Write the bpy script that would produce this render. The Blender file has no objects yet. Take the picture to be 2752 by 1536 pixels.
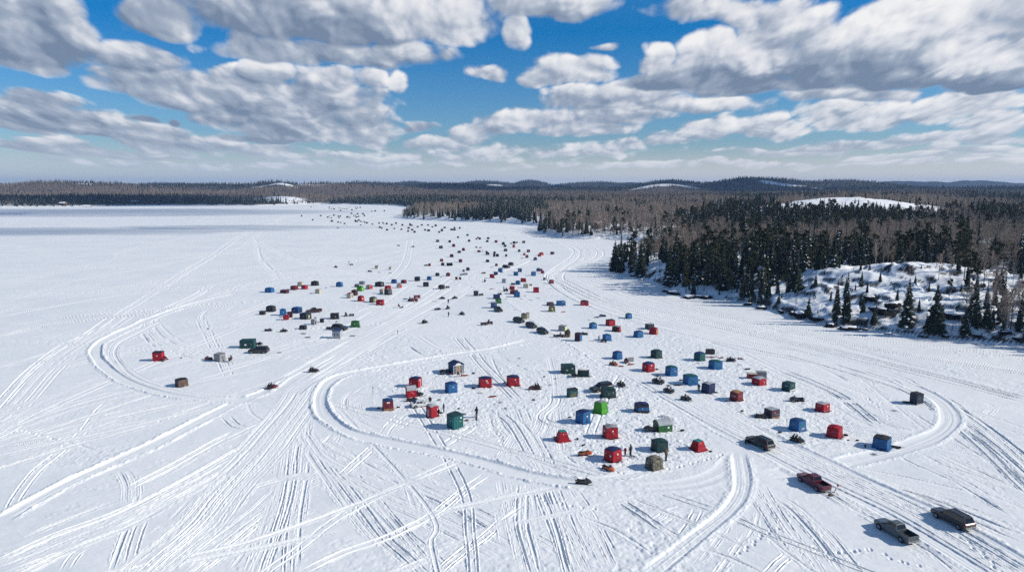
import bpy, bmesh, math, random
import numpy as np
from mathutils import Vector, Matrix, noise as mnoise
R = math.radians
SC = bpy.context.scene
COL = SC.collection
rng = random.Random(7)
nrg = np.random.default_rng(11)
# ------------------------------------------------------------------ camera
CAM_H = 41.0; F_PX = 1835.0; CX, CY, HOR = 1376.0, 768.0, 500.0
PITCH = math.atan((CY - HOR) / F_PX)
SP, CP = math.sin(PITCH), math.cos(PITCH)
cam_d = bpy.data.cameras.new('camera'); cam = bpy.data.objects.new('camera', cam_d); COL.objects.link(cam)
cam.location = (0, 0, CAM_H); cam.rotation_euler = (R(90) - PITCH, 0, 0)
cam_d.sensor_width = 36.0; cam_d.lens = 36.0 * F_PX / 2752.0
cam_d.clip_start = 0.5; cam_d.clip_end = 60000
SC.camera = cam

def ray(px, py):
    a = (px - CX) / F_PX; b = -(py - CY) / F_PX
    return np.array([a, CP + b * SP, -SP + b * CP])
def gp(px, py, z=0.0):
    """point of the height z seen at a photograph pixel"""
    d = ray(px, py); t = (z - CAM_H) / d[2]
    return d[0] * t, d[1] * t
def at_dist(px, py, dist):
    """world point seen at a photograph pixel, at forward distance dist (y)"""
    d = ray(px, py); t = dist / d[1]
    return d[0] * t, dist, CAM_H + d[2] * t
def proj(x, y, z):
    zc = y * CP - (z - CAM_H) * SP
    yc = y * SP + (z - CAM_H) * CP
    return CX + F_PX * x / zc, CY - F_PX * yc / zc
def ppm(x, y, z=0.0):
    return F_PX / (y * CP - (z - CAM_H) * SP)

# ------------------------------------------------------------------ numpy noise
def _h(ix, iy, s):
    n = (ix.astype(np.int64) * 374761393 + iy.astype(np.int64) * 668265263 + s * 1274126177) & 0xffffffff
    n = ((n ^ (n >> 13)) * 1274126177) & 0xffffffff
    return ((n ^ (n >> 16)) & 0xffff) / 65535.0
def vnoise(x, y, s=0):
    ix = np.floor(x); iy = np.floor(y); fx = x - ix; fy = y - iy
    ix = ix.astype(np.int64); iy = iy.astype(np.int64)
    ux = fx * fx * (3 - 2 * fx); uy = fy * fy * (3 - 2 * fy)
    a = _h(ix, iy, s); b = _h(ix + 1, iy, s); c = _h(ix, iy + 1, s); d = _h(ix + 1, iy + 1, s)
    return (a + (b - a) * ux + (c - a) * uy + (a - b - c + d) * ux * uy) * 2 - 1
def fbm(x, y, s=0, o=4, g=0.5):
    t = 0; amp = 1.0
    for i in range(o):
        t = t + amp * vnoise(x, y, s + i * 17); x = x * 2.03 + 5.3; y = y * 2.03 - 3.1; amp *= g
    return t
def sstep(a, b, x):
    t = np.clip((x - a) / (b - a), 0, 1); return t * t * (3 - 2 * t)

# ------------------------------------------------------------------ materials
MATS = {}
def nodes_of(m):
    m.use_nodes = True
    nt = m.node_tree; return nt, nt.nodes['Principled BSDF'], nt.nodes, nt.links
def mat(name, rgb, rough=0.6, metal=0.0, var=0.12, scale=3.0, bump=0.0, bscale=8.0, spec=0.4, coat=0.0):
    """a procedural surface: noise-varied colour and an optional fine bump"""
    if name in MATS: return MATS[name]
    m = bpy.data.materials.new(name); nt, b, N, L = nodes_of(m)
    b.inputs['Roughness'].default_value = rough; b.inputs['Metallic'].default_value = metal
    b.inputs['Specular IOR Level'].default_value = spec; b.inputs['Coat Weight'].default_value = coat
    tc = N.new('ShaderNodeTexCoord')
    nz = N.new('ShaderNodeTexNoise'); nz.inputs['Scale'].default_value = scale; nz.inputs['Detail'].default_value = 5
    L.new(tc.outputs['Object'], nz.inputs['Vector'])
    mr = N.new('ShaderNodeMapRange'); mr.inputs[1].default_value = 0.3; mr.inputs[2].default_value = 0.7
    mr.inputs[3].default_value = 1 - var; mr.inputs[4].default_value = 1 + var
    L.new(nz.outputs['Fac'], mr.inputs[0])
    mx = N.new('ShaderNodeVectorMath'); mx.operation = 'SCALE'; mx.inputs[0].default_value = rgb[:3]
    L.new(mr.outputs[0], mx.inputs['Scale']); L.new(mx.outputs[0], b.inputs['Base Color'])
    if bump:
        n2 = N.new('ShaderNodeTexNoise'); n2.inputs['Scale'].default_value = bscale; n2.inputs['Detail'].default_value = 4
        L.new(tc.outputs['Object'], n2.inputs['Vector'])
        bp = N.new('ShaderNodeBump'); bp.inputs['Strength'].default_value = bump; bp.inputs['Distance'].default_value = 0.05
        L.new(n2.outputs['Fac'], bp.inputs['Height']); L.new(bp.outputs[0], b.inputs['Normal'])
    MATS[name] = m
    return m

# ------------------------------------------------------------------ objects
def new_obj(name, data, parent=None):
    o = bpy.data.objects.new(name, data); COL.objects.link(o)
    if parent is not None: o.parent = parent
    return o
def tag(o, label=None, cat=None, group=None, kind=None):
    if label: o['label'] = label
    if cat: o['category'] = cat
    if group: o['group'] = group
    if kind: o['kind'] = kind
    return o
def empty(name, loc, rz=0.0, parent=None):
    o = new_obj(name, None, parent); o.location = loc; o.rotation_euler = (0, 0, rz)
    o.empty_display_size = 0.2
    return o
def np_mesh(name, verts, quads, smooth=True):
    me = bpy.data.meshes.new(name); nv = len(verts); nq = len(quads)
    me.vertices.add(nv); me.vertices.foreach_set('co', np.ascontiguousarray(verts, dtype=np.float32).ravel())
    k = quads.shape[1]
    me.loops.add(nq * k); me.loops.foreach_set('vertex_index', np.ascontiguousarray(quads, dtype=np.int32).ravel())
    me.polygons.add(nq); me.polygons.foreach_set('loop_start', np.arange(0, nq * k, k, dtype=np.int32))
    me.polygons.foreach_set('use_smooth', np.full(nq, smooth, dtype=bool))
    me.update(calc_edges=True)
    return me
def grid_quads(nr, nc):
    i = np.arange(nr - 1)[:, None] * nc + np.arange(nc - 1)[None, :]
    return np.stack([i, i + 1, i + nc + 1, i + nc], -1).reshape(-1, 4)
def fattr(me, name, arr):
    a = me.attributes.new(name, 'FLOAT', 'POINT'); a.data.foreach_set('value', np.ascontiguousarray(arr, dtype=np.float32).ravel())

class MB:
    """collects boxes, prisms, tubes into one mesh, with a material per face"""
    def __init__(s): s.v = []; s.f = []; s.m = []; s.sm = []
    def add(s, vs, fs, mi=0, smooth=False):
        b = len(s.v); s.v += [tuple(v) for v in vs]
        for f in fs: s.f.append([b + i for i in f]); s.m.append(mi); s.sm.append(smooth)
        return s
    def box(s, c, d, rz=0.0, mi=0, taper=(1, 1), shift=(0, 0)):
        hx, hy, hz = d[0] / 2, d[1] / 2, d[2] / 2; vs = []
        for k, (tx, ty) in ((-1, (1, 1)), (1, taper)):
            for (i, j) in ((-1, -1), (1, -1), (1, 1), (-1, 1)):
                x = i * hx * tx + (shift[0] if k > 0 else 0); y = j * hy * ty + (shift[1] if k > 0 else 0)
                vs.append((c[0] + x * math.cos(rz) - y * math.sin(rz), c[1] + x * math.sin(rz) + y * math.cos(rz), c[2] + k * hz))
        return s.add(vs, [(3, 2, 1, 0), (4, 5, 6, 7), (0, 1, 5, 4), (1, 2, 6, 5), (2, 3, 7, 6), (3, 0, 4, 7)], mi)
    def tube(s, pts, r, n=6, mi=0, r2=None, smooth=True, caps=True):
        pts = [Vector(p) for p in pts]; k = len(pts); vs = []; fs = []
        for i, p in enumerate(pts):
            t = (pts[min(i + 1, k - 1)] - pts[max(i - 1, 0)]).normalized()
            a = Vector((0, 0, 1)) if abs(t.z) < 0.9 else Vector((1, 0, 0))
            u = t.cross(a).normalized(); w = t.cross(u)
            rr = r if r2 is None else r + (r2 - r) * i / (k - 1)
            for j in range(n):
                q = 2 * math.pi * j / n
                vs.append(p + (u * math.cos(q) + w * math.sin(q)) * rr)
        for i in range(k - 1):
            for j in range(n):
                fs.append((i * n + j, i * n + (j + 1) % n, (i + 1) * n + (j + 1) % n, (i + 1) * n + j))
        if caps: fs += [tuple(range(n))[::-1], tuple(range((k - 1) * n, k * n))]
        return s.add(vs, fs, mi, smooth)
    def disc_y(s, c, r, w, n=14, mi=0, smooth=False):
        """a short cylinder whose axis is Y"""
        return s.tube([(c[0], c[1] - w / 2, c[2]), (c[0], c[1] + w / 2, c[2])], r, n, mi, smooth=smooth)
    def loft(s, secs, mi=0, smooth=False, caps=True):
        n = len(secs[0]); vs = [p for q in secs for p in q]; fs = []
        for i in range(len(secs) - 1):
            for j in range(n):
                fs.append((i * n + j, i * n + (j + 1) % n, (i + 1) * n + (j + 1) % n, (i + 1) * n + j))
        if caps: fs += [tuple(range(n))[::-1], tuple(range((len(secs) - 1) * n, len(secs) * n))]
        return s.add(vs, fs, mi, smooth)
    def mesh(s, name, mats):
        me = bpy.data.meshes.new(name); me.from_pydata(s.v, [], s.f)
        for m in (mats if isinstance(mats, (list, tuple)) else [mats]): me.materials.append(m)
        me.polygons.foreach_set('material_index', s.m); me.polygons.foreach_set('use_smooth', s.sm)
        bm = bmesh.new(); bm.from_mesh(me); bmesh.ops.recalc_face_normals(bm, faces=bm.faces[:]); bm.to_mesh(me); bm.free()
        return me
    def build(s, name, mats, parent=None):
        return new_obj(name, s.mesh(name, mats), parent)
def copy_tree(o, parent=None):
    c = o.copy(); COL.objects.link(c)
    if parent is not None: c.parent = parent
    for ch in list(o.children): copy_tree(ch, c)
    return c
# ------------------------------------------------------------------ light and sky
SUN_EL, SUN_AZ = R(30), R(97)           # azimuth clockwise from +Y: from the right, a touch toward the camera
sd = Vector((math.sin(SUN_AZ) * math.cos(SUN_EL), math.cos(SUN_AZ) * math.cos(SUN_EL), math.sin(SUN_EL)))
sun_d = bpy.data.lights.new('sun', 'SUN'); sun_d.energy = 5.0; sun_d.angle = R(0.55); sun_d.color = (1.0, 0.94, 0.82)
sun = bpy.data.objects.new('sun', sun_d); COL.objects.link(sun)
sun.rotation_euler = (-sd).to_track_quat('-Z', 'Y').to_euler()
W = bpy.data.worlds.new('World'); SC.world = W; W.use_nodes = True
nt = W.node_tree; N = nt.nodes; L = nt.links; N.clear()

def azel(px, py):
    d = ray(px, py); d = d / np.linalg.norm(d)
    return math.degrees(math.atan2(d[0], d[1])), math.degrees(math.asin(d[2]))
class G:
    """small helper for node arithmetic"""
    def __init__(s, t): s.t = t; s.N = t.nodes; s.L = t.links
    def m(s, op, a, b=None, c=None, clamp=False):
        n = s.N.new('ShaderNodeMath'); n.operation = op; n.use_clamp = clamp
        for i, v in enumerate((a, b, c)):
            if v is None: continue
            if isinstance(v, (int, float)): n.inputs[i].default_value = v
            else: s.L.new(v, n.inputs[i])
        return n.outputs[0]
    def v(s, op, a, b=None, sc=None):
        n = s.N.new('ShaderNodeVectorMath'); n.operation = op
        for i, x in enumerate((a, b)):
            if x is None: continue
            if isinstance(x, (tuple, list)): n.inputs[i].default_value = x
            else: s.L.new(x, n.inputs[i])
        if sc is not None:
            if isinstance(sc, (int, float)): n.inputs['Scale'].default_value = sc
            else: s.L.new(sc, n.inputs['Scale'])
        return n
    def comb(s, x, y, z=0.0):
        n = s.N.new('ShaderNodeCombineXYZ')
        for i, v in enumerate((x, y, z)):
            if isinstance(v, (int, float)): n.inputs[i].default_value = v
            else: s.L.new(v, n.inputs[i])
        return n.outputs[0]
    def sep(s, v):
        n = s.N.new('ShaderNodeSeparateXYZ'); s.L.new(v, n.inputs[0]); return n.outputs
    def noise(s, v, scale, detail, rough, lac=2.0):
        n = s.N.new('ShaderNodeTexNoise'); n.noise_dimensions = '3D'
        n.inputs['Scale'].default_value = scale; n.inputs['Detail'].default_value = detail
        n.inputs['Roughness'].default_value = rough; n.inputs['Lacunarity'].default_value = lac
        s.L.new(v, n.inputs['Vector']); return n.outputs['Fac']
    def noise_c(s, v, scale, detail):
        n = s.N.new('ShaderNodeTexNoise'); n.inputs['Scale'].default_value = scale; n.inputs['Detail'].default_value = detail
        s.L.new(v, n.inputs['Vector']); return n.outputs['Color']
    def mapr(s, v, a, b, c, d, smooth=True):
        n = s.N.new('ShaderNodeMapRange'); n.interpolation_type = 'SMOOTHSTEP' if smooth else 'LINEAR'
        for i, x in enumerate((a, b, c, d)): n.inputs[i + 1].default_value = x
        s.L.new(v, n.inputs[0]); return n.outputs[0]
    def mix(s, f, a, b, mode='MIX'):
        n = s.N.new('ShaderNodeMix'); n.data_type = 'RGBA'; n.blend_type = mode
        for k, v in (('Factor_Float', f), ('A_Color', a), ('B_Color', b)):
            i = next(q for q in n.inputs if q.identifier == k)
            if isinstance(v, (int, float)): i.default_value = v
            elif isinstance(v, (tuple, list)): i.default_value = (*v[:3], 1)
            else: s.L.new(v, i)
        return next(q for q in n.outputs if q.identifier == 'Result_Color')

# clouds of the photograph, far to near: (px, py, half width px, half height px, strength, brightness)
CLOUDS = [
 (688,440,760,12,.55,.5),(2050,446,800,11,.55,.6),(1376,408,330,20,.5,.55),(420,446,500,9,.6,.4),(1100,425,380,14,.5,.5),
 (2444,427,260,10,.7,.5),(1435,422,40,14,.7,.55),(1494,417,45,18,.8,.6),(2070,411,160,13,.7,.55),(1605,412,66,19,.9,.62),(320,414,260,17,.8,.4),(2658,406,160,15,.7,.55),
 (710,402,95,24,.9,.5),(107,398,210,22,.9,.35),(1654,396,60,20,.8,.6),(2337,395,210,15,.7,.5),(535,392,135,28,1.,.38),(1707,388,58,24,.9,.62),(1180,390,100,22,.8,.5),(1793,374,66,24,.95,.62),(2605,374,210,20,.8,.5),
 (415,367,105,32,1.,.42),(1282,366,62,30,.9,.55),(1900,354,66,32,1.,.62),(215,345,160,36,1.1,.33),(1346,342,64,42,1.,.6),(2006,342,92,36,1.,.65),(2070,340,84,40,1.,.68),(1140,342,50,16,.7,.25),(1563,346,150,26,.9,.5),
 (80,312,140,48,1.2,.30),(1445,320,84,38,1.,.62),(2252,316,92,48,1.1,.66),(2364,310,112,48,1.1,.68),(2524,300,92,44,1.1,.66),(2647,280,104,52,1.2,.8),(375,322,34,13,.6,.1),(470,332,30,14,.6,.1),(2690,330,90,50,1.,.6),
 (1627,312,185,38,1.1,.55),(1883,284,170,26,.9,.6),(775,370,155,24,1.,.12),(920,350,150,50,1.1,.55),(1000,312,42,36,.9,.85),(800,318,265,62,1.25,.42),(1600,268,145,38,1.,.58),(1707,256,112,38,1.,.6),
 (375,226,135,52,1.1,.42),(700,258,340,62,1.3,.42),(1290,200,52,28,.8,.6),(1450,208,80,26,.7,.55),(1536,192,112,36,.9,.6),(1606,172,60,26,.7,.62),(590,192,62,26,.9,.7),(680,190,66,38,1.,.5),(765,196,64,38,1.,.52),(880,215,100,42,1.,.45),(990,216,56,46,1.,.62),(1075,222,34,46,.9,.68),
 (365,166,108,48,1.1,.4),(2285,250,170,28,.9,.55),(2015,236,210,26,1.,.3),(1910,214,205,38,1.2,.25),(2690,215,100,45,1.1,.2),(2390,180,330,72,1.5,.22),(1645,128,46,12,.6,.5),
 (1760,160,36,42,1.,.72),(1890,148,78,62,1.2,.72),(2035,148,112,72,1.3,.74),(640,106,64,40,.9,.45),(900,142,310,42,1.2,.35),(1040,140,120,36,1.,.6),(2240,140,120,60,1.,.5),
 (100,100,155,108,1.5,.28),(430,48,92,60,1.1,.4),(2100,80,150,76,1.1,.6),(1990,42,112,46,.9,.6),(1845,26,84,42,.9,.58),(2390,72,165,90,1.3,.82),(2660,120,140,90,1.3,.66),(2570,62,140,80,1.3,.85),
 (880,50,410,88,1.5,.36),(1200,66,155,68,1.2,.62),(1390,80,34,62,.8,.6),(1470,14,190,56,1.2,.55),(2720,30,80,60,1.,.7),
]
def group(name, fn):
    t = bpy.data.node_groups.new(name, 'ShaderNodeTree')
    t.interface.new_socket('P', in_out='INPUT', socket_type='NodeSocketVector')
    t.interface.new_socket('D', in_out='OUTPUT', socket_type='NodeSocketFloat')
    gi = t.nodes.new('NodeGroupInput'); go = t.nodes.new('NodeGroupOutput'); g = G(t)
    t.links.new(fn(g, gi.outputs[0]), go.inputs[0]); return t
def persp(g, p):
    """coordinates in which puffs get smaller and flatter toward the horizon"""
    x, y, _ = g.sep(p); ey = g.m('ADD', g.m('MAXIMUM', y, -1.0), 5.0)
    return g.comb(g.m('MULTIPLY', x, g.m('MULTIPLY', g.m('POWER', ey, -0.35), 2.0)), g.m('MULTIPLY', g.m('LOGARITHM', ey, 2.718), 14.5), 3.7)
def fine(g, p):
    q = persp(g, p)
    warp = g.noise_c(q, 0.3, 1)
    q2 = g.v('ADD', q, g.v('SCALE', g.v('SUBTRACT', warp, (.5, .5, .5)).outputs[0], sc=1.6).outputs[0]).outputs[0]
    vo = g.N.new('ShaderNodeTexVoronoi'); vo.voronoi_dimensions = '2D'; vo.feature = 'F1'; vo.inputs['Scale'].default_value = 0.50; vo.inputs['Detail'].default_value = 2.0; vo.inputs['Roughness'].default_value = 0.5; vo.normalize = True
    g.L.new(q2, vo.inputs['Vector'])
    return g.m('ADD', g.m('MULTIPLY', g.m('SUBTRACT', g.noise(q2, 0.34, 7, 0.5), 0.5), 0.75), g.m('MULTIPLY', g.m('SUBTRACT', 0.34, vo.outputs['Distance']), 0.50))
KR = 1.12
CF = group('cloud_puffs', fine)
g = G(nt)
tc = N.new('ShaderNodeTexCoord'); dv = tc.outputs['Generated']
dn = g.v('NORMALIZE', dv).outputs[0]; dx, dy, dz = g.sep(dn)
az = g.m('MULTIPLY', g.m('ARCTAN2', dx, dy), 180 / math.pi)
el = g.m('MULTIPLY', g.m('ARCSINE', dz), 180 / math.pi)
P = g.comb(az, el, 0)
def use(t, off=(0, 0)):
    n = N.new('ShaderNodeGroup'); n.node_tree = t
    L.new(g.v('ADD', P, (off[0], off[1], 0)).outputs[0], n.inputs[0]); return n.outputs[0]
KB, KN = 0.62, 1.65
f0 = use(CF); f1 = use(CF, (0.38, 0.36)); f2 = use(CF, (1.0, 1.3))
wv = g.v('SUBTRACT', g.noise_c(persp(g, P), 0.2, 2), (.5, .5, .5)).outputs[0]
pw = g.v('ADD', P, g.v('MULTIPLY', wv, (5.0, 2.0, 0)).outputs[0]).outputs[0]
nk = g.m('MULTIPLY', f0, KN); pwx, pwy, _ = g.sep(pw)
alpha = 0.0; lum = 0.5
for (cx, cy, rx, ry, s_, br) in CLOUDS:
    a, e = azel(cx, cy); cs = math.cos(math.radians(a)) ** 2
    kx = 1 / (rx * 0.0312 * KR * max(cs, .75)); ky = 1 / (ry * 0.0312 * KR * max(cs, .75) ** .5)
    ux = g.m('MULTIPLY_ADD', pwx, kx, -a * kx); uy = g.m('MULTIPLY_ADD', pwy, ky, -e * ky)
    vy = g.m('MAXIMUM', uy, g.m('MULTIPLY', uy, -1.45))
    ln = g.m('MULTIPLY_ADD', vy, vy, g.m('MULTIPLY', ux, ux))
    f = g.m('MINIMUM', g.m('MULTIPLY_ADD', ln, -s_, s_), 1.0)
    ak = g.mapr(g.m('MULTIPLY_ADD', f, KB, nk), -0.05, 0.35, 0, 1)
    lk = g.m('MULTIPLY_ADD', uy, 0.34, g.m('MULTIPLY_ADD', ux, 0.07, br - 0.02))
    lum = g.m('MULTIPLY_ADD', g.m('SUBTRACT', lk, lum), ak, lum)
    alpha = g.m('MAXIMUM', ak, alpha)
lit_s = g.m('MULTIPLY', g.m('SUBTRACT', f0, f1), 1.2)
lit_m = g.m('MULTIPLY', g.m('SUBTRACT', f0, f2), 0.95)
lum = g.m('ADD', g.m('ADD', lit_s, lit_m), lum, clamp=True)
sky = N.new('ShaderNodeTexSky'); sky.sky_type = 'NISHITA'; sky.sun_disc = False
sky.sun_elevation = SUN_EL; sky.sun_rotation = SUN_AZ; sky.altitude = 300; sky.air_density = 1.0; sky.dust_density = 0.6; sky.ozone_density = 2.0
skyb = g.v('SCALE', sky.outputs[0], sc=0.10).outputs[0]
def ramp(fac, stops):
    n = N.new('ShaderNodeValToRGB'); L.new(fac, n.inputs[0]); cr = n.color_ramp
    for i, (p, c) in enumerate(stops):
        e = cr.elements[i] if i < 2 else cr.elements.new(p)
        e.position = p; e.color = (*c, 1)
    return n.outputs[0]
tint = ramp(g.mapr(el, 0, 22, 0, 1, False), [(0, (.80, .86, 1.0)), (1, (.40, .95, 1.35)), (.22, (.46, .76, 1.04)), (.55, (.03, .58, 1.06))])
skyc = g.mix(1.0, skyb, tint, 'MULTIPLY')
cloudc = ramp(lum, [(.05, (.19, .25, .355)), (1, (.95, .94, .93)), (.42, (.39, .45, .55)), (.70, (.72, .74, .79))])
# low cloud seen through more air: paler and bluer
cloudc = g.mix(g.mapr(el, 0.0, 6.0, 0.42, 0.0), cloudc, (.60, .67, .75))
col = g.mix(g.m('MULTIPLY', alpha, 0.97), skyc, cloudc)
hz = g.mix(g.mapr(az, -34, 22, 0, 1), (.66, .74, .82), (.86, .87, .88))
col = g.mix(g.mapr(el, -0.5, 3.6, 0.95, 0.0), col, hz)
bg = N.new('ShaderNodeBackground'); L.new(col, bg.inputs[0])
# the rest of the sky, out of the photograph: made darker and bluer to cut the fill light, with a loose broken deck
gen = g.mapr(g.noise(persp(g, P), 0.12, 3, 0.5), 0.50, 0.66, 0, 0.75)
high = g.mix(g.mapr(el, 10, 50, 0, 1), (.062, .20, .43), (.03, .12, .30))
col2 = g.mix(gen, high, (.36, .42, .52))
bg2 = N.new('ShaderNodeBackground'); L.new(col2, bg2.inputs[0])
bg3 = N.new('ShaderNodeBackground'); bg3.inputs[0].default_value = (.68, .72, .77, 1)
def mixs(f, a, b):
    n = N.new('ShaderNodeMixShader'); L.new(f, n.inputs[0]); L.new(a.outputs[0], n.inputs[1]); L.new(b.outputs[0], n.inputs[2]); return n
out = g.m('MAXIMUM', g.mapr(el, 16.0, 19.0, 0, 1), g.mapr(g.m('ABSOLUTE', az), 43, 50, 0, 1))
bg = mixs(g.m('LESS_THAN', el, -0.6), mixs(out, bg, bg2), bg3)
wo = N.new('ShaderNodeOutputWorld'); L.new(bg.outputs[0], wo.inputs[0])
W.cycles.sampling_method = 'MANUAL'; W.cycles.sample_map_resolution = 512
SC.view_settings.view_transform = 'Standard'; SC.view_settings.look = 'None'; SC.view_settings.exposure = -0.03; SC.view_settings.gamma = 1.0
cy = SC.cycles
cy.max_bounces = 5; cy.diffuse_bounces = 3; cy.glossy_bounces = 2; cy.transmission_bounces = 2; cy.volume_bounces = 1; cy.transparent_max_bounces = 6
cy.use_denoising = False; cy.sample_clamp_indirect = 2.5; cy.caustics_reflective = False; cy.caustics_refractive = False
# ------------------------------------------------------------------ the frozen lake: one sheet, finer near the camera
PX0, PXS, NCOL = -420.0, 1.6, 2246
PY0, PYS, NROW = 1680.0, 1.05, 1083            # rows from near (1700) to 543
GPX = PX0 + PXS * np.arange(NCOL); GPY = PY0 - PYS * np.arange(NROW)
aa = (GPX - CX) / F_PX; bb = -(GPY - CY) / F_PX
tt = -CAM_H / (-SP + bb * CP)
GX = aa[None, :] * tt[:, None]; GY = np.repeat(((CP + bb * SP) * tt)[:, None], NCOL, 1)
CELL = np.maximum(tt / F_PX * PXS, 0.02)[:, None]              # width of a cell in metres, per row
HT = 0.10 * fbm(GX * 0.022 + 3, GY * 0.03, 3, 3) + 0.05 * fbm(GX * 0.11 + GY * 0.05, GY * 0.22, 5, 3)
near = sstep(420, 160, GY)
lump = fbm(GX * 0.55 + GY * 0.22, GY * 0.9, 9, 3)
HT += 0.022 * lump * near + 0.02 * np.maximum(fbm(GX * 0.3, GY * 0.35, 21, 3) - 0.25, 0) * fbm(GX * 2.1, GY * 2.3, 31, 2) * 2.2 * near
BASE = HT.copy()
PACK = np.zeros_like(HT)

def smooth_path(pts, step=1.6):
    """Catmull-Rom through ground points"""
    P = [np.array(gp(*p)) for p in pts]; P = [2 * P[0] - P[1]] + P + [2 * P[-1] - P[-2]]; out = []
    for i in range(1, len(P) - 2):
        p0, p1, p2, p3 = P[i - 1:i + 3]; n = max(2, int(np.linalg.norm(p2 - p1) / max(step, p1[1] * 0.012)))
        for k in range(n):
            t = k / n
            out.append(0.5 * (2 * p1 + (p2 - p0) * t + (2 * p0 - 5 * p1 + 4 * p2 - p3) * t * t + (3 * p1 - p0 - 3 * p2 + p3) * t ** 3))
    out.append(P[-2]); return np.array(out)
def offset_path(q, off):
    d = np.gradient(q, axis=0); l = np.linalg.norm(d, axis=1, keepdims=True) + 1e-9; d = d / l
    return q + np.stack([-d[:, 1], d[:, 0]], 1) * (off[:, None] if hasattr(off, '__len__') else off)

BD = np.full(HT.shape, 1e9); BS = np.zeros_like(HT); BT = np.zeros_like(HT)
def stamp(q, half, prof, pack=0.5):
    """press one track along the ground polyline q; prof(s, t) -> (height, weight)"""
    r0, r1, c0, c1 = NROW, 0, NCOL, 0; boxes = []; acc = 0.0
    for i in range(len(q) - 1):
        a, b = q[i], q[i + 1]; ln = float(np.hypot(*(b - a)))
        if ln < 1e-6: continue
        ya, yb = min(a[1], b[1]) - half, max(a[1], b[1]) + half
        if yb < 45: acc += ln; continue
        ya = max(ya, 40.0)
        xs = []
        for x in (min(a[0], b[0]) - half, max(a[0], b[0]) + half):
            for y in (ya, yb): xs.append(proj(x, y, 0)[0])
        i0 = max(int((min(xs) - PX0) / PXS), 0); i1 = min(int((max(xs) - PX0) / PXS) + 2, NCOL)
        j0 = max(int((PY0 - proj(0, ya, 0)[1]) / PYS), 0); j1 = min(int((PY0 - proj(0, yb, 0)[1]) / PYS) + 2, NROW)
        if i1 <= i0 or j1 <= j0: acc += ln; continue
        X = GX[j0:j1, i0:i1] - a[0]; Y = GY[j0:j1, i0:i1] - a[1]; u = (b - a) / ln
        t = X * u[0] + Y * u[1]; s = -X * u[1] + Y * u[0]; tc = np.clip(t, 0, ln)
        d2 = s * s + (t - tc) ** 2; sub = BD[j0:j1, i0:i1]; m = d2 < sub
        sub[m] = d2[m]; BS[j0:j1, i0:i1][m] = s[m]; BT[j0:j1, i0:i1][m] = (acc + tc)[m]
        acc += ln; r0 = min(r0, j0); r1 = max(r1, j1); c0 = min(c0, i0); c1 = max(c1, i1); boxes.append((j0, j1, i0, i1))
    if not boxes: return
    sl = (slice(r0, r1), slice(c0, c1)); d = BD[sl]; m = d < half * half
    if m.any():
        s, t = BS[sl][m], BT[sl][m]
        # a track finer than the grid fades instead of flickering
        vis = np.clip(1.6 * half / np.broadcast_to(CELL[sl[0]], d.shape)[m] / 2.0, 0, 1)
        end = np.clip(np.minimum(t, acc - t) / 3.0, 0, 1)
        h, w = prof(s, t, GY[sl][m]); w = w * vis * end
        H = HT[sl]; B = BASE[sl]
        H[m] = H[m] * (1 - w) + (B[m] * 0.7 + h) * w
        Pk = PACK[sl]; Pk[m] = Pk[m] * (1 - w * 0.8) + pack * w * 0.8
    for (j0, j1, i0, i1) in boxes: BD[j0:j1, i0:i1] = 1e9
def g1(s, c, w): return np.exp(-((s - c) / w) ** 2)
TW = 0.72
def tw(y): return np.clip(.66 * (y / 80.0) ** .85, .55, 2.5)      # far tracks spread: several passes run into one
def sled_prof(dep, sd):
    kind = nrg.choice(3, p=[.45, .3, .25]); wb, ws = ((1, 1), (1.1, .25), (.35, 1.1))[kind]; wk = nrg.uniform(.85, 1.35)
    def f(s, t, y):
        s = s / (tw(y) * wk); am = .7 + .6 * vnoise(t * .30 + sd, s * 0, 39); a = np.abs(s)
        tread = 0.015 * np.sin(t * 2 * math.pi / 0.5) * g1(s, 0, .25) * sstep(140, 90, y)
        h = -dep * .75 * wb * np.clip(1.5 - (a / .29) ** 6, 0, 1) - dep * .8 * am * ws * g1(a, .57, .085) + dep * .7 * am * (wb * g1(s, .40, .08) + .6 * wb * g1(s, -.40, .08) + .7 * ws * g1(a, .76, .11)) + tread
        h = h + .06 * vnoise(s * 5 + sd, t * 2.1, 41) * g1(a, .70, .3) * sstep(190, 90, y)
        return h, np.clip((1.10 - a) / .30, 0, 1) * np.clip(.70 + 1.1 * vnoise(t * .07 + sd, s * 0, 45), .05, 1)
    return f, 1.5 * TW
def truck_prof(dep, sd):
    def f(s, t, y):
        s = s / tw(y); h = 0; a = np.abs(s)
        h = -dep * np.clip(1.5 - (np.abs(a - .80) / .20) ** 6, 0, 1) + dep * .8 * (g1(a, .50, .10) + g1(a, 1.12, .12)) * (.7 + .5 * vnoise(t * .4 + sd, s * 0, 49))
        h = h + 0.05 * sstep(190, 90, y) * vnoise(s * 5 + sd, t * 1.9, 43) * (g1(a, .5, .2) + g1(a, 1.15, .2))
        return h, np.clip((.50 - np.abs(a - .80)) / .18, 0, 1)
    return f, 1.4 * TW
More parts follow.
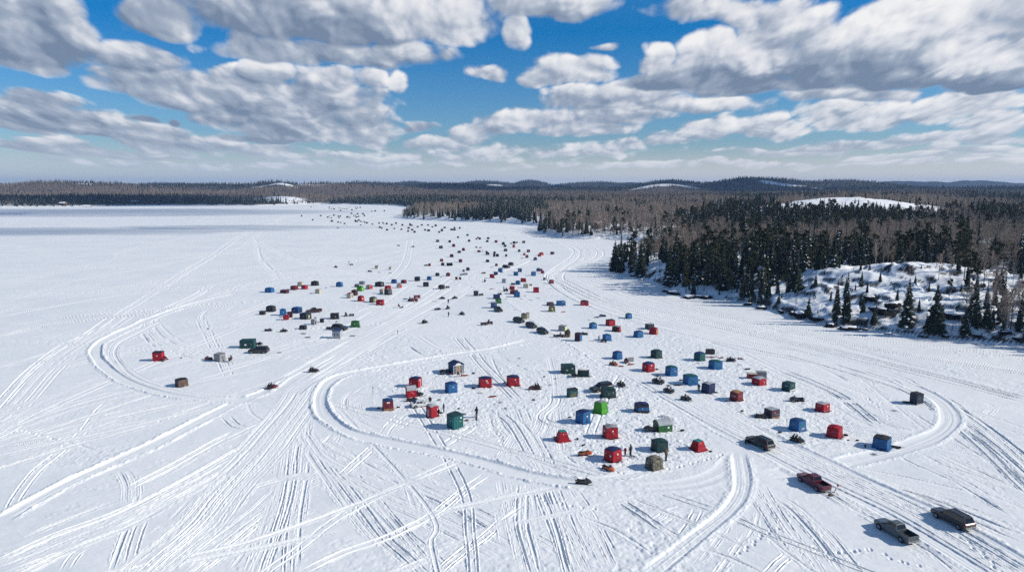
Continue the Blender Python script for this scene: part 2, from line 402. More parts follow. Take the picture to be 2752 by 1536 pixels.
def road_prof(W, dep, sd, berm=1.0):
    def f(s, t, y):
        edge = W + .25 * vnoise(t * .12 + sd, s * 0, 47)
        a = np.abs(s)
        groove = .030 * vnoise(s * 3.6 + sd, t * .03, 51) + .030 * vnoise(s * 7.1 + sd, t * .05, 53)
        am = .55 + .8 * np.clip(vnoise(t * .22 + sd, s * .1, 55) + .3, 0, 1)
        bl = (g1(a, edge + .18, .20) * .11 + g1(a, edge + .55, .28) * .07 * (1 + vnoise(t * .5, s * .7 + sd, 58))) * am * berm
        crumb = (.16 * np.maximum(vnoise(t * 1.7, s * 2.2 + sd, 59), 0) + .08 * vnoise(t * 3.4, s * 3.7 + sd, 60)) * g1(a, edge + .45, .42) * berm
        inn = np.clip((edge - a) / .3, 0, 1)
        return (-dep + groove) * inn + bl + crumb, np.clip((edge + 1.25 - a) / .7, 0, 1)
    return f, W + 1.6
Z1 = lambda *p: [(x / 2.096, 850 + y / 2.096) for x, y in p]
Z2 = lambda *p: [(800 + x / 2.454, 950 + y / 2.454) for x, y in p]
Z3 = lambda *p: [(1752 + x / 2.096, 850 + y / 2.096) for x, y in p]
ZF = lambda *p: [(x / 3.594, 450 + y / 3.594) for x, y in p]
FU = lambda *p: list(p)
def bundle(pts, half, n, truck=0.25, dep=(.07, .15)):
    q = smooth_path(pts)
    arc = np.concatenate([[0], np.cumsum(np.linalg.norm(np.diff(q, axis=0), axis=1))])
    n = int(n * 1.15 + .5); cen = nrg.uniform(-.9, .9, 2 + n // 3)
    for i in range(n):
        o = half * nrg.choice(cen) + nrg.normal(0, .22) * half
        wob = half * .16 * np.sin(arc * nrg.uniform(.012, .04) + nrg.uniform(0, 6)) + .10 * np.sin(arc * nrg.uniform(.1, .25) + nrg.uniform(0, 6))
        k0 = int(len(q) * max(0, nrg.uniform(-.3, .22))); k1 = int(len(q) * min(1, nrg.uniform(.74, 1.3)))
        if k1 - k0 < 3: k0, k1 = 0, len(q)
        dd = nrg.uniform(*dep) * nrg.choice([.45, .8, 1.0, 1.15])
        f, hw = truck_prof(dd * .95, nrg.uniform(0, 99)) if nrg.random() < truck else sled_prof(dd, nrg.uniform(0, 99))
        qq = offset_path(q, o + wob)[k0:k1]; stamp(qq, hw / TW * float(tw(qq[:, 1].max())), f, nrg.uniform(.45, .9))
def truck(pts, dep=.13):
    f, hw = truck_prof(dep, nrg.uniform(0, 99)); q = smooth_path(pts); stamp(q, hw / TW * float(tw(q[:, 1].max())), f, .8)
def sled(pts, dep=.12):
    f, hw = sled_prof(dep, nrg.uniform(0, 99)); q = smooth_path(pts); stamp(q, hw / TW * float(tw(q[:, 1].max())), f, .8)
def road(pts, W, dep=.10, berm=1.0, pack=.35):
    f, hw = road_prof(W, dep, nrg.uniform(0, 99), berm); stamp(smooth_path(pts), hw, f, pack)

def streak(pts, half, pack=1.0, h=.05):
    sd_ = nrg.uniform(0, 99)
    def f(s, t, y):
        a = np.abs(s) / half; g_ = vnoise(s * 2.5 / half + sd_, t * .02, 61) * .5 + .6
        return (h * (g1(a, .8, .2) - .5 * g1(a, .3, .3))) * g_ + .03 * vnoise(s * 1.5 + sd_, t * .1, 63), np.clip((1 - a) / .35, 0, 1) * np.clip(g_ + .2 * vnoise(t * .03 + sd_, s * 0, 65), .2, 1)
    stamp(smooth_path(pts), half, f, pack)
for pts, hf in ((ZF((0, 1105), (700, 970), (1100, 890), (1240, 790), (1860, 660)), 1.6), (ZF((0, 1135), (500, 1030), (1100, 945), (1500, 900), (2450, 760)), 1.6), (ZF((0, 1310), (600, 1130), (1000, 1050), (1800, 900), (2330, 780), (2480, 660)), 1.8), (ZF((0, 1345), (700, 1230), (1300, 1130), (2000, 1020), (2500, 950)), 1.5), (ZF((0, 1438), (700, 1310), (1400, 1200), (1800, 1150), (2500, 1130)), 1.8),
        (ZF((1450, 1438), (1900, 1240), (2100, 1130), (2516, 1040)), 1.6), (FU((690, 640), (715, 605), (760, 583), (800, 578), (860, 577)), 5.0), (FU((570, 850), (700, 775), (900, 722), (1080, 690), (1250, 655), (1420, 628)), 1.8), (FU((600, 730), (800, 700), (1000, 665), (1150, 640), (1280, 622)), 2.0), (FU((740, 690), (950, 650), (1150, 622), (1300, 606)), 1.8), (FU((560, 800), (680, 762), (860, 735), (1060, 722)), 2.2), (FU((640, 790), (800, 765), (960, 750), (1130, 745)), 1.8), (FU((0, 905), (150, 870), (420, 840), (640, 812)), 1.3), (FU((0, 990), (200, 930), (420, 900), (560, 880)), 1.2),
        (FU((1260, 765), (1330, 735), (1420, 700), (1500, 672)), 3.0), (FU((1000, 905), (1130, 835), (1260, 762)), 3.0), (FU((1500, 720), (1440, 740), (1320, 750)), 2.2), (FU((560, 700), (700, 690), (820, 700)), 1.5), (FU((1090, 770), (1200, 752), (1290, 740)), 2.0)):
    streak(pts, hf)
# old thin lines over the open lake
for z in (ZF((0, 1105), (700, 970), (1100, 890), (1240, 790), (1860, 660)), ZF((0, 1135), (500, 1030), (1100, 945), (1500, 900), (2450, 760)), ZF((0, 1310), (600, 1130), (1000, 1050), (1800, 900), (2330, 780), (2480, 660)),
          ZF((0, 1345), (700, 1230), (1300, 1130), (2000, 1020), (2500, 950)), ZF((0, 1438), (700, 1310), (1400, 1200), (1800, 1150), (2500, 1130)), ZF((1450, 1438), (1900, 1240), (2100, 1130), (2516, 1040)), ZF((700, 1500), (1300, 1400), (2000, 1320), (2600, 1290)),
          FU((560, 800), (680, 760), (800, 740), (1000, 690), (1150, 660), (1300, 640)), FU((600, 730), (800, 700), (1000, 665), (1150, 640), (1280, 622)), FU((700, 770), (900, 735), (1100, 700)),
          FU((620, 850), (760, 800), (900, 775)), FU((0, 905), (150, 870), (420, 840), (640, 812)), FU((0, 990), (200, 930), (420, 900), (560, 880)), FU((0, 880), (200, 850), (430, 830)), FU((300, 960), (500, 900), (660, 860), (760, 830)), FU((120, 1000), (330, 950), (500, 925))):
    bundle(z, .9, 2, .2, (.10, .16))
for z in (ZF((1130, 1438), (1500, 1200), (1800, 1000), (2100, 820), (2330, 660), (2516, 560)), FU((690, 635), (720, 610), (760, 585), (800, 578)), FU((690, 640), (705, 690), (740, 730), (760, 750)), FU((700, 650), (800, 700), (900, 722), (1010, 745), (1080, 760))):
    bundle(z, 2.2, 4, .2, (.10, .16))
bundle(FU((640, 1010), (560, 870), (560, 840), (600, 815)), 2.5, 3)
bundle(FU((420, 850), (400, 880), (430, 920), (520, 950), (640, 970)), 3.5, 5)
bundle(FU((400, 860), (430, 900), (500, 935), (600, 950)), 2.5, 3)
# the snowmobile bundles of the foreground
B = bundle
B(Z1((0, 560), (120, 420), (250, 280), (400, 170), (540, 100), (690, 0)), 2.6, 5); B(Z1((0, 605), (150, 470), (300, 300), (450, 180), (640, 60)), 2.0, 4)
B(Z1((0, 740), (300, 680), (600, 580), (900, 500), (1100, 470), (1300, 440)), 3.2, 6); B(Z1((0, 700), (250, 640), (600, 560), (1000, 480)), 2.5, 4); B(Z1((0, 610), (150, 550), (400, 500), (700, 420)), 2.0, 3)
B(Z1((0, 790), (240, 740), (500, 640)), 1.5, 2)
B(Z1((20, 1110), (80, 1000), (180, 870), (300, 770), (440, 650), (540, 530), (620, 470)), 1.2, 2); sled(Z1((130, 640), (300, 690), (500, 740), (640, 800), (720, 870), (770, 960), (750, 1080), (690, 1250), (620, 1438)))
B(Z1((690, 860), (735, 950), (735, 1090)), .9, 2); B(Z1((780, 1150), (740, 1260), (690, 1438)), 1.0, 2)
B(Z1((0, 1390), (300, 1250), (600, 1140), (800, 1050), (1000, 950), (1300, 780), (1500, 670), (1650, 570)), 3.0, 7); B(Z1((0, 1440), (400, 1290), (700, 1160), (1000, 1010), (1400, 770), (1600, 640)), 2.6, 6); B(Z1((0, 1360), (250, 1230), (560, 1100), (720, 1040)), 1.2, 2)
B(Z1((100, 1480), (420, 1320), (760, 1180), (1050, 1010)), 2, 4); B(Z1((780, 970), (1000, 850), (1250, 710), (1500, 590)), 1.6, 3)
B(Z1((1270, 560), (1330, 610), (1420, 630)), .9, 2); B(Z1((1420, 480), (1450, 540), (1550, 600)), 1.0, 2)
B(Z1((300, 1438), (380, 1330), (560, 1240)), 1.5, 2)
for dx in (0, 60, 130): B(Z1((1290 + dx, 1438), (1380 + dx * .6, 1320), (1470, 1200)), .6, 1)
B(Z1((1020, 1460), (1250, 1290), (1400, 1180), (1550, 1050), (1700, 880), (1800, 740), (1850, 650)), 2.6, 6); B(Z1((1100, 1460), (1330, 1280), (1560, 1100), (1750, 980), (1880, 930)), 1.6, 3)
B(Z1((1690, 380), (1685, 600), (1660, 800), (1630, 1000), (1580, 1200), (1530, 1460)), 2.6, 7); B(Z1((1720, 620), (1690, 900), (1650, 1150), (1630, 1460)), 1.2, 3); B(Z1((1640, 700), (1600, 950), (1540, 1180), (1430, 1460)), 1.2, 3)
B(Z1((1220, 950), (1400, 970), (1600, 920), (1750, 905), (1920, 940)), 1.0, 2); sled(Z1((1220, 950), (1500, 905), (1900, 915)))
B(Z2((60, 500), (200, 700), (300, 830), (450, 1020), (600, 1200), (750, 1330), (890, 1460)), 2.4, 6); B(Z2((310, 800), (430, 900), (560, 1060), (700, 1220), (860, 1400)), 1.2, 2)
B(Z2((200, 600), (500, 720), (800, 870), (1100, 1000), (1350, 1130), (1700, 1310), (1850, 1400)), 2.6, 5); B(Z2((250, 750), (500, 880), (800, 1010), (1100, 1150), (1400, 1300), (1500, 1380)), 2.2, 5)
B(Z2((480, 700), (700, 730), (850, 820), (1000, 900), (1150, 960), (1350, 1000)), 1.8, 4); B(Z2((200, 620), (330, 700), (520, 760), (760, 790)), 1.6, 3); B(Z2((390, 760), (560, 800), (680, 860)), 1.2, 2)
for k in range(7): sled(Z2((170 + 30 * k, 560 + 14 * k), (290 + 30 * k, 640 + 16 * k), (420 + 32 * k, 690 + 20 * k)), .08)
truck(Z2((900, 1460), (1100, 1300), (1230, 1210), (1350, 1100), (1450, 1000), (1510, 900)), .16); truck(Z2((40, 1438), (300, 1310), (560, 1220), (700, 1160), (880, 1070), (1000, 980), (1100, 900), (1250, 800)), .15)
truck(Z2((290, 800), (380, 720), (470, 640), (560, 560)), .13); B(Z2((160, 600), (230, 530)), .8, 2)
for z, hw, n in ((((1350, 830), (1380, 1000), (1420, 1200), (1490, 1460)), 1.5, 4), (((1510, 860), (1510, 1100), (1560, 1300), (1600, 1460)), 1.4, 4), (((1600, 860), (1640, 1100), (1700, 1460)), 1.1, 3), (((1640, 870), (1750, 1150), (1850, 1460)), 1.5, 4), (((1720, 890), (1850, 1100), (2010, 1430)), 1.7, 5),
                 (((1290, 380), (1320, 470), (1400, 560), (1550, 720), (1650, 810)), 2.0, 5), (((1700, 300), (1550, 430), (1450, 560), (1370, 690)), 1.6, 4), (((1450, 370), (1520, 520), (1600, 650), (1680, 800)), 2.2, 5), (((1740, 290), (1680, 400), (1610, 550)), .8, 2), (((1640, 300), (1600, 420), (1560, 520), (1400, 700)), 1.2, 3), (((1350, 380), (1450, 450), (1530, 560), (1600, 700)), 1.2, 2)):
    B(Z2(*z), hw, n)
truck(Z2((560, 550), (600, 480), (690, 400))); truck(Z2((960, 610), (1060, 545), (1180, 475))); truck(Z2((640, 500), (700, 460), (760, 420)))
B(Z2((480, 225), (390, 280), (330, 340), (340, 420), (440, 480), (560, 520), (700, 560)), 1.8, 4); B(Z2((450, 300), (380, 340), (420, 395), (520, 410)), 1.2, 2); B(Z2((320, 240), (260, 300), (260, 370), (310, 440)), 1.4, 3)
B(Z2((1190, 540), (1280, 530), (1400, 580)), 1.0, 2); B(Z2((720, 590), (860, 600), (960, 640)), 1, 2); B(Z2((1700, 600), (1800, 700), (1950, 790), (2050, 850)), 1.2, 3); B(Z2((770, 440), (800, 490), (900, 530)), 1, 2)
B(Z2((1220, 0), (1260, 90), (1340, 220)), 1.6, 3); B(Z2((1500, 1000), (1420, 1050), (1330, 1110)), 1, 2); B(Z2((1790, 940), (1760, 980)), .8, 2)
B(Z2((1800, 1010), (2000, 1070), (2200, 1110), (2350, 1120)), 1.4, 3); B(Z2((1850, 1080), (2050, 1150), (2250, 1270), (2400, 1380)), 1.4, 3); B(Z2((2100, 950), (2250, 1050), (2454, 1190)), 1.2, 3)
truck(Z3((640, 1460), (760, 1350), (900, 1310), (1040, 1290)), .15); B(Z3((560, 950), (640, 1080), (720, 1200), (820, 1330), (900, 1460)), 2.2, 5); B(Z3((700, 1000), (820, 1080), (950, 1210), (1050, 1330), (1150, 1460)), 1.8, 4)
B(Z3((1000, 880), (1300, 970), (1600, 1060), (2120, 1280)), 2.6, 6); B(Z3((1100, 860), (1400, 920), (1800, 1010), (2120, 1070)), 2.6, 5); B(Z3((1600, 760), (1800, 850), (2120, 1000)), 3.4, 6); B(Z3((1690, 680), (1900, 760), (2120, 830)), 2.6, 4); B(Z3((1560, 820), (1800, 930), (2120, 1120)), 2, 4)
B(Z3((1800, 1180), (1900, 1300), (2060, 1460)), 1.6, 3); B(Z3((0, 1150), (100, 1090), (200, 1075)), 1.2, 3); truck(Z3((40, 1400), (150, 1260), (230, 1150), (260, 1080)), .15); B(Z3((270, 1460), (400, 1300), (500, 1160), (520, 1080)), 1.6, 3); B(Z3((0, 1170), (200, 1270), (450, 1360), (650, 1460)), 1.6, 3)
B(Z3((340, 540), (600, 680), (900, 900), (1300, 1130), (1600, 1290), (1900, 1460)), 4.5, 8); B(Z3((1040, 900), (1300, 1060), (1700, 1250), (2100, 1438)), 2.6, 5)
B(Z3((0, 30), (400, 170), (800, 250), (1200, 340), (1500, 440)), 1.4, 3, .2, (.12, .18)); B(Z3((300, 30), (800, 130), (1200, 240), (1700, 370), (2120, 490)), 1.8, 4, .2, (.12, .18)); B(Z3((600, 60), (1000, 150), (1500, 280), (2120, 420)), 1.2, 2, .2, (.12, .18)); B(Z3((500, 60), (1100, 160), (1700, 250), (2120, 310)), 1.0, 2, .2, (.1, .16))
B(Z3((900, 260), (1150, 390), (1250, 490)), 1.0, 2); B(Z3((860, 260), (1050, 420), (1450, 640)), 1.4, 3); B(Z3((450, 200), (700, 330), (1000, 460), (1250, 600), (1570, 690)), 3.0, 6); B(Z3((700, 300), (1000, 430), (1240, 610)), 1.2, 3); B(Z3((1200, 520), (1400, 570), (1580, 640)), 2, 4)
B(Z3((1860, 470), (1950, 510), (1850, 590), (1720, 640)), .8, 2); B(Z3((1180, 300), (1240, 470), (1300, 500)), .7, 1)
B(Z3((120, 330), (330, 470), (560, 620), (800, 760)), 2.0, 4); B(Z3((740, 840), (900, 900), (1000, 960)), 2.4, 4); B(Z3((60, 1050), (200, 1000), (320, 960)), 1.2, 2); B(Z3((1340, 1240), (1500, 1330), (1650, 1460)), 1.6, 3)
# past the peninsula
B(FU((1290, 618), (1420, 628), (1500, 648), (1553, 676), (1545, 700), (1500, 725), (1480, 745), (1500, 775), (1560, 805), (1700, 852), (1850, 900), (2000, 950)), 2.2, 5, .2, (.12, .18)); B(FU((1430, 640), (1560, 655), (1608, 676), (1590, 700), (1530, 715), (1480, 735)), 2.2, 4, .2, (.12, .18))
B(FU((1500, 760), (1570, 800), (1720, 840), (1900, 880), (2200, 960)), 2, 4, .2, (.12, .18)); B(FU((1540, 780), (1660, 812), (1860, 870), (2100, 930)), 1.6, 3, .2, (.12, .18))
B(FU((1230, 905), (1300, 985), (1390, 1075)), 1.6, 4); B(FU((1290, 900), (1340, 960), (1420, 1010)), 1.2, 2); B(FU((1120, 900), (1180, 935), (1290, 950)), 1.5, 3); B(FU((1090, 930), (1150, 960), (1250, 955)), 1.2, 3)
# single passes that wander over the whole field
def wander(x0, y0, x1, y1, n, bx, by, dep=(.05, .11)):
    for i in range(n):
        a = (nrg.uniform(*x0), nrg.uniform(*y0)); b = (nrg.uniform(*x1), nrg.uniform(*y1)); m_ = ((a[0] + b[0]) / 2 + nrg.normal(0, bx), (a[1] + b[1]) / 2 + nrg.normal(0, by))
        (truck if nrg.random() < .25 else sled)([a, ((a[0] + m_[0]) / 2 + nrg.normal(0, bx * .2), (a[1] + m_[1]) / 2 + nrg.normal(0, by * .2)), m_, b], nrg.uniform(*dep))
wander((-200, -50), (900, 1300), (640, 1150), (815, 1060), 18, 30, 12); wander((-200, -50), (700, 900), (500, 1000), (650, 800), 10, 30, 8); wander((2800, 2950), (1000, 1520), (2050, 2500), (930, 1230), 15, 30, 14); wander((0, 2700), (1560, 1600), (820, 2000), (1060, 1320), 12, 60, 20)
wander((500, 1000), (830, 1000), (1050, 1300), (720, 900), 9, 40, 12); wander((1300, 1700), (860, 1300), (1500, 2300), (850, 1250), 8, 40, 20); wander((600, 1300), (660, 760), (1000, 1500), (620, 740), 12, 30, 6)
# the lane along the right shore: many passes side by side
LANE = FU((1330, 622), (1450, 634), (1540, 662), (1552, 688), (1505, 722), (1482, 745), (1510, 780), (1600, 824), (1760, 872), (1960, 918), (2160, 962), (2330, 1012), (2470, 1062), (2640, 1180), (2800, 1330))
streak(LANE, 3.4, .7, .03)
for k in range(9):
    q = smooth_path(LANE); f, hw = (truck_prof if k % 3 == 0 else sled_prof)(nrg.uniform(.10, .2), nrg.uniform(0, 99)); stamp(offset_path(q, nrg.uniform(-3.6, 3.6) + .5 * np.sin(np.arange(len(q)) * .12 + k)), hw / TW * 1.9, f, .7)
for z in (FU((1500, 752), (1640, 815), (1900, 868), (2300, 960), (2760, 1075)), FU((1530, 742), (1760, 822), (2060, 880), (2400, 950), (2780, 1010)), FU((1560, 735), (1900, 838), (2300, 905), (2780, 965))):
    for k in range(3):
        q = smooth_path(z); f, hw = truck_prof(nrg.uniform(.12, .2), nrg.uniform(0, 99)); stamp(offset_path(q, nrg.uniform(-1.6, 1.6)), hw / TW * 1.9, f, .7)
# ploughed and packed ways, last over everything else
road(FU((1150, 1300), (1060, 1280)), .5, .05, .3)
bundle(Z1((1780, 330), (1690, 470), (1600, 590), (1450, 770), (1250, 980), (1080, 1180), (850, 1360), (720, 1480)), 3.6, 11, .3)
bundle(Z1((1760, 300), (1660, 480), (1500, 680), (1300, 900)), 2.5, 6, .3)
road(FU((0, 1399), (105, 1337), (210, 1282), (305, 1239), (334, 1227), (429, 1184), (515, 1141), (639, 1079), (725, 1046), (801, 1007), (906, 950), (1000, 902), (1080, 858), (1150, 820), (1210, 788), (1270, 760), (1330, 738), (1400, 714), (1450, 690)), 1.25, .15, .85)
road(FU((760, 1060), (830, 1010), (930, 955), (1010, 908), (1090, 862), (1160, 822), (1225, 785), (1262, 762)), 3.4, .12, .5)
bundle(FU((800, 1020), (930, 945), (1050, 880), (1180, 810), (1250, 765)), 4, 9)
road(FU((700, 1074), (644, 1074), (525, 1068), (429, 1053), (353, 1029), (305, 1003), (267, 969), (256, 945), (268, 922), (306, 900), (363, 874), (405, 855), (520, 815), (640, 788)), 1.25, .18, 1.1)
bundle(FU((640, 1072), (525, 1062), (440, 1046), (370, 1022), (325, 995), (300, 965), (298, 940), (320, 915), (380, 885), (430, 862)), 1.6, 3)
road(FU((1995, 1215), (1935, 1270), (1850, 1298), (1700, 1310), (1554, 1300), (1470, 1288)), 1.7, .07, .22)
road(FU((1600, 1304), (1554, 1300), (1493, 1292), (1411, 1276), (1330, 1252), (1240, 1227), (1146, 1207), (1044, 1186), (971, 1170), (914, 1146), (873, 1113), (861, 1084), (865, 1052), (894, 1019), (955, 999), (1044, 983), (1167, 962), (1269, 946), (1340, 935), (1430, 912)), 1.3, .16, 1.1)
road(FU((1985, 1215), (1995, 1300), (1967, 1360), (1895, 1422), (1809, 1489), (1740, 1545)), 1.1, .11, .5)
road(FU((2060, 1275), (2150, 1262), (2300, 1235), (2420, 1205), (2510, 1170), (2548, 1140), (2552, 1110), (2530, 1080), (2490, 1055), (2450, 1038), (2400, 1012)), 1.5, .12, .65)
bundle(FU((2470, 1040), (2400, 1008), (2250, 972), (2100, 945), (1950, 915), (1800, 880)), 1.8, 4)
MAIN = FU((2760, 1560), (2560, 1440), (2420, 1362), (2250, 1283), (2100, 1210), (1980, 1152), (1850, 1080), (1740, 1016), (1620, 952), (1540, 903), (1480, 864), (1420, 824), (1360, 790), (1300, 770), (1262, 752), (1275, 735), (1330, 715), (1420, 690))
road(MAIN, 4.0, .12, .6, .2)
bundle(MAIN, 3.2, 14, .9, (.03, .07))

# trampled snow round the camps: lumps, footprints
def poly_mask(pts, soft):
    P = np.array([gp(*p) for p in pts]); out = np.full(HT.shape, -1e9); ins = np.zeros(HT.shape, bool); dm = np.full(HT.shape, 1e9)
    for i in range(len(P)):
        a, b = P[i], P[(i + 1) % len(P)]; u = b - a; ln2 = (u ** 2).sum()
        t = np.clip(((GX - a[0]) * u[0] + (GY - a[1]) * u[1]) / ln2, 0, 1)
        dm = np.minimum(dm, (GX - a[0] - t * u[0]) ** 2 + (GY - a[1] - t * u[1]) ** 2)
        c = ((a[1] > GY) != (b[1] > GY)) & (GX < (b[0] - a[0]) * (GY - a[1]) / (b[1] - a[1] + 1e-12) + a[0]); ins ^= c
    d = np.sqrt(dm) * np.where(ins, 1, -1)
    return sstep(-soft * .3, soft, d)
TR = np.maximum.reduce([poly_mask(FU((1000, 990), (1250, 970), (1480, 960), (1560, 1040), (1500, 1180), (1250, 1190), (1030, 1120), (960, 1050)), 7) * .8,
    poly_mask(FU((1440, 870), (1600, 880), (1900, 1130), (1980, 1250), (1800, 1290), (1520, 1280), (1440, 1150), (1480, 1000)), 8), poly_mask(FU((1500, 800), (1760, 850), (1980, 920), (2320, 1080), (2430, 1170), (2250, 1230), (2050, 1200), (1760, 1010)), 9) * .85,
    poly_mask(FU((680, 800), (960, 800), (1000, 900), (840, 960), (680, 930)), 10) * .5, poly_mask(FU((1230, 740), (1500, 740), (1600, 830), (1480, 860), (1280, 800)), 12) * .5, poly_mask(FU((380, 960), (700, 920), (720, 990), (500, 1010)), 6) * .3, poly_mask(FU((1180, 850), (1420, 840), (1560, 930), (1400, 960), (1150, 940)), 8) * .45])
lum1 = np.maximum(vnoise(GX * 1.25, GY * 1.25, 71) - .05, 0); lum2 = vnoise(GX * 2.6, GY * 2.3, 73); pit = np.maximum(vnoise(GX * 1.9 + 7, GY * 1.7, 77) - .35, 0)
soft = 1 - np.clip(PACK * 1.0, 0, .75)
HT += TR * soft * (.13 * lum1 + .035 * lum2 - .20 * pit + .13 * np.maximum(vnoise(GX * 4.1, GY * 3.4, 79) - .25, 0) * sstep(260, 120, GY))
# scattered scuffs everywhere nearby
sc = np.maximum(fbm(GX * .06, GY * .06, 81, 2) - .28, 0) * near * (1 - TR)
HT += sc * soft * (.16 * lum1 + .05 * lum2 - .16 * pit)
def footprints(pts, n=2):
    q = smooth_path(pts, .75)
    for k, p in enumerate(q):
        x = p[0] + (.16 if k % 2 else -.16) + nrg.uniform(-.08, .08); y = p[1] + nrg.uniform(-.1, .1)
        px, py = proj(x, y, 0); i = int((px - PX0) / PXS); j = int((PY0 - py) / PYS)
        if 4 < i < NCOL - 5 and 4 < j < NROW - 5:
            s = (slice(j - 4, j + 5), slice(i - 4, i + 5)); d = ((GX[s] - x) / .22) ** 2 + ((GY[s] - y) / .30) ** 2
            HT[s] -= .16 * np.exp(-d); HT[s] += .05 * np.exp(-(np.sqrt(d) - 1.7) ** 2 * 3)
for z in (Z3((1000, 1330), (1240, 1310), (1350, 1360), (1500, 1400)), Z3((1740, 1240), (1860, 1330), (1960, 1438)), Z3((500, 1330), (600, 1250), (700, 1190)), Z1((80, 650), (130, 640), (330, 690)), Z2((1240, 420), (1330, 470), (1340, 600)), Z3((1240, 480), (1310, 540), (1340, 580)), Z3((1200, 500), (1300, 490), (1400, 490)), Z2((1950, 720), (2050, 770), (2150, 790)), Z2((860, 430), (1000, 500), (1150, 480)), Z1((900, 590), (1000, 560)), Z3((100, 860), (260, 820), (400, 780)), Z2((1520, 940), (1800, 1000), (1950, 1020))):
    footprints(z)

def add_mound(x, y, r, h):
    """pushed snow banked round the foot of a thing"""
    px, py = proj(x, y, 0); w = r * 2 * ppm(x, y)
    i0, i1 = max(int((px - w - PX0) / PXS), 0), min(int((px + w - PX0) / PXS) + 1, NCOL); j0, j1 = max(int((PY0 - py - w) / PYS), 0), min(int((PY0 - py + w) / PYS) + 1, NROW)
    if i1 <= i0 or j1 <= j0: return
    s = (slice(j0, j1), slice(i0, i1)); d = np.hypot(GX[s] - x, GY[s] - y) / r
    HT[s] += h * np.exp(-((d - 1) / .22) ** 2) * (1 + .9 * vnoise(GX[s] * 2.2, GY[s] * 2.2, 91)) * (.55 + .45 * vnoise(GX[s] * .6, GY[s] * .6, 93))

def snow_mat():
    m = bpy.data.materials.new('snow'); nt, b, N, L = nodes_of(m); g = G(nt)
    tc = N.new('ShaderNodeTexCoord').outputs['Object']
    at = N.new('ShaderNodeAttribute'); at.attribute_name = 'packed'
    n1 = g.noise(tc, 0.035, 4, .55); n2 = g.noise(tc, 0.6, 4, .6)
    c = g.mix(g.mapr(n1, .35, .65, 0, 1), (.74, .765, .80), (.80, .815, .835))
    c = g.mix(g.m('MULTIPLY', g.mapr(n2, .4, .7, 0, 1), .35), c, (.84, .845, .85))
    c = g.mix(g.m('MULTIPLY', at.outputs['Fac'], .75), c, (.855, .86, .865))
    L.new(c, b.inputs['Base Color']); b.inputs['Roughness'].default_value = .62; b.inputs['Specular IOR Level'].default_value = .25
    n3 = g.noise(tc, 2.4, 5, .65)
    bp = N.new('ShaderNodeBump'); bp.inputs['Strength'].default_value = .22; bp.inputs['Distance'].default_value = .10
    L.new(n3, bp.inputs['Height']); L.new(bp.outputs[0], b.inputs['Normal'])
    return m
M_SNOW = snow_mat()
def build_lake():
    # coarse rows and columns carry the sheet on to the horizon and well out of the frame
    px = np.concatenate([[-26000, -12000, -6000, -3500, -2200, -1500, -1050, -750, -560], GPX, PX0 + PXS * NCOL + np.array([120, 330, 650, 1100, 1800, 3100, 5600, 11500, 25500.])]); ca = (px - CX) / F_PX
    py = np.concatenate([[9000, 5000, 3400, 2600, 2150, 1900, 1770], GPY, [541, 538, 534, 529, 522, 515, 509, 505.0]]); e = -(py - CY) / F_PX; t = -CAM_H / (-SP + e * CP)
    X = ca[None, :] * t[:, None]; Y = np.repeat(((CP + e * SP) * t)[:, None], len(px), 1); Z = np.zeros_like(X); PK = np.zeros_like(X)
    Z[7:7 + NROW, 9:9 + NCOL] = HT; PK[7:7 + NROW, 9:9 + NCOL] = PACK
    me = np_mesh('lake_snow', np.stack([X, Y, Z], -1).reshape(-1, 3), grid_quads(*X.shape))
    fattr(me, 'packed', PK); me.materials.append(M_SNOW)
    tag(new_obj('lake_snow', me), kind='structure')
    # the same frozen surface beyond the fine sheet, all round
    me = bpy.data.meshes.new('lake_ice'); s = 13000
    me.from_pydata([(-s, -s, -.9), (s, -s, -.9), (s, s, -.9), (-s, s, -.9)], [], [(0, 1, 2, 3)]); me.materials.append(M_SNOW)
    tag(new_obj('lake_ice', me), kind='structure')

def ground_z(x, y):
    px, py = proj(x, y, 0); i = int(round((px - PX0) / PXS)); j = int(round((PY0 - py) / PYS))
    if not (2 < i < NCOL - 3 and 2 < j < NROW - 3): return 0.0
    return float(HT[j - 1:j + 2, i - 1:i + 2].mean())
# ------------------------------------------------------------------ shore, peninsula, far hills
SHORE_PX = [(3500, 1150), (3000, 985), (2752, 930), (2607, 917), (2457, 903), (2297, 882), (2225, 876), (2137, 855), (2030, 823), (1955, 806), (1880, 796), (1836, 796), (1805, 785), (1752, 758), (1709, 742), (1666, 732), (1645, 722),
 (1656, 708), (1700, 700), (1760, 686), (1830, 668), (1800, 654), (1733, 647), (1660, 643), (1600, 643), (1540, 641), (1500, 638), (1465, 630), (1443, 624),
 (1450, 616), (1475, 610), (1443, 606), (1380, 601), (1320, 597), (1200, 594), (1130, 590), (1092, 588), (1079, 585),
 (1090, 577), (1120, 568), (1110, 558), (1064, 552), (1000, 550), (940, 549), (860, 548), (780, 550), (695, 553), (500, 552), (362, 552), (278, 554), (150, 556), (0, 558), (-400, 560), (-900, 566)]
LP = [gp(*p) for p in SHORE_PX] + [(-9000, 1250), (-26000, 1400), (-26000, 26000), (26000, 26000), (26000, 100), (400, 120)]
LP = np.array(LP)
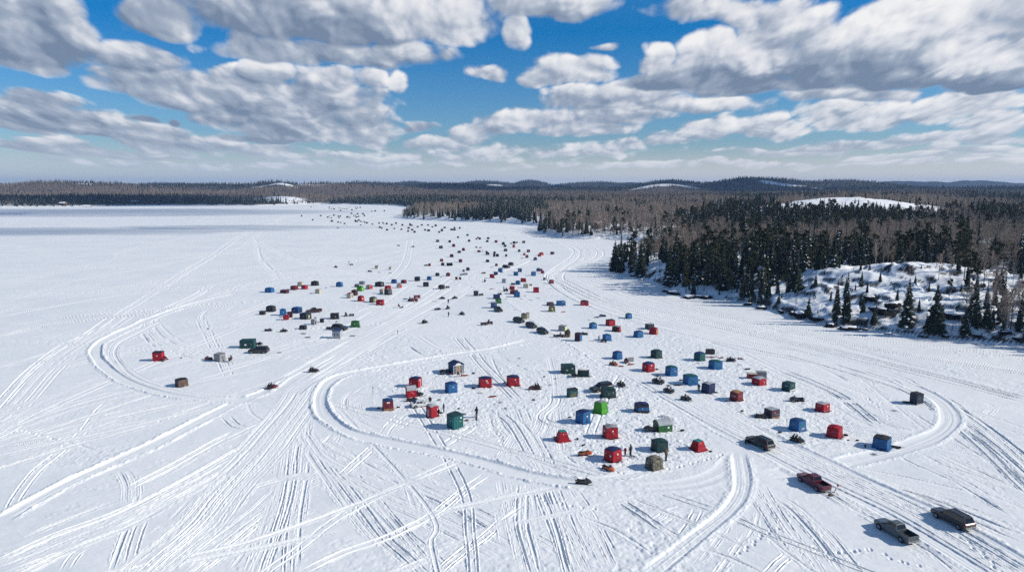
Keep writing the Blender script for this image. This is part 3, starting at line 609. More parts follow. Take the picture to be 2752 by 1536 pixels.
def shore_dist(X, Y):
    """signed distance to the shoreline, positive on land"""
    X = np.asarray(X, float); Y = np.asarray(Y, float); dm = np.full(X.shape, 1e12); ins = np.zeros(X.shape, bool)
    for i in range(len(LP)):
        a, b = LP[i], LP[(i + 1) % len(LP)]; u = b - a; l2 = (u ** 2).sum()
        t = np.clip(((X - a[0]) * u[0] + (Y - a[1]) * u[1]) / l2, 0, 1)
        dm = np.minimum(dm, (X - a[0] - t * u[0]) ** 2 + (Y - a[1] - t * u[1]) ** 2)
        ins ^= ((a[1] > Y) != (b[1] > Y)) & (X < (b[0] - a[0]) * (Y - a[1]) / (b[1] - a[1] + 1e-12) + a[0])
    return np.sqrt(dm) * np.where(ins, 1, -1)
# (px, py of the crest, forward distance, radius across, radius along, tree height taken off, bare 0..1)
HILLS = []
def hill(px, py, D, rx, ry, off=0.0, base=0.0):
    x, y, z = at_dist(px, py, D); HILLS.append((x, y, max(z - off - base, 1.0), rx, ry))
    return x, y
K1 = hill(2400, 716, 232, 36, 26, base=7.0)             # the snowy knoll by the shore
hill(2600, 748, 222, 28, 22, base=6.0); hill(2170, 800, 232, 16, 18, base=6)
K2 = hill(2280, 533, 720, 120, 60, 0, 8)                 # the bare white hill in the wood
hill(2170, 546, 730, 46, 40, 0, 8)
hill(2010, 566, 640, 60, 40, 12, 6)
hill(1770, 705, 300, 16, 20, 0, 4); hill(2000, 740, 290, 40, 26, 6, 4)
hill(2500, 600, 420, 70, 60, 12, 8); hill(2750, 620, 360, 60, 50, 12, 8); hill(2350, 590, 460, 50, 50, 12, 8)
# middle distance rises
hill(750, 525, 1750, 260, 120, 14, 8); hill(360, 528, 1700, 330, 140, 14, 8); hill(40, 524, 1650, 330, 140, 14, 8); hill(1150, 528, 1900, 300, 160, 14, 8); hill(745, 526, 1600, 75, 50, 0, 8); hill(655, 534, 1585, 60, 45, 0, 8)
hill(1500, 527, 1600, 300, 200, 14, 10); hill(1950, 520, 1400, 320, 220, 14, 10); hill(2500, 512, 1300, 320, 220, 14, 10)
# ridges
for (px, py, D, rx, ry) in ((200, 489, 2700, 620, 420), (-150, 494, 2700, 600, 400), (560, 493, 3000, 520, 420), (740, 486, 2900, 230, 260), (860, 488, 3000, 260, 260), (1010, 487, 3300, 420, 340), (420, 492, 4500, 900, 600),
        (1200, 492, 3300, 420, 400), (1300, 487, 5200, 480, 600), (1120, 486, 5000, 500, 600), (1430, 484, 5200, 260, 500), (1590, 487, 5400, 520, 600), (1620, 500, 3000, 600, 400),
        (1810, 483, 4200, 420, 460), (1930, 486, 4000, 500, 400), (1450, 500, 3600, 420, 380), (2070, 476, 3600, 420, 420), (2010, 480, 3500, 330, 420), (2250, 484, 3600, 520, 420),
        (2450, 484, 7500, 900, 800), (2620, 484, 7800, 900, 800), (2850, 485, 7600, 900, 800), (2400, 500, 2600, 600, 400), (2800, 498, 2700, 700, 420), (900, 496, 2300, 420, 260), (1700, 489, 6500, 900, 800), (3100, 486, 6000, 900, 700), (-500, 488, 5500, 1200, 800)):
    hill(px, py, D, rx * .72, ry * .8, 7, 11)
hill(1800, 494, 2650, 170, 150, 0, 8); hill(1500, 490, 3400, 70, 90, 0, 8); hill(752, 493.5, 2740, 105, 90, 0, 8); hill(832, 498, 2700, 70, 80, 0, 8)
def land_h(X, Y):
    d = shore_dist(X, Y); dp = np.maximum(d, 0)
    z = 3.0 * (1 - np.exp(-dp / 3.5)) + 2.6 * (1 - np.exp(-dp / 25.0)) + 5.0 * (1 - np.exp(-dp / 260.0))
    z += (.55 * fbm(X * .11, Y * .11, 101, 4) + .35 * np.abs(fbm(X * .28, Y * .28, 103, 3))) * (1 - np.exp(-dp / 4.0)) * np.where(Y < 900, 1, 0)
    rg_ = np.where(Y < 520, 1.0, 0.0) * (1 - np.exp(-dp / 5.0))
    z += rg_ * (1.05 * sstep(-.09, .09, fbm(X * .06 + 9, Y * .075, 107, 2)) + .7 * sstep(-.08, .08, fbm(X * .15, Y * .17, 108, 2)) + .8 * fbm(X * .10, Y * .10, 109, 3) - 1.0)
    z += 2.5 * fbm(X * .008, Y * .008, 105, 4) * (1 - np.exp(-dp / 60.0))
    top = np.zeros_like(z)
    for (hx, hy, hh, rx, ry) in HILLS:
        q = ((X - hx) / rx) ** 2 + ((Y - hy) / ry) ** 2
        top = np.maximum(top, hh * np.exp(-q * .9)) if hy > 900 else top
    for (hx, hy, hh, rx, ry) in HILLS:
        if hy <= 900:
            q = ((X - hx) / rx) ** 2 + ((Y - hy) / ry) ** 2; top = np.maximum(top, hh * np.exp(-q * .9))
    roll = np.clip((Y - 1500) / 1500, 0, 1)
    z = z + top * (1 - np.exp(-dp / 14.0)) + roll * (top * .16 * fbm(X * .0035, Y * .0035, 111, 4) + 4 * fbm(X * .0016, Y * .0016, 113, 3))
    return np.where(d > 0, np.maximum(z, .02), np.maximum(d * .25, -3.0)), d
# clearings and snow fields: (px, py, distance, half width px, half height px)
CLEAR = [(2430, 770, 219, 370, 92), (2270, 556, 690, 270, 44), (2170, 566, 730, 90, 18), (1985, 566, 640, 85, 12), (1800, 501, 2620, 105, 12), (1500, 498, 3400, 22, 7), (1455, 519, 2300, 50, 3), (755, 495, 2740, 75, 7), (830, 500, 2700, 50, 5), (605, 507, 2280, 50, 6), (225, 498, 2600, 32, 5), (10, 516, 1900, 10, 3),
         (745, 540, 1580, 78, 20), (652, 544, 1570, 52, 14), (1040, 545, 1600, 32, 5), (1130, 585, 830, 30, 8), (1200, 585, 800, 40, 7), (1300, 592, 780, 40, 7), (1620, 618, 590, 60, 10), (2100, 500, 3300, 60, 10), (1960, 510, 3000, 60, 8), (2220, 503, 3200, 40, 4), (1330, 490, 4800, 22, 3), (835, 497, 2900, 40, 4), (2640, 690, 300, 60, 30), (1770, 720, 300, 40, 30), (2500, 850, 196, 150, 50)]
CL = []
for (px, py, D, rx, ry) in CLEAR:
    x, y, z = at_dist(px, py, D); k = F_PX / D
    CL.append((x, y, rx / k, max(ry / k * 3.2, rx / k * .35)))
# trees left low in front of the white hill
def clearing(X, Y):
    c = np.zeros(np.shape(X))
    for (x, y, rx, ry) in CL:
        q = ((X - x) / rx) ** 2 + ((Y - y) / ry) ** 2
        c = np.maximum(c, 1 - sstep(.55, 1.25, q + .45 * vnoise(X * 5 / rx, Y * 5 / rx, 121)))
    return c
def land_mat():
    m = bpy.data.materials.new('snow_and_forest_floor'); nt, b, N, L = nodes_of(m); g = G(nt)
    tc = N.new('ShaderNodeTexCoord').outputs['Object']
    far = N.new('ShaderNodeAttribute'); far.attribute_name = 'wooded'; br = N.new('ShaderNodeAttribute'); br.attribute_name = 'brown'; rk = N.new('ShaderNodeAttribute'); rk.attribute_name = 'rock'
    n1 = g.noise(tc, 0.25, 4, .6)
    snow = g.mix(g.mapr(n1, .4, .65, 0, 1), (.78, .81, .86), (.86, .87, .89))
    n2 = g.noise(tc, .045, 5, .7); n3 = g.noise(tc, .012, 4, .6)
    wood = g.mix(br.outputs['Fac'], (.012, .024, .032), (.125, .10, .088))
    wood = g.mix(g.mapr(n2, .35, .7, 0, .75), wood, g.mix(br.outputs['Fac'], (.022, .034, .042), (.085, .072, .066)))
    c = g.mix(far.outputs['Fac'], snow, wood)
    c = g.mix(rk.outputs['Fac'], c, (.035, .034, .036))
    L.new(c, b.inputs['Base Color']); b.inputs['Roughness'].default_value = .75; b.inputs['Specular IOR Level'].default_value = .15
    bp = N.new('ShaderNodeBump'); bp.inputs['Strength'].default_value = .4; bp.inputs['Distance'].default_value = .25
    L.new(g.noise(tc, .9, 5, .6), bp.inputs['Height']); L.new(bp.outputs[0], b.inputs['Normal'])
    return m
def brown_patch(X, Y):
    """where leafless broadleaf trees outnumber the conifers"""
    s = np.where(Y < 1200, 1 / 90.0, 1 / 260.0); n = fbm(X * s, Y * s * .8, 131, 3)
    b = sstep(-.20, .25, n + .20)
    # the far woods lie in belts: dark conifers along the shore, brown birch slopes, dark ridges
    far = sstep(1250, 1450, Y); w = X / np.maximum(Y, 1.0)
    belt = sstep(1620, 1850, Y + 160 * n) * (1 - sstep(2500, 2900, Y + 260 * n)) * .95 + .25 * sstep(.05, .4, n)
    belt = np.clip(np.where(w > -.22, np.maximum(belt, .8 * b * sstep(3200, 2300, Y)), belt), 0, 1)
    return b * (1 - far) + belt * far
def build_land():
    # rows grow with distance; columns fan out
    ys = [95.0]
    while ys[-1] < 11500: ys.append(ys[-1] + (max(.55, ys[-1] * .0030) if ys[-1] < 420 else ys[-1] * .0052))
    ys = np.array(ys); us = np.concatenate([np.linspace(-2.2, -1.04, 40), np.linspace(-1.02, 1.02, 760), np.linspace(1.03, 2.4, 130)])
    Y = np.repeat(ys[:, None], len(us), 1); X = us[None, :] * Y
    Z, d = land_h(X, Y)
    clr = clearing(X, Y); fd = sstep(1150, 1500, Y) * (1 - clr) * np.clip(d / 6, 0, 1)
    fd = np.maximum(fd, .0)
    gy = np.gradient(Z, axis=0) / np.gradient(Y, axis=0); gx = np.gradient(Z, axis=1) / np.gradient(X, axis=1)
    steep = np.hypot(gx, gy) + .22 * fbm(X * .55, Y * .55, 147, 3)
    rock = sstep(.80, 1.0, steep) * (d > .5) * (Y < 520)
    me = np_mesh('hills', np.stack([X, Y, Z], -1).reshape(-1, 3), grid_quads(*X.shape))
    fattr(me, 'wooded', fd); fattr(me, 'brown', brown_patch(X, Y)); fattr(me, 'rock', rock)
    me.materials.append(land_mat()); tag(new_obj('hills', me), kind='structure')
build_land()
# ------------------------------------------------------------------ trees
def needle_mat(name, a, b_):
    m = bpy.data.materials.new(name); nt, b, N, L = nodes_of(m); g = G(nt)
    tc = N.new('ShaderNodeTexCoord').outputs['Object']; oi = N.new('ShaderNodeObjectInfo').outputs['Random']
    n = g.noise(tc, 1.3, 3, .6)
    c = g.mix(g.mapr(n, .3, .7, 0, 1), a, b_)
    c = g.mix(1.0, c, g.comb(*(g.mapr(oi, 0, 1, lo, hi, False) for lo, hi in ((.65, 1.35), (.75, 1.25), (.75, 1.2)))), 'MULTIPLY')
    L.new(c, b.inputs['Base Color']); b.inputs['Roughness'].default_value = .7; b.inputs['Specular IOR Level'].default_value = .15
    return m
M_SPRUCE = needle_mat('spruce_needles', (.014, .025, .018), (.034, .050, .033))
M_PINE = needle_mat('pine_needles', (.030, .040, .020), (.080, .086, .042))
M_TWIG = needle_mat('bare_twigs', (.23, .185, .155), (.38, .315, .27))
M_BARK = mat('bark', (.075, .06, .052), .9, var=.3, scale=6); M_BIRCH = mat('pale_bark', (.40, .37, .34), .8, var=.35, scale=5)
def spruce(seed, h=13.0, r=2.3, slim=1.0):
    rg = random.Random(seed); v = []; f = []; sn = []
    n = 30
    for i in range(n):
        t = i / (n - 1.0); z = h * (.06 + .93 * t); rad = r * slim * (1 - t) ** .82 * (.82 + .36 * rg.random()) + .10
        if rg.random() < .10: rad *= .55
        nb = max(4, int(11 * (1 - t) + 4)); a0 = rg.random() * 6.28
        for k in range(nb):
            a = a0 + 6.283 * k / nb + rg.uniform(-.25, .25); rr = rad * rg.uniform(.72, 1.15); dr = rr * rg.uniform(.18, .42); w = rr * rg.uniform(.20, .32) + .06
            ca, sa = math.cos(a), math.sin(a); zz = z + rg.uniform(-.2, .2)
            b = len(v)
            # a drooping spray: two lobes hung off the branch
            v += [(ca * .05, sa * .05, zz + .12), (ca * rr * .55 - sa * w, sa * rr * .55 + ca * w, zz - dr * .55), (ca * rr, sa * rr, zz - dr * .8), (ca * rr * .55 + sa * w, sa * rr * .55 - ca * w, zz - dr * .55), (ca * rr * .55, sa * rr * .55, zz + .10 - dr * .1), (ca * rr * .5, sa * rr * .5, zz - dr - .25)]
            f += [(b, b + 1, b + 4), (b + 1, b + 2, b + 4), (b + 4, b + 2, b + 3), (b, b + 4, b + 3), (b + 1, b + 5, b + 2), (b + 5, b + 3, b + 2)]
            if rg.random() < .07: sn += list(range(len(f) - 6, len(f) - 2))
    b = len(v); v += [(.1, 0, h * .96), (-.06, .09, h * .96), (-.06, -.09, h * .96), (0, 0, h * 1.03)]; f += [(b, b + 1, b + 3), (b + 1, b + 2, b + 3), (b + 2, b, b + 3)]
    return v, f, sn
def pine(seed, h=14.0):
    rg = random.Random(seed); v = []; f = []; limbs = []
    for i in range(17):
        t = (i + rg.random()) / 17; z = h * (.34 + .62 * t); rr = (2.9 * (1 - t) ** .6 * rg.uniform(.5, 1.15) + .5); a = rg.random() * 6.283
        tip = (math.cos(a) * rr, math.sin(a) * rr, z + rr * rg.uniform(.0, .3)); limbs.append(((0, 0, z - .2), tip))
        for k in range(rg.randint(4, 7)):
            q = rg.uniform(.35, 1.05); cx, cy, cz = tip[0] * q, tip[1] * q, z + (tip[2] - z) * q + rg.uniform(-.1, .35); cl = rg.uniform(.55, 1.05)
            for j in range(12):
                p = Vector((rg.gauss(0, 1), rg.gauss(0, 1), rg.gauss(0, .5))); p = p.normalized() * cl * rg.uniform(.3, 1)
                u = Vector((rg.gauss(0, 1), rg.gauss(0, 1), rg.gauss(0, .4))).normalized() * cl * .42; w = u.cross(Vector((rg.gauss(0, 1), rg.gauss(0, 1), rg.gauss(0, 1)))).normalized() * cl * .26
                c = Vector((cx, cy, cz)) + p; b = len(v); v += [tuple(c - u), tuple(c + w), tuple(c + u), tuple(c - w)]; f.append((b, b + 1, b + 2, b + 3))
    return v, f, limbs
def bare(seed, h=12.0, spread=2.2, nb=26, tw=9):
    """a leafless crown: thin branches and twigs as slivers"""
    rg = random.Random(seed); v = []; f = []
    def sliver(p, q, w):
        d = Vector(q) - Vector(p); s = d.cross(Vector((rg.gauss(0, 1), rg.gauss(0, 1), rg.gauss(0, .3)))).normalized() * w; b = len(v)
        s2 = d.cross(s).normalized() * w
        v.extend([tuple(Vector(p) - s), tuple(Vector(p) + s), tuple(Vector(p) + s2), tuple(q)]); f.extend([(b, b + 1, b + 3), (b + 1, b + 2, b + 3), (b + 2, b, b + 3)])
    for i in range(nb):
        t = .28 + .72 * (i + rg.random()) / nb; z = h * t; a = rg.random() * 6.283; ln = spread * (1.15 - .75 * t) * rg.uniform(.6, 1.25) + .3
        e = Vector((math.cos(a) * ln, math.sin(a) * ln, z + ln * rg.uniform(.7, 1.5))); p0 = Vector((0, 0, z - .2)); sliver(p0, e, .05)
        for k in range(tw):
            q = p0.lerp(e, rg.uniform(.25, 1)); l2 = rg.uniform(.5, 1.3)
            w = q + Vector((rg.gauss(0, .45), rg.gauss(0, .45), rg.uniform(.35, 1.0))) * l2; sliver(q, w, .042)
            for j in range(2):
                q2 = q.lerp(w, rg.uniform(.3, .9)); sliver(q2, q2 + Vector((rg.gauss(0, .4), rg.gauss(0, .4), rg.uniform(.2, .8))) * .7, .032)
    return v, f
def trunk(seed, h, r, lean=.25, n=6, limbs=()):
    rg = random.Random(seed); m = MB(); k = 7; lx, ly = rg.uniform(-lean, lean), rg.uniform(-lean, lean)
    pts = [(lx * (i / k) ** 2 + rg.uniform(-.03, .03), ly * (i / k) ** 2, h * i / k - .5 * (i == 0)) for i in range(k + 1)]
    m.tube(pts, r, n, 0, r2=r * .15)
    for a, b in limbs: m.tube([a, b], r * .35, 4, 0, r2=.02, caps=False)
    return m
def mk(name, v, f, m, sn=()):
    me = bpy.data.meshes.new(name); me.from_pydata(v, [], f); me.materials.append(m)
    if sn:
        me.materials.append(M_SNOW)
        for i in sn: me.polygons[i].material_index = 1
    return me
KINDS = []        # (kind name, crown mesh, trunk mesh, height)
for i in range(5):
    h = (13.5, 12.0, 15.0, 11.0, 14.0)[i]; v, f, sn = spruce(10 + i, h, (2.3, 2.0, 2.2, 2.3, 1.7)[i], (1, 1, .85, 1.0, .8)[i])
    KINDS.append(('spruce_tree', mk('crown', v, f, M_SPRUCE, sn), trunk(20 + i, h, .19).mesh('trunk', M_BARK), h))
for i in range(3):
    h = (14.0, 15.5, 12.5)[i]; v, f, lb = pine(30 + i, h)
    KINDS.append(('pine_tree', mk('crown', v, f, M_PINE), trunk(40 + i, h * .95, .22, .5, limbs=lb).mesh('trunk', M_BARK), h))
for i in range(5):
    h = (11.5, 13.0, 12.0, 10.0, 12.5)[i]; v, f = bare(50 + i, h * .86, (1.9, 2.2, 1.6, 2.3, 1.8)[i], 26)
    KINDS.append(('bare_tree', mk('crown', v, f, M_TWIG), trunk(60 + i, h * .95, .16, .5).mesh('trunk', M_BIRCH if i % 2 == 0 else M_BARK), h))
NK = {'spruce_tree': (0, 5), 'pine_tree': (5, 8), 'bare_tree': (8, 13)}

# scatter: one jittered cell pattern per distance band, trees inside the wider view only
def scatter(y0, y1, s):
    n = int((y1 - y0) / s); out = []
    for j in range(n):
        y = y0 + (j + .5) * s; hw = .90 * y + 25; hr = 1.15 * y + 60 if y < 1000 else hw; m = int((hw + hr) / s)
        x = -hw + (np.arange(m) + .5) * s; out.append(np.stack([x + nrg.uniform(-.48, .48, m) * s, y + nrg.uniform(-.48, .48, m) * s], 1))
    return np.concatenate(out)
PTS = []
for (y0, y1, s) in ((110, 330, 3.9), (330, 620, 4.2), (620, 1000, 5.2), (1000, 1700, 7.0), (1700, 2600, 10.5), (2600, 3800, 15.0), (3800, 5600, 22.0)):
    p = scatter(y0, y1, s); d = shore_dist(p[:, 0], p[:, 1]); p = p[d > .8]; d = d[d > .8]
    c = clearing(p[:, 0], p[:, 1]); br = brown_patch(p[:, 0], p[:, 1])
    if y0 >= 1700:      # only slopes that face the camera carry their own trees that far away
        z1, _ = land_h(p[:, 0], p[:, 1]); z2, _ = land_h(p[:, 0] * .985, p[:, 1] * .985)
        face = (z1 - z2) > -.012 * p[:, 1] * .6
    else: face = np.ones(len(p), bool)
    u = nrg.random(len(p)); gap = sstep(.30, .55, fbm(p[:, 0] / 16.0, p[:, 1] / 22.0, 151, 2)) * .8 if y0 < 900 else 0
    keep = face & (u > np.maximum(c * (.985 if y0 < 330 else .95 if y0 < 1000 else .82), gap))
    sh = np.exp(-d / 14.0)
    con = nrg.random(len(p)) < np.clip(.90 - .84 * br + .45 * sh, 0, .97)
    for i in np.nonzero(keep)[0]:
        PTS.append((p[i, 0], p[i, 1], con[i], d[i], c[i]))
# undergrowth: bushes and saplings along the shore and over the open knoll
p = scatter(110, 360, 3.1); d = shore_dist(p[:, 0], p[:, 1]); c = clearing(p[:, 0], p[:, 1]); k = (d > .6) & (nrg.random(len(p)) < np.where(d < 12, .5, np.where(c > .4, .16, .2)))
NBIG = len(PTS)
for i in np.nonzero(k)[0]: PTS.append((p[i, 0], p[i, 1], nrg.random() < .5, d[i], -1.0))
PTS = np.array(PTS); PZ, _ = land_h(PTS[:, 0], PTS[:, 1])
NT = len(PTS)
hsh = nrg.random(NT); kind = np.where(PTS[:, 2] > .5, np.where((hsh < .30) & (PTS[:, 1] < 700), 1, 0), 2)
var = np.where(kind == 0, nrg.integers(0, 5, NT), np.where(kind == 1, 5 + nrg.integers(0, 3, NT), 8 + nrg.integers(0, 5, NT)))
scl = np.clip(nrg.normal(.86, .19, NT), .40, 1.32) * np.where(PTS[:, 4] > .5, .5, 1.0) * np.where(PTS[:, 3] < 6, .8, 1.0)
scl *= np.where(kind == 2, .92, 1.0)
scl = np.where(PTS[:, 4] < 0, nrg.uniform(.10, .26, NT) * np.where((PTS[:, 2] > .5) & (nrg.random(NT) < .4), 1.8, 1.0), scl)
rot = nrg.uniform(0, 6.283, NT)
# how much of each tree shows above the nearer ones: a skyline walked from near to far
SKY = np.full(2800, 1e9); SHOW = np.zeros(NT); HK = np.array([k[3] for k in KINDS])
for i in np.argsort(PTS[:, 1]):
    x, y = PTS[i, 0], PTS[i, 1]
    if y > 700: break
    if PTS[i, 4] < 0: continue
    h = HK[var[i]] * scl[i]; px, yt = proj(x, y, PZ[i] + h); _, yb = proj(x, y, PZ[i])
    if px < 4 or px > 2748 or yt > 1536: continue
    w = max(1, int(.11 * (yb - yt))); a, b = max(int(px) - w, 0), min(int(px) + w + 1, 2752)
    s = SKY[a:b]; SHOW[i] = np.clip(np.minimum(s, yb) - yt, 0, None).mean(); SKY[a:b] = np.minimum(s, yt + (yb - yt) * .25)
def on_land(px, py, d0=120, d1=900):
    """first point of the land seen at a photograph pixel"""
    D = np.arange(d0, d1, .5); d = ray(px, py); t = D / d[1]
    zz, _ = land_h(d[0] * t, D); k = np.nonzero(CAM_H + d[2] * t <= zz)[0]
    k = k[0] if len(k) else len(D) - 1
    return d[0] * t[k], D[k], zz[k]
def tree(ki, x, y, z, s, r, label, group, wide=1.0):
    name, crown, tr, h = KINDS[ki]
    e = empty(name, (x, y, z - .1), r); e.scale = (s * wide, s * wide, s)
    tag(e, label, name.replace('_', ' '), group)
    new_obj('crown', crown, e); new_obj('trunk', tr, e)
    return e
# trees one can tell apart, on and round the snowy knoll: (px, py of the foot, height px, kind index, width, label)
OWN = [(2436, 878, 130, 0, 1.05, 'tall full spruce at the foot of the snowy knoll, left of a twin spruce'),
 (2511, 898, 130, 3, 1.15, 'broad dark spruce low on the snowy knoll, right of the tallest slender one'),
 (2593, 899, 74, 1, 1.2, 'short stout spruce by the shore rocks, right of the two big knoll spruces'),
 (2347, 873, 46, 3, 1.1, 'small spruce above the black shore boulders left of the big knoll spruces'),
 (2411, 807, 36, 1, .9, 'little spruce halfway up the knoll above the tall full spruce'), (2496, 784, 38, 2, .8, 'thin little spruce high on the open snow of the knoll'),
 (2469, 838, 41, 1, .9, 'young spruce between the two big spruces of the knoll'), (2315, 770, 43, 0, 1.0, 'small dark spruce near the left crest of the knoll'), (2330, 786, 38, 2, .9, 'small narrow spruce just below the left crest of the knoll'),
 (2272, 860, 128, 4, 1.2, 'ragged tall spruce on the left flank of the knoll above round boulders'), (2247, 846, 95, 2, 1.1, 'grey green spruce at the left edge of the knoll'), (2172, 846, 48, 3, 1.0, 'small bushy spruce by the shore left of the knoll'),
 (2550, 803, 52, 5, 1.0, 'small flat topped pine on the right shoulder of the knoll'), (2522, 754, 74, 8, 1.0, 'leafless tree standing alone on the crest of the knoll'), (2553, 752, 70, 10, 1.1, 'twiggy leafless tree right of the lone one on the knoll crest'),
 (2590, 756, 118, 6, 1.0, 'tall dark pine at the right end of the knoll crest'), (2604, 778, 100, 7, 1.0, 'pine leaning over bare stems right of the knoll crest'), (2692, 862, 128, 2, .9, 'tall narrow spruce by the right edge above the shore'), (2738, 892, 112, 4, 1.1, 'dark spruce cut by the right edge of the view at the shore'),
 (2650, 828, 80, 2, .8, 'slim spruce on the snow right of the knoll'), (2716, 884, 120, 11, .8, 'bare grey tree leaning beside the last shore spruces'), (2365, 757, 30, 1, 1.1, 'low dark shrubby spruce on the crest snow of the knoll'),
 (1652, 729, 84, 0, 1.3, 'snow dusted spruce on the very tip of the near peninsula'), (1668, 733, 108, 2, 1.0, 'tall dark spruce second from the tip of the near peninsula'), (1700, 712, 92, 6, 1.1, 'pine with a bare stem on the near peninsula tip'), (1797, 765, 105, 0, 1.1, 'dark pointed spruce over a snow gully of the near peninsula'),
 (1722, 742, 96, 1, 1.1, 'spruce at the water line left of the snow gully'), (1826, 690, 90, 9, 1.3, 'wide grey leafless tree standing out among the dark peninsula spruces')]
for (px, py, hp, ki, wd, lab) in OWN:
    x, y, z = on_land(px, py); tree(ki, x, y, z, hp / ppm(x, y, z) / KINDS[ki][3], rng.random() * 6.28, lab, 'trees on the near shore that stand apart', wd)
# the mixed stand on the right slope of the knoll
for i in range(26):
    px, py = rng.uniform(2585, 2790), rng.uniform(760, 905); x, y, z = on_land(px, py); ki = rng.choice((0, 1, 2, 4, 6, 8, 9, 10, 11))
    nm = 'leafless tree' if ki >= 8 else 'pine' if ki >= 5 else 'dark spruce'
    tree(ki, x, y, z, rng.uniform(50, 112) / ppm(x, y, z) / KINDS[ki][3], rng.random() * 6.28, nm + ' in the mixed stand right of the snowy knoll', nm + 's in the mixed stand right of the snowy knoll')
ZONES = [(lambda x, y: y < 235, 'on the near shore round the snowy knoll'), (lambda x, y: y < 330 and x < 85, 'on the tip of the near peninsula'), (lambda x, y: y < 330, 'on the near peninsula behind the shore rocks'),
         (lambda x, y: y < 450, 'in the wood behind the near peninsula'), (lambda x, y: x < 70, 'on the low headland across the bay'), (lambda x, y: True, 'in the mixed wood towards the white hill')]
DESC = {0: 'dark pointed spruce', 1: 'dark green bushy pine', 2: 'leafless grey brown tree'}
taken = np.zeros(NT, bool)
for kset, cnt in (((0, 1), 280), ((2,), 230)):
    idx = [i for i in np.argsort(-SHOW) if kind[i] in kset and SHOW[i] > 4][:cnt]
    for i in idx:
        taken[i] = True; x, y = PTS[i, 0], PTS[i, 1]
        zn = next(t for f, t in ZONES if f(x, y))
        tree(var[i], x, y, PZ[i], scl[i], rot[i], '%s standing %s' % (DESC[kind[i]], zn), '%ss %s' % (DESC[kind[i]], zn), 1.0)
# the rest of the wood: nobody could count it
def build_forest():
    src = bpy.data.collections.new('forest_kinds')
    for i, (nm, crown, tr, h) in enumerate(KINDS):
        bm = bmesh.new(); bm.from_mesh(crown); k = len(bm.faces); bm.from_mesh(tr)
        bm.faces.ensure_lookup_table()
        for j, f in enumerate(bm.faces):
            if j >= k: f.material_index = 2
        me = bpy.data.meshes.new('forest_kind'); bm.to_mesh(me); bm.free(); me.materials.append(crown.materials[0]); me.materials.append(M_SNOW); me.materials.append(tr.materials[0])
        o = bpy.data.objects.new('kind_%02d' % i, me); src.objects.link(o)
    sel = ~taken
    P = np.stack([PTS[sel, 0], PTS[sel, 1], PZ[sel] - .15], 1)
    me = bpy.data.meshes.new('forest'); me.vertices.add(len(P)); me.vertices.foreach_set('co', P.astype(np.float32).ravel())
    fattr(me, 'rot', rot[sel]); fattr(me, 'scl', scl[sel]); a = me.attributes.new('idx', 'INT', 'POINT'); a.data.foreach_set('value', var[sel].astype(np.int32))
    ob = new_obj('forest', me); tag(ob, kind='stuff')
    t = bpy.data.node_groups.new('forest_nodes', 'GeometryNodeTree'); t.is_modifier = True
    t.interface.new_socket('Geometry', in_out='INPUT', socket_type='NodeSocketGeometry'); t.interface.new_socket('Geometry', in_out='OUTPUT', socket_type='NodeSocketGeometry')
    N, L = t.nodes, t.links; gi, go = N.new('NodeGroupInput'), N.new('NodeGroupOutput')
    ci = N.new('GeometryNodeCollectionInfo'); ci.inputs['Collection'].default_value = src; ci.inputs['Separate Children'].default_value = True; ci.inputs['Reset Children'].default_value = True
    ip = N.new('GeometryNodeInstanceOnPoints'); ip.inputs['Pick Instance'].default_value = True
    def at(n, ty):
        q = N.new('GeometryNodeInputNamedAttribute'); q.data_type = ty; q.inputs['Name'].default_value = n
        return next(o for o in q.outputs if o.enabled and o.name == 'Attribute')
    cx = N.new('ShaderNodeCombineXYZ'); L.new(at('rot', 'FLOAT'), cx.inputs[2])
    L.new(gi.outputs[0], ip.inputs['Points']); L.new(ci.outputs[0], ip.inputs['Instance']); L.new(at('idx', 'INT'), ip.inputs['Instance Index'])
    er = N.new('FunctionNodeEulerToRotation'); L.new(cx.outputs[0], er.inputs[0]); L.new(er.outputs[0], ip.inputs['Rotation']); L.new(at('scl', 'FLOAT'), ip.inputs['Scale'])
    L.new(ip.outputs[0], go.inputs[0])
    md = ob.modifiers.new('trees', 'NODES'); md.node_group = t
build_forest()
# ------------------------------------------------------------------ shelters
RGB = {'r': (.31, .004, .016), 'R': (.15, .012, .022), 'b': (.012, .105, .28), 'B': (.012, .022, .085), 't': (.006, .085, .092), 'G': (.010, .042, .042), 'g': (.022, .105, .03), 'l': (.05, .27, .02),
       'w': (.46, .42, .35), 'y': (.23, .235, .25), 'k': (.018, .018, .023), 'o': (.10, .105, .06), 'n': (.10, .062, .045), 'c': (.13, .125, .095), 'p': (.045, .03, .05), 'W': (.72, .72, .70), 'Y': (.62, .62, .22), 'O': (.50, .09, .02), 's': (.34, .36, .40),
       'd': (.045, .012, .018), 'e': (.02, .03, .05), 'u': (.010, .045, .15), 'T': (.015, .20, .20), 'N': (.30, .17, .08), 'v': (.006, .050, .055)}
WORD = {'r': 'red', 'R': 'maroon', 'b': 'blue', 'B': 'navy', 't': 'teal', 'G': 'dark green', 'g': 'green', 'l': 'lime green', 'w': 'beige', 'y': 'grey', 'k': 'black', 'o': 'olive', 'n': 'brown', 'c': 'camouflage', 'p': 'dark purple', 'W': 'white', 's': 'pale grey', 'd': 'blackish red', 'e': 'blackish blue', 'u': 'deep blue', 'T': 'turquoise', 'N': 'tan', 'v': 'dark teal', 'O': 'orange', 'Y': 'yellow'}
def cloth(c):
    if c == 'c': return mat('cloth_camouflage', RGB[c], .85, var=.75, scale=3.2, bump=.3)
    return mat('cloth_' + WORD[c].replace(' ', '_'), RGB[c], .58, var=.16, scale=1.6, bump=.45, bscale=2.6, spec=.35)
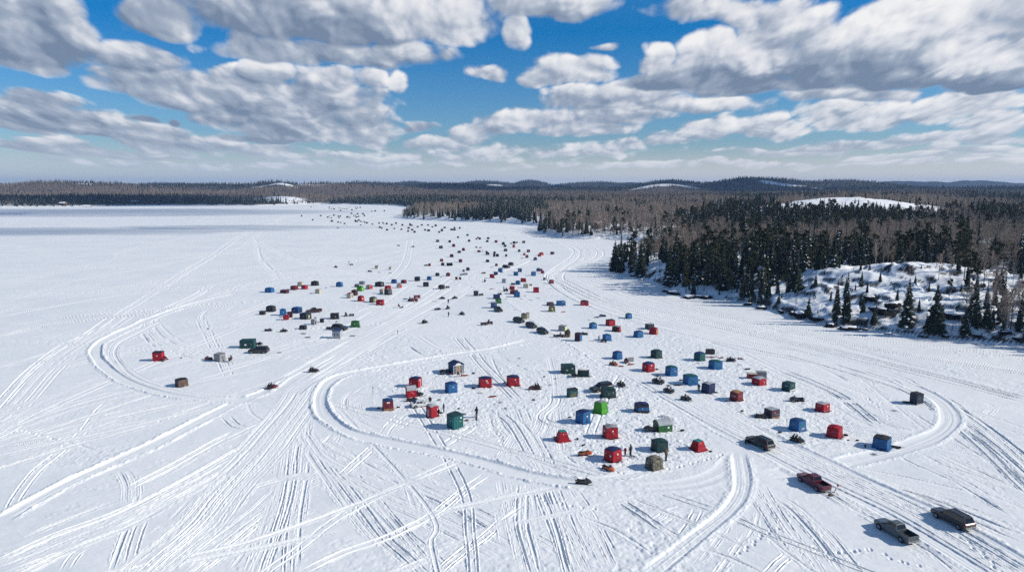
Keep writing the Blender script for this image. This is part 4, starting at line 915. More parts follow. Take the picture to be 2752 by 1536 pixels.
def plain(c): return mat('paint_' + WORD.get(c, c).replace(' ', '_'), RGB[c], .6, var=.10, scale=4)
SHAPE = {  # top ratio x, y; wall bulge; wall share of height; overhang
 'H': (.95, .95, .05, .81, .01), 'X': (1, 1, 0, .95, .04), 'A': (.52, .62, -.02, 1.0, 0), 'F': (.74, .74, -.055, .90, 0), 'C': (1, 1, 0, .80, .05), 'B': (1, 1, 0, .62, 0), 'D': (1, 1, 0, .45, 0), 'S': (.90, .90, .03, .80, 0), 'P': (.97, .97, .02, .93, .02)}
def surf(q, u, v, off):
    bl, br, tr, tl, c, n = q; m = max(abs(u), abs(v), 1e-6); uu, vv = u / m, v / m
    e = (bl * (1 - uu) + br * (1 + uu)) * .5 * (1 - vv) * .5 + (tl * (1 - uu) + tr * (1 + uu)) * .5 * (1 + vv) * .5
    return c + (e - c) * m + n * off
def decal(mb, q, u, v, su, sv, shape, mi=0, off=.018, seed=0):
    rg = random.Random(seed)
    def poly(ps):
        k = len(ps); fr = [surf(q, x, y, off) for x, y in ps]; bk = [surf(q, x, y, off - .012) for x, y in ps]
        mb.add(fr + bk, [tuple(range(k))] + [(i, (i + 1) % k, (i + 1) % k + k, i + k) for i in range(k)], mi)
    if shape == 'rect' and max(su, sv) > .28:
        n = 4; P = [[surf(q, u - su + 2 * su * a / n, v - sv + 2 * sv * b / n, off) for a in range(n + 1)] for b in range(n + 1)]
        mb.add([p for r_ in P for p in r_], [(b * (n + 1) + a, b * (n + 1) + a + 1, (b + 1) * (n + 1) + a + 1, (b + 1) * (n + 1) + a) for a in range(n) for b in range(n)], mi)
    elif shape == 'rect': poly([(u - su, v - sv), (u + su, v - sv), (u + su, v + sv), (u - su, v + sv)])
    elif shape == 'oval': poly([(u + su * math.cos(a * .628), v + sv * math.sin(a * .628)) for a in range(10)])
    elif shape == 'shield': poly([(u - su, v + sv), (u - su * .7, v - sv * .4), (u, v - sv), (u + su * .7, v - sv * .4), (u + su, v + sv)])
    elif shape == 'tri': poly([(u - su, v - sv), (u + su, v - sv), (u, v + sv)])
    elif shape == 'ring':
        for a in range(10):
            p0, p1 = a * .628, a * .628 + .66
            poly([(u + su * math.cos(p0), v + sv * math.sin(p0)), (u + su * math.cos(p1), v + sv * math.sin(p1)), (u + su * .6 * math.cos(p1), v + sv * .6 * math.sin(p1)), (u + su * .6 * math.cos(p0), v + sv * .6 * math.sin(p0))])
    elif shape == 'script':       # a line of worn marks
        n = 5; w = su * 2 / n
        for k in range(n):
            x = u - su + w * k; h = sv * rg.uniform(.5, 1); poly([(x, v - h), (x + w * .62, v - h * rg.uniform(.4, 1)), (x + w * .66, v + h), (x + w * .08, v + h * rg.uniform(.5, 1))])
    elif shape == 'splash':
        for k in range(7):
            x, y, s = u + rg.gauss(0, su * .45), v + rg.gauss(0, sv * .45), rg.uniform(.15, .42)
            poly([(x - su * s, y - sv * s * .6), (x + su * s * .6, y - sv * s), (x + su * s, y + sv * s * .5), (x - su * s * .3, y + sv * s)])
def shelter_mesh(kind, Wd, Dp, H, wallc, roofc, lod, extras, parent, seed=0, roof_rx=None):
    tx, ty, bulge, wr, ov = SHAPE[kind]; hx, hy = Wd / 2, Dp / 2; hw = H * wr; rg = random.Random(seed)
    C0 = [Vector((-hx, -hy, -.05)), Vector((hx, -hy, -.05)), Vector((hx, hy, -.05)), Vector((-hx, hy, -.05))]
    j = lambda: rg.uniform(-.02, .02) * H
    C1 = [Vector((-hx * tx + j(), -hy * ty + j(), hw + j())), Vector((hx * tx + j(), -hy * ty + j(), hw + j())), Vector((hx * tx + j(), hy * ty + j(), hw + j())), Vector((-hx * tx + j(), hy * ty + j(), hw + j()))]
    faces = []
    for i in range(4):
        k = (i + 1) % 4; n = (C0[k] - C0[i]).cross(C1[i] - C0[i]).normalized()
        c = (C0[i] + C0[k] + C1[k] + C1[i]) / 4 + n * bulge * Wd
        faces.append((C0[i], C0[k], C1[k], C1[i], c, n))
    m = MB()
    for q in faces:
        bl, br, tr, tl, c, n = q
        if abs(bulge) < 1e-6: m.add([bl, br, tr, tl], [(0, 1, 2, 3)])
        elif kind == 'F' or kind == 'A':
            # cloth pulled in and flaring at the foot
            rows = []
            for t in (0, .12, .35, .7, 1): rows.append([bl.lerp(tl, t) + n * bulge * Wd * math.sin(math.pi * min(t * 1.4, 1)), br.lerp(tr, t) + n * bulge * Wd * math.sin(math.pi * min(t * 1.4, 1))])
            rows[0] = [bl + n * .0, br + n * .0]; vs = [p for r_ in rows for p in r_]
            m.add(vs, [(2 * a, 2 * a + 1, 2 * a + 3, 2 * a + 2) for a in range(4)])
        else: m.add([bl, br, tr, tl, c], [(0, 1, 4), (1, 2, 4), (2, 3, 4), (3, 0, 4)])
    m.add([v - Vector((0, 0, .01)) for v in C1], [(0, 1, 2, 3)])
    if kind in ('B', 'D'):      # arched ends belong to the wall
        k = 9
        for s in (-1, 1):
            arc = [Vector((s * hx, -hy * math.cos(math.pi * a / (k - 1)), hw + (H - hw) * math.sin(math.pi * a / (k - 1)))) for a in range(k)]
            m.add(arc, [tuple(range(k))])
    if kind == 'C':
        for s in (-1, 1): m.add([(-hx, s * hy, hw), (hx, s * hy, hw), (0, s * hy, H - .03)], [(0, 1, 2)])
    m.build('wall', cloth(wallc), parent)
    r = MB(); up = Vector((0, 0, .012))
    if kind in ('H', 'S', 'F', 'P'):
        ap = Vector((j() * 2, j() * 2, H)); cs = [c + (c - Vector((0, 0, c.z))).normalized() * (.02 + ov) + up for c in C1]
        mids = [(cs[a] + cs[(a + 1) % 4]) / 2 + Vector((0, 0, (H - hw) * .30)) for a in range(4)] if kind != 'P' else [(cs[a] + cs[(a + 1) % 4]) / 2 for a in range(4)]
        vs = cs + mids + [ap]; fs = []
        for a in range(4): fs += [(a, 4 + a, 8), (4 + a, (a + 1) % 4, 8)]
        r.add(vs, fs)
    elif kind in ('X', 'A'):
        t = .05 if kind == 'X' else .02; sl = (H - hw) if kind == 'X' else .0
        cs = [Vector((c.x * (1 + ov), c.y * (1 + ov), c.z + .015 + (sl if c.y > 0 else sl * .35))) for c in C1]
        r.add([c for c in cs] + [c + Vector((0, 0, t)) for c in cs], [(3, 2, 1, 0), (4, 5, 6, 7), (0, 1, 5, 4), (1, 2, 6, 5), (2, 3, 7, 6), (3, 0, 4, 7)])
        m2 = None
    elif kind in ('B', 'D'):
        k = 11; secs = []
        for s in (-1, 1):
            secs.append([(s * (hx + .03), -(hy + .015) * math.cos(math.pi * a / (k - 1)), hw + .01 + (H - hw) * math.sin(math.pi * a / (k - 1))) for a in range(k)])
        n = k; r.add(secs[0] + secs[1], [(a, a + 1, n + a + 1, n + a) for a in range(k - 1)], 0, True)
    elif kind == 'C':
        o = .12; e = hw - .06
        for s in (-1, 1):
            a = [Vector((s * (hx + o), -hy - o, e)), Vector((s * (hx + o), hy + o, e)), Vector((0, hy + o, H)), Vector((0, -hy - o, H))]
            r.add(a + [p + Vector((0, 0, .07)) for p in a], [(0, 1, 2, 3), (4, 5, 6, 7), (0, 1, 5, 4), (1, 2, 6, 5), (2, 3, 7, 6), (3, 0, 4, 7)])
    r.build('roof', cloth(roofc), parent)
    if lod >= 1 and kind in 'HSAFP':
        s = MB()
        for q in faces:
            bl, br, n = q[0], q[1], q[5]; o = n * (.30 if kind != 'F' else .42); d = (br - bl).normalized()
            s.add([bl + Vector((0, 0, .12)) + n * .012, br + Vector((0, 0, .12)) + n * .012, br + o + d * rg.uniform(-.1, .25), bl + o - d * rg.uniform(-.1, .25)], [(0, 1, 2, 3)])
        s.build('skirt', cloth(wallc if kind in 'AF' else ('k' if wallc in 'rRkBneG' else wallc)), parent)
    if lod >= 2 and kind in 'HS':
        p = MB()
        for q in faces[:1] + faces[3:]:
            for (u, v) in ((-1, -1), (1, -1), (1, 1), (-1, 1)): p.tube([surf(q, u * .97, v * .97, .015), surf(q, 0, 0, .02)], .016, 4, caps=False)
        p.build('pole', mat('pole_grey', (.10, .10, .11), .5), parent)
    for i, (fi, u, v, su, sv, shape, c, pn) in enumerate(extras):
        d = MB(); q = faces[fi] if fi < 4 else None
        if q is None:      # a patch on the roof
            d.box((u * hx, v * hy, H + .03), (su * Wd, sv * Dp, .03))
        else: decal(d, q, u, v, su, sv, shape, seed=seed + i)
        d.build(pn, plain(c), parent)
    return faces
KNAME = {'H': 'hub_shelter', 'S': 'hub_shelter', 'X': 'box_shelter', 'A': 'tent_shelter', 'F': 'tent_shelter', 'C': 'ice_cabin', 'B': 'flip_shelter', 'D': 'dome_shelter', 'P': 'box_shelter'}
KWORD = {'H': 'pop-up shelter', 'S': 'pop-up shelter', 'X': 'box shelter', 'A': 'sloping tent shelter', 'F': 'flared tent shelter', 'C': 'cabin', 'B': 'round roofed shelter', 'D': 'domed shelter', 'P': 'square shelter'}
SHELTERS = []
def shelter(px, py, wpx, hpx, kind, cols, yaw, label=None, extras=None, ratio=.92):
    x0, y0 = gp(px, py); k = ppm(x0, y0); th = R(yaw); c, s = abs(math.cos(th)), abs(math.sin(th))
    view = math.atan2(x0, y0); dep = math.atan2(CAM_H, math.hypot(x0, y0))
    Wd = min(max(wpx * 1.04 / k / (c + ratio * s), .9), 5.5); Dp = min(Wd * ratio, 2.9); ext = Wd * s + Dp * c
    wr_ = SHAPE[kind][3]; hh = hpx / k; sn, cs_ = math.sin(dep), math.cos(dep); tp = SHAPE[kind][1]
    H = (hh - ext * sn * (.5 + .5 * tp)) / (cs_ * wr_) if kind in 'HSFPAX' else (hh - .6 * ext * sn) / cs_
    H = min(H, (hh - .5 * ext * sn) / cs_); H = min(max(H * 1.07, .66 * Dp if kind not in 'P' else .55 * Dp), 3.2)
    cy_ = y0 + ext / 2 * .96; cx_ = x0 * cy_ / y0 + 0.0
    lod = 2 if wpx > 26 else 1 if wpx > 11 else 0
    e = empty(KNAME[kind], (cx_, cy_, ground_z(cx_, cy_)), th)
    rg = random.Random(int(px * 7 + py * 13))
    ex = extras
    if ex is None:
        ex = []; front = 0 if yaw > -45 else 1; side = 3 if px > 1376 else 1
        if lod >= 1:
            ex.append((front, rg.uniform(-.2, .45), rg.uniform(.1, .5), .13, .12, rg.choice(['oval', 'shield', 'script']), 'W' if rg.random() < .8 else 's', 'logo'))
            if rg.random() < .7: ex.append((front, rg.uniform(-.5, 0), rg.uniform(-.25, .1), .12, .10, rg.choice(['rect', 'splash']), 's' if cols[0] not in 'wys' else 'd', 'patch'))
        if lod >= 1 and rg.random() < .55: ex.append((side, 0, -.12, .3, .58, 'rect', 'k', 'door'))
        if lod == 2: ex.append((front, -.55, .25, .16, .15, 'rect', 'k', 'window'))
        if lod == 0 and wpx > 6 and rg.random() < .6: ex.append((front, rg.uniform(-.3, .3), .2, .22, .22, 'rect', rg.choice('sWb'), 'window'))
    shelter_mesh(kind, Wd, Dp, H, cols[0], cols[1], lod, ex, e, int(px * 3 + py))
    SHELTERS.append(dict(o=e, px=px, py=py, w=wpx, kind=kind, cols=cols, label=label, pos=(cx_, cy_)))
    if wpx > 26: add_mound(cx_, cy_, max(Wd, Dp) * .80, .09)
    return e

# ------------------------------------------------------------------ vehicles (forward is +X)
M_TYRE = mat('tyre', (.012, .012, .013), .85); M_RIM = mat('rim', (.32, .33, .35), .35, metal=.9); M_GLASS = mat('dark_glass', (.012, .014, .018), .08, var=.05, spec=.6); M_BLACK = mat('black_plastic', (.016, .016, .018), .55)
M_CHROME = mat('chrome', (.42, .43, .45), .25, metal=1.0); M_LAMP = mat('lamp_glass', (.62, .62, .58), .15); M_RED = mat('tail_lamp', (.35, .01, .015), .2); M_DIRT = mat('dark_bed', (.02, .02, .022), .8)
def carpaint(name, c): return mat('car_paint_' + name, c, .32, var=.22, scale=1.4, spec=.5, coat=.4)
def sect(x, hw, zb, zs, rnd=.12):
    return [(x, -hw * .9, zb), (x, hw * .9, zb), (x, hw, zb + .22), (x, hw, zs - rnd), (x, hw * .93, zs), (x, -hw * .93, zs), (x, -hw, zs - rnd), (x, -hw, zb + .22)]
CARS = {  # body stations (x, half width, bottom, top), cabin foot x0..x1, roof x0..x1, roof z, half widths
 'pickup': dict(L=5.9, st=[(2.95, .80, .55, .92), (2.86, .93, .42, 1.06), (1.55, .99, .40, 1.20), (1.25, 1.0, .40, 1.24), (-.95, 1.0, .40, 1.26), (-.96, 1.0, .40, .80), (-2.88, .98, .44, .80)], foot=(1.42, -.95), top=(.55, -.72), rz=1.92, zs=1.24, bed=True, ax=(1.92, -1.80), wr=.40),
 'wagon': dict(L=5.7, st=[(2.85, .80, .55, .90), (2.76, .93, .42, 1.04), (1.50, .99, .40, 1.16), (1.20, 1.0, .40, 1.20), (-2.70, 1.0, .42, 1.22), (-2.82, .95, .50, 1.10)], foot=(1.38, -2.74), top=(.50, -2.35), rz=1.93, zs=1.20, bed=False, ax=(1.80, -1.75), wr=.38),
 'suv': dict(L=4.8, st=[(2.4, .76, .5, .86), (2.30, .88, .40, .98), (1.15, .94, .38, 1.08), (.9, .95, .38, 1.10), (-2.28, .95, .40, 1.12), (-2.38, .9, .48, 1.0)], foot=(1.08, -2.30), top=(.30, -1.90), rz=1.76, zs=1.10, bed=False, ax=(1.48, -1.40), wr=.36),
 'sedan': dict(L=4.6, st=[(2.3, .72, .40, .66), (2.20, .84, .32, .76), (1.05, .89, .30, .90), (.8, .9, .30, .93), (-1.6, .9, .30, .98), (-2.18, .86, .34, .93), (-2.28, .78, .42, .82)], foot=(1.0, -1.75), top=(.15, -1.05), rz=1.40, zs=.93, bed=False, ax=(1.38, -1.32), wr=.32)}
def vehicle(kind, paint, x, y, heading, label, group=None, name=None, cat=None, racks=False, light=False):
    S = CARS[kind]; e = empty(name or {'pickup': 'pickup_truck', 'wagon': 'covered_pickup_truck', 'suv': 'parked_car', 'sedan': 'parked_car'}[kind], (x, y, ground_z(x, y)), heading)
    tag(e, label, cat or {'pickup': 'pickup truck', 'wagon': 'pickup truck', 'suv': 'car', 'sedan': 'car'}[kind], group)
    e.scale = (.86, .86, .86)
    b = MB(); b.loft([sect(*s) for s in S['st']])
    if S['bed']:
        for s in (-1, 1): b.box((-1.92, s * .945, 1.03), (1.92, .09, .50))
        b.box((-.99, 0, 1.03), (.06, 1.80, .46))
    b.build('body', paint, e)
    zs, rz = S['zs'], S['rz']; f0, f1 = S['foot']; t0, t1 = S['top']; hw, ht = .91, .72
    if kind == 'sedan': hw, ht = .82, .62
    lo = [Vector((f0, -hw, zs - .06)), Vector((f0, hw, zs - .06)), Vector((f1, hw, zs - .06)), Vector((f1, -hw, zs - .06))]; hi = [Vector((t0, -ht, rz)), Vector((t0, ht, rz)), Vector((t1, ht, rz)), Vector((t1, -ht, rz))]
    c = MB(); mid = [p + Vector((-.04 if p.x > 0 else .04, 0, .07)) * 1 for p in hi]
    top = [Vector((p.x * .9 + (t0 + t1) * .05, p.y * .86, rz + .05)) for p in hi]
    c.loft([lo, hi, top]); cab = c.build('cabin', paint, e)
    def pane(nm, q, u0, u1, v0, v1):
        bl, br, tr, tl = q; n = (br - bl).cross(tl - bl).normalized(); g2 = MB()
        P = lambda u, v: bl * (1 - u) * (1 - v) + br * u * (1 - v) + tr * u * v + tl * (1 - u) * v
        fr = [P(u0, v0), P(u1, v0), P(u1, v1), P(u0, v1)]; g2.add([p + n * .012 for p in fr] + [p - n * .02 for p in fr], [(0, 1, 2, 3), (0, 1, 5, 4), (1, 2, 6, 5), (2, 3, 7, 6), (3, 0, 4, 7)])
        g2.build(nm, M_GLASS, e)
    pane('windscreen', (lo[0], lo[1], hi[1], hi[0]), .06, .94, .16, .93)
    pane('rear_window', (lo[2], lo[3], hi[3], hi[2]), .08, .92, .22, .92)
    cuts = {'pickup': ((.10, .50), (.54, .92)), 'wagon': ((.08, .30), (.33, .56), (.59, .95)), 'suv': ((.10, .38), (.41, .68), (.71, .94)), 'sedan': ((.16, .50), (.54, .86))}[kind]
    for (a, d) in cuts:
        pane('side_window', (lo[3], lo[0], hi[0], hi[3]), 1 - d, 1 - a, .20, .90); pane('side_window', (lo[1], lo[2], hi[2], hi[1]), a, d, .20, .90)
    xf, xr = S['st'][0][0], S['st'][-1][0]; wr = S['wr']; hwid = .96 if kind in ('pickup', 'wagon') else .90 if kind == 'suv' else .85
    for ax in S['ax']:
        for s in (-1, 1):
            ar = MB(); ar.disc_y((ax, s * (hwid + .025), wr + .03), wr * 1.22, .05, 16); ar.build('wheel_arch', M_BLACK, e)
            w = MB(); w.disc_y((ax, s * (hwid - .05), wr), wr, .26, 18, smooth=True); t = w.build('wheel', M_TYRE, e)
            q = MB(); q.disc_y((ax, s * (hwid + .085), wr), wr * .62, .03, 14)
            for k in range(6): q.box((ax + math.cos(k * 1.047) * wr * .33, s * (hwid + .105), wr + math.sin(k * 1.047) * wr * .33), (.06, .02, .06))
            q.build('rim', M_RIM, t)
    bz = S['st'][0][2]
    b = MB(); b.box((xf + .02, 0, bz + .06), (.16, 1.7 * hwid, .20)); b.build('front_bumper', M_CHROME if kind == 'pickup' else M_BLACK, e)
    b = MB(); b.box((xr - .04, 0, S['st'][-1][2] + .06), (.16, 1.78 * hwid, .20)); b.build('rear_bumper', M_CHROME if kind in ('pickup', 'wagon') else M_BLACK, e)
    for s in (-1, 1):
        z = S['st'][1][3] - .20
        b = MB(); b.box((xf - .06, s * hwid * .72, z), (.12, .34, .17)); b.build('headlight', M_LAMP, e)
        zt = 1.02 if kind in ('pickup', 'wagon') else .86
        b = MB(); b.box((xr + .06, s * hwid * .93, zt), (.14, .17, .30)); b.build('tail_light', M_RED, e)
        b = MB(); b.box((f0 - .25, s * (hw + .16), zs + .12), (.10, .22, .17)); b.build('wing_mirror', M_BLACK, e)
    b = MB(); b.box((xf - .02, 0, S['st'][1][3] - .25), (.07, 1.0 * hwid, .24)); b.build('grille', M_BLACK, e)
    if S['bed']:
        b = MB(); b.box((-1.92, 0, .825), (1.90, 1.78, .04)); b.build('bed_liner', M_DIRT, e)
        b = MB(); b.box((-2.87, 0, 1.03), (.09, 1.86, .48)); b.build('tailgate', paint, e)
    if kind in ('wagon', 'suv'):
        b = MB()
        for s in (-1, 1): b.tube([(t0 - .2, s * ht * .8, rz + .10), (t1 + .2, s * ht * .8, rz + .10)], .025, 5)
        b.build('roof_rail', M_BLACK, e)
    return e
def head_from(px0, py0, px1, py1):
    """ground heading of a vehicle whose tail and nose show at two pixels"""
    a, b = gp(px0, py0), gp(px1, py1); return math.atan2(b[1] - a[1], b[0] - a[0])

# ------------------------------------------------------------------ snow machines
def snowmobile_proto(colour):
    e = empty('snowmobile', (0, 0, 0)); p = carpaint('snowmobile_' + WORD[colour].replace(' ', '_'), RGB[colour])
    m = MB(); m.loft([[(x, -w, z0), (x, w, z0), (x, w * .8, z1), (x, -w * .8, z1)] for x, w, z0, z1 in ((1.35, .14, .42, .52), (1.15, .36, .32, .70), (.75, .48, .26, .88), (.35, .46, .26, .98), (.05, .30, .28, .80), (-1.25, .26, .34, .52))]); m.build('hull', p, e)
    m = MB(); m.loft([[(x, -.24, z0), (x, .24, z0), (x, .20, z1), (x, -.20, z1)] for x, z0, z1 in ((.10, .60, .86), (-.35, .52, .80), (-.80, .50, .84), (-1.15, .50, .92), (-1.28, .50, .88))]); m.build('seat', M_BLACK, e)
    m = MB(); m.loft([[(x, -.21, z0), (x, .21, z0), (x, .21, z1), (x, -.21, z1)] for x, z0, z1 in ((.30, .16, .30), (.05, .0, .36), (-1.20, .0, .36), (-1.50, .08, .34), (-1.58, .20, .28))]); m.build('track', M_TYRE, e)
    m = MB(); m.add([(.62, -.34, .92), (.62, .34, .92), (.30, .26, 1.28), (.30, -.26, 1.28), (.58, -.34, .92), (.58, .34, .92), (.26, .26, 1.28), (.26, -.26, 1.28)], [(0, 1, 2, 3), (7, 6, 5, 4), (0, 1, 5, 4), (1, 2, 6, 5), (2, 3, 7, 6), (3, 0, 4, 7)]); m.build('windshield', M_GLASS, e)
    m = MB(); m.tube([(.12, -.40, 1.06), (.20, -.12, 1.02), (.20, .12, 1.02), (.12, .40, 1.06)], .025, 5); m.build('handlebar', M_BLACK, e)
    for s in (-1, 1):
        m = MB(); m.loft([[(x, s * .50 - .08, z), (x, s * .50 + .08, z), (x, s * .50 + .08, z + .04), (x, s * .50 - .08, z + .04)] for x, z in ((.15, .02), (1.15, .02), (1.38, .10), (1.50, .24))])
        m.tube([(.75, s * .50, .05), (.70, s * .32, .42)], .04, 5); m.build('ski', M_BLACK, e)
    m = MB(); m.tube([(-1.25, -.22, .62), (-1.62, -.22, .70), (-1.62, .22, .70), (-1.25, .22, .62)], .02, 4); m.box((-1.45, 0, .62), (.34, .46, .03)); m.build('rack', M_BLACK, e)
    return e
def wheel(m_parent, x, y, z, r, w):
    m = MB(); m.disc_y((x, y, z), r, w, 12, smooth=True); t = m.build('wheel', M_TYRE, m_parent)
    m = MB(); m.disc_y((x, y + (.01 if y > 0 else -.01), z), r * .5, w, 8); m.build('rim', M_RIM, t)
def atv_proto(colour):
    e = empty('quad_bike', (0, 0, 0)); p = carpaint('quad_' + WORD[colour].replace(' ', '_'), RGB[colour])
    for x in (.66, -.62):
        for y in (-.46, .46): wheel(e, x, y, .30, .30, .24)
    m = MB(); m.loft([[(x, -w, z0), (x, w, z0), (x, w * .8, z1), (x, -w * .8, z1)] for x, w, z0, z1 in ((1.0, .30, .48, .70), (.85, .52, .46, .86), (.40, .50, .50, .90), (.20, .22, .36, .82), (-.40, .22, .36, .78), (-.50, .50, .52, .84), (-1.0, .50, .60, .80))]); m.build('body', p, e)
    m = MB(); m.box((-.30, 0, .88), (.80, .34, .14), taper=(.8, .8)); m.build('seat', M_BLACK, e)
    m = MB(); m.tube([(.22, -.38, 1.10), (.32, -.08, 1.06), (.32, .08, 1.06), (.22, .38, 1.10)], .022, 5); m.tube([(.32, 0, 1.06), (.45, 0, .8)], .03, 5); m.build('handlebar', M_BLACK, e)
    for x in (.72, -.80):
        m = MB()
        for k in range(5): m.tube([(x - .28, -.36 + .18 * k, .93), (x + .28, -.36 + .18 * k, .93)], .014, 4)
        m.tube([(x - .28, -.40, .93), (x - .28, .40, .93)], .016, 4); m.tube([(x + .28, -.40, .93), (x + .28, .40, .93)], .016, 4); m.build('rack', M_BLACK, e)
    return e
def utv_proto(colour):
    e = empty('side_by_side_buggy', (0, 0, 0)); p = carpaint('buggy_' + WORD[colour].replace(' ', '_'), RGB[colour])
    for x in (.98, -.95):
        for y in (-.66, .66): wheel(e, x, y, .34, .34, .28)
    m = MB(); m.loft([[(x, -w, z0), (x, w, z0), (x, w * .9, z1), (x, -w * .9, z1)] for x, w, z0, z1 in ((1.45, .45, .45, .74), (1.25, .68, .40, .92), (.55, .70, .36, 1.02), (.45, .72, .34, .62), (-.45, .72, .34, .62), (-.55, .74, .45, .98), (-1.40, .72, .52, .95))]); m.build('body', p, e)
    m = MB()
    for s in (-1, 1): m.tube([(.62, s * .66, 1.0), (.20, s * .60, 1.82), (-.62, s * .60, 1.84), (-.72, s * .66, .95)], .035, 5)
    m.tube([(.20, -.6, 1.82), (.20, .6, 1.82)], .03, 5); m.tube([(-.62, -.6, 1.84), (-.62, .6, 1.84)], .03, 5); m.build('roll_cage', M_BLACK, e)
    m = MB(); m.box((-.22, 0, 1.89), (1.0, 1.3, .06), taper=(.9, .9)); m.build('roof', M_BLACK, e)
    m = MB(); m.box((-.28, 0, .74), (.5, 1.2, .22)); m.box((-.50, 0, 1.06), (.14, 1.2, .55)); m.build('seat', M_BLACK, e)
    m = MB(); m.box((.44, 0, 1.38), (.04, 1.15, .62)); m.build('windshield', M_GLASS, e)
    return e
# ------------------------------------------------------------------ people
M_SKIN = mat('skin', (.42, .24, .17), .6)
def person_mesh(pose, suit, hat):
    """one continuous body grown from a skeleton with the skin modifier; gloves get separate fingers"""
    J = {'stand': dict(pel=(0, 0, .93), ch=(0, .0, 1.30), nk=(0, .0, 1.48), hd=(.02, 0, 1.63), ht=(.03, 0, 1.77), el=((.04, .30, 1.10), (.10, -.29, 1.12)), ha=((.22, .27, .90), (.30, -.20, .98)), kn=((.04, .12, .50), (.0, -.12, .50)), an=((0, .13, .08), (-.05, -.13, .08)), to=((.18, .15, .05), (.14, -.15, .05))),
         'bend': dict(pel=(-.10, 0, .88), ch=(.22, 0, 1.14), nk=(.38, 0, 1.22), hd=(.52, 0, 1.27), ht=(.64, 0, 1.33), el=((.36, .26, .90), (.36, -.26, .90)), ha=((.52, .18, .68), (.52, -.18, .70)), kn=((.0, .13, .48), (-.02, -.13, .48)), an=((-.04, .14, .08), (-.08, -.14, .08)), to=((.14, .16, .05), (.12, -.16, .05))),
         'ride': dict(pel=(-.42, 0, .98), ch=(-.26, 0, 1.34), nk=(-.18, 0, 1.52), hd=(-.12, 0, 1.66), ht=(-.09, 0, 1.80), el=((-.10, .34, 1.16), (-.10, -.34, 1.16)), ha=((.12, .34, 1.09), (.12, -.34, 1.09)), kn=((.02, .36, .78), (.02, -.36, .78)), an=((-.18, .40, .42), (-.18, -.40, .42)), to=((.02, .42, .38), (.02, -.42, .38))),
         'sit': dict(pel=(0, 0, .50), ch=(.04, 0, .88), nk=(.10, 0, 1.04), hd=(.15, 0, 1.18), ht=(.18, 0, 1.31), el=((.16, .28, .70), (.16, -.28, .70)), ha=((.38, .16, .60), (.38, -.16, .60)), kn=((.44, .15, .50), (.44, -.15, .50)), an=((.42, .16, .09), (.42, -.16, .09)), to=((.60, .17, .06), (.60, -.17, .06)))}[pose]
    V = [J['pel'], J['ch'], J['nk'], J['hd'], J['ht']]; rad = [.20, .22, .085, .125, .09]; E = [(0, 1), (1, 2), (2, 3), (3, 4)]
    for s, sy in ((0, 1), (1, -1)):
        sh = (J['ch'][0], J['ch'][1] + sy * .22, J['ch'][2] + .08); b = len(V)
        V += [sh, J['el'][s], J['ha'][s]]; rad += [.115, .085, .060]; E += [(1, b), (b, b + 1), (b + 1, b + 2)]
        hp = (J['pel'][0], J['pel'][1] + sy * .11, J['pel'][2] - .06); b = len(V)
        V += [hp, J['kn'][s], J['an'][s], J['to'][s]]; rad += [.135, .10, .08, .065]; E += [(0, b), (b, b + 1), (b + 1, b + 2), (b + 2, b + 3)]
    me = bpy.data.meshes.new('skeleton'); me.from_pydata(V, E, []); o = bpy.data.objects.new('skeleton', me); COL.objects.link(o)
    md = o.modifiers.new('s', 'SKIN'); md.use_smooth_shade = True; sub = o.modifiers.new('u', 'SUBSURF'); sub.levels = 1; sub.render_levels = 1
    for i, sv in enumerate(me.skin_vertices[0].data): sv.radius = (rad[i], rad[i]); sv.use_root = (i == 0)
    dg = bpy.context.evaluated_depsgraph_get(); out = bpy.data.meshes.new_from_object(o.evaluated_get(dg)); bpy.data.objects.remove(o); bpy.data.meshes.remove(me)
    m = MB(); m.v = [tuple(v.co) for v in out.vertices]; hd = Vector(J['hd']); f_ = Vector((1, 0, 0))
    fwd = (Vector(J['hd']) - Vector(J['nk'])); fwd = f_ if pose != 'bend' else Vector((.6, 0, -.5))
    for p in out.polygons:
        c = Vector(p.center); k = 0
        if (c - hd).length < .19 and c.z > J['nk'][2] + .04 - (.1 if pose == 'bend' else 0): k = 2 if (c - hd).normalized().dot(fwd.normalized()) > .55 and c.z < hd.z + .05 else 1
        elif c.z < .16 and pose in ('stand', 'bend', 'sit'): k = 3
        elif c.z < J['pel'][2] - .02 and pose in ('stand', 'bend'): k = 4
        m.f.append(list(p.vertices)); m.m.append(k); m.sm.append(True)
    for s in (0, 1):   # gloved fingers, curled, and a thumb from the side
        h = Vector(J['ha'][s]); d = (h - Vector(J['el'][s])).normalized(); sd_ = d.cross(Vector((0, 0, 1))).normalized(); up_ = sd_.cross(d)
        for k in range(4):
            b0 = h + d * .03 + sd_ * (.036 * (k - 1.5)); ln = (.055, .068, .064, .048)[k]; m.tube([b0, b0 + d * ln - up_ * .012, b0 + d * ln * 1.25 - up_ * .05], .014, 5, 3, r2=.010)
        b0 = h - d * .01 + sd_ * .055 * (1 if s else -1); m.tube([b0, b0 + d * .03 + sd_ * .03 * (1 if s else -1), b0 + d * .07 + sd_ * .02 * (1 if s else -1) - up_ * .02], .015, 5, 3, r2=.011)
    # nose, so that the face is not flat
    fc = hd + fwd.normalized() * .115; m.box(tuple(fc), (.035, .03, .04), mi=2)
    bpy.data.meshes.remove(out)
    g_ = M_BLACK
    return m.mesh('body', [mat('suit_' + suit, RGB[suit], .8), mat('hat_' + hat, RGB[hat], .85), M_SKIN, g_, mat('suit_dark', (.02, .022, .03), .8)])
PM = {}
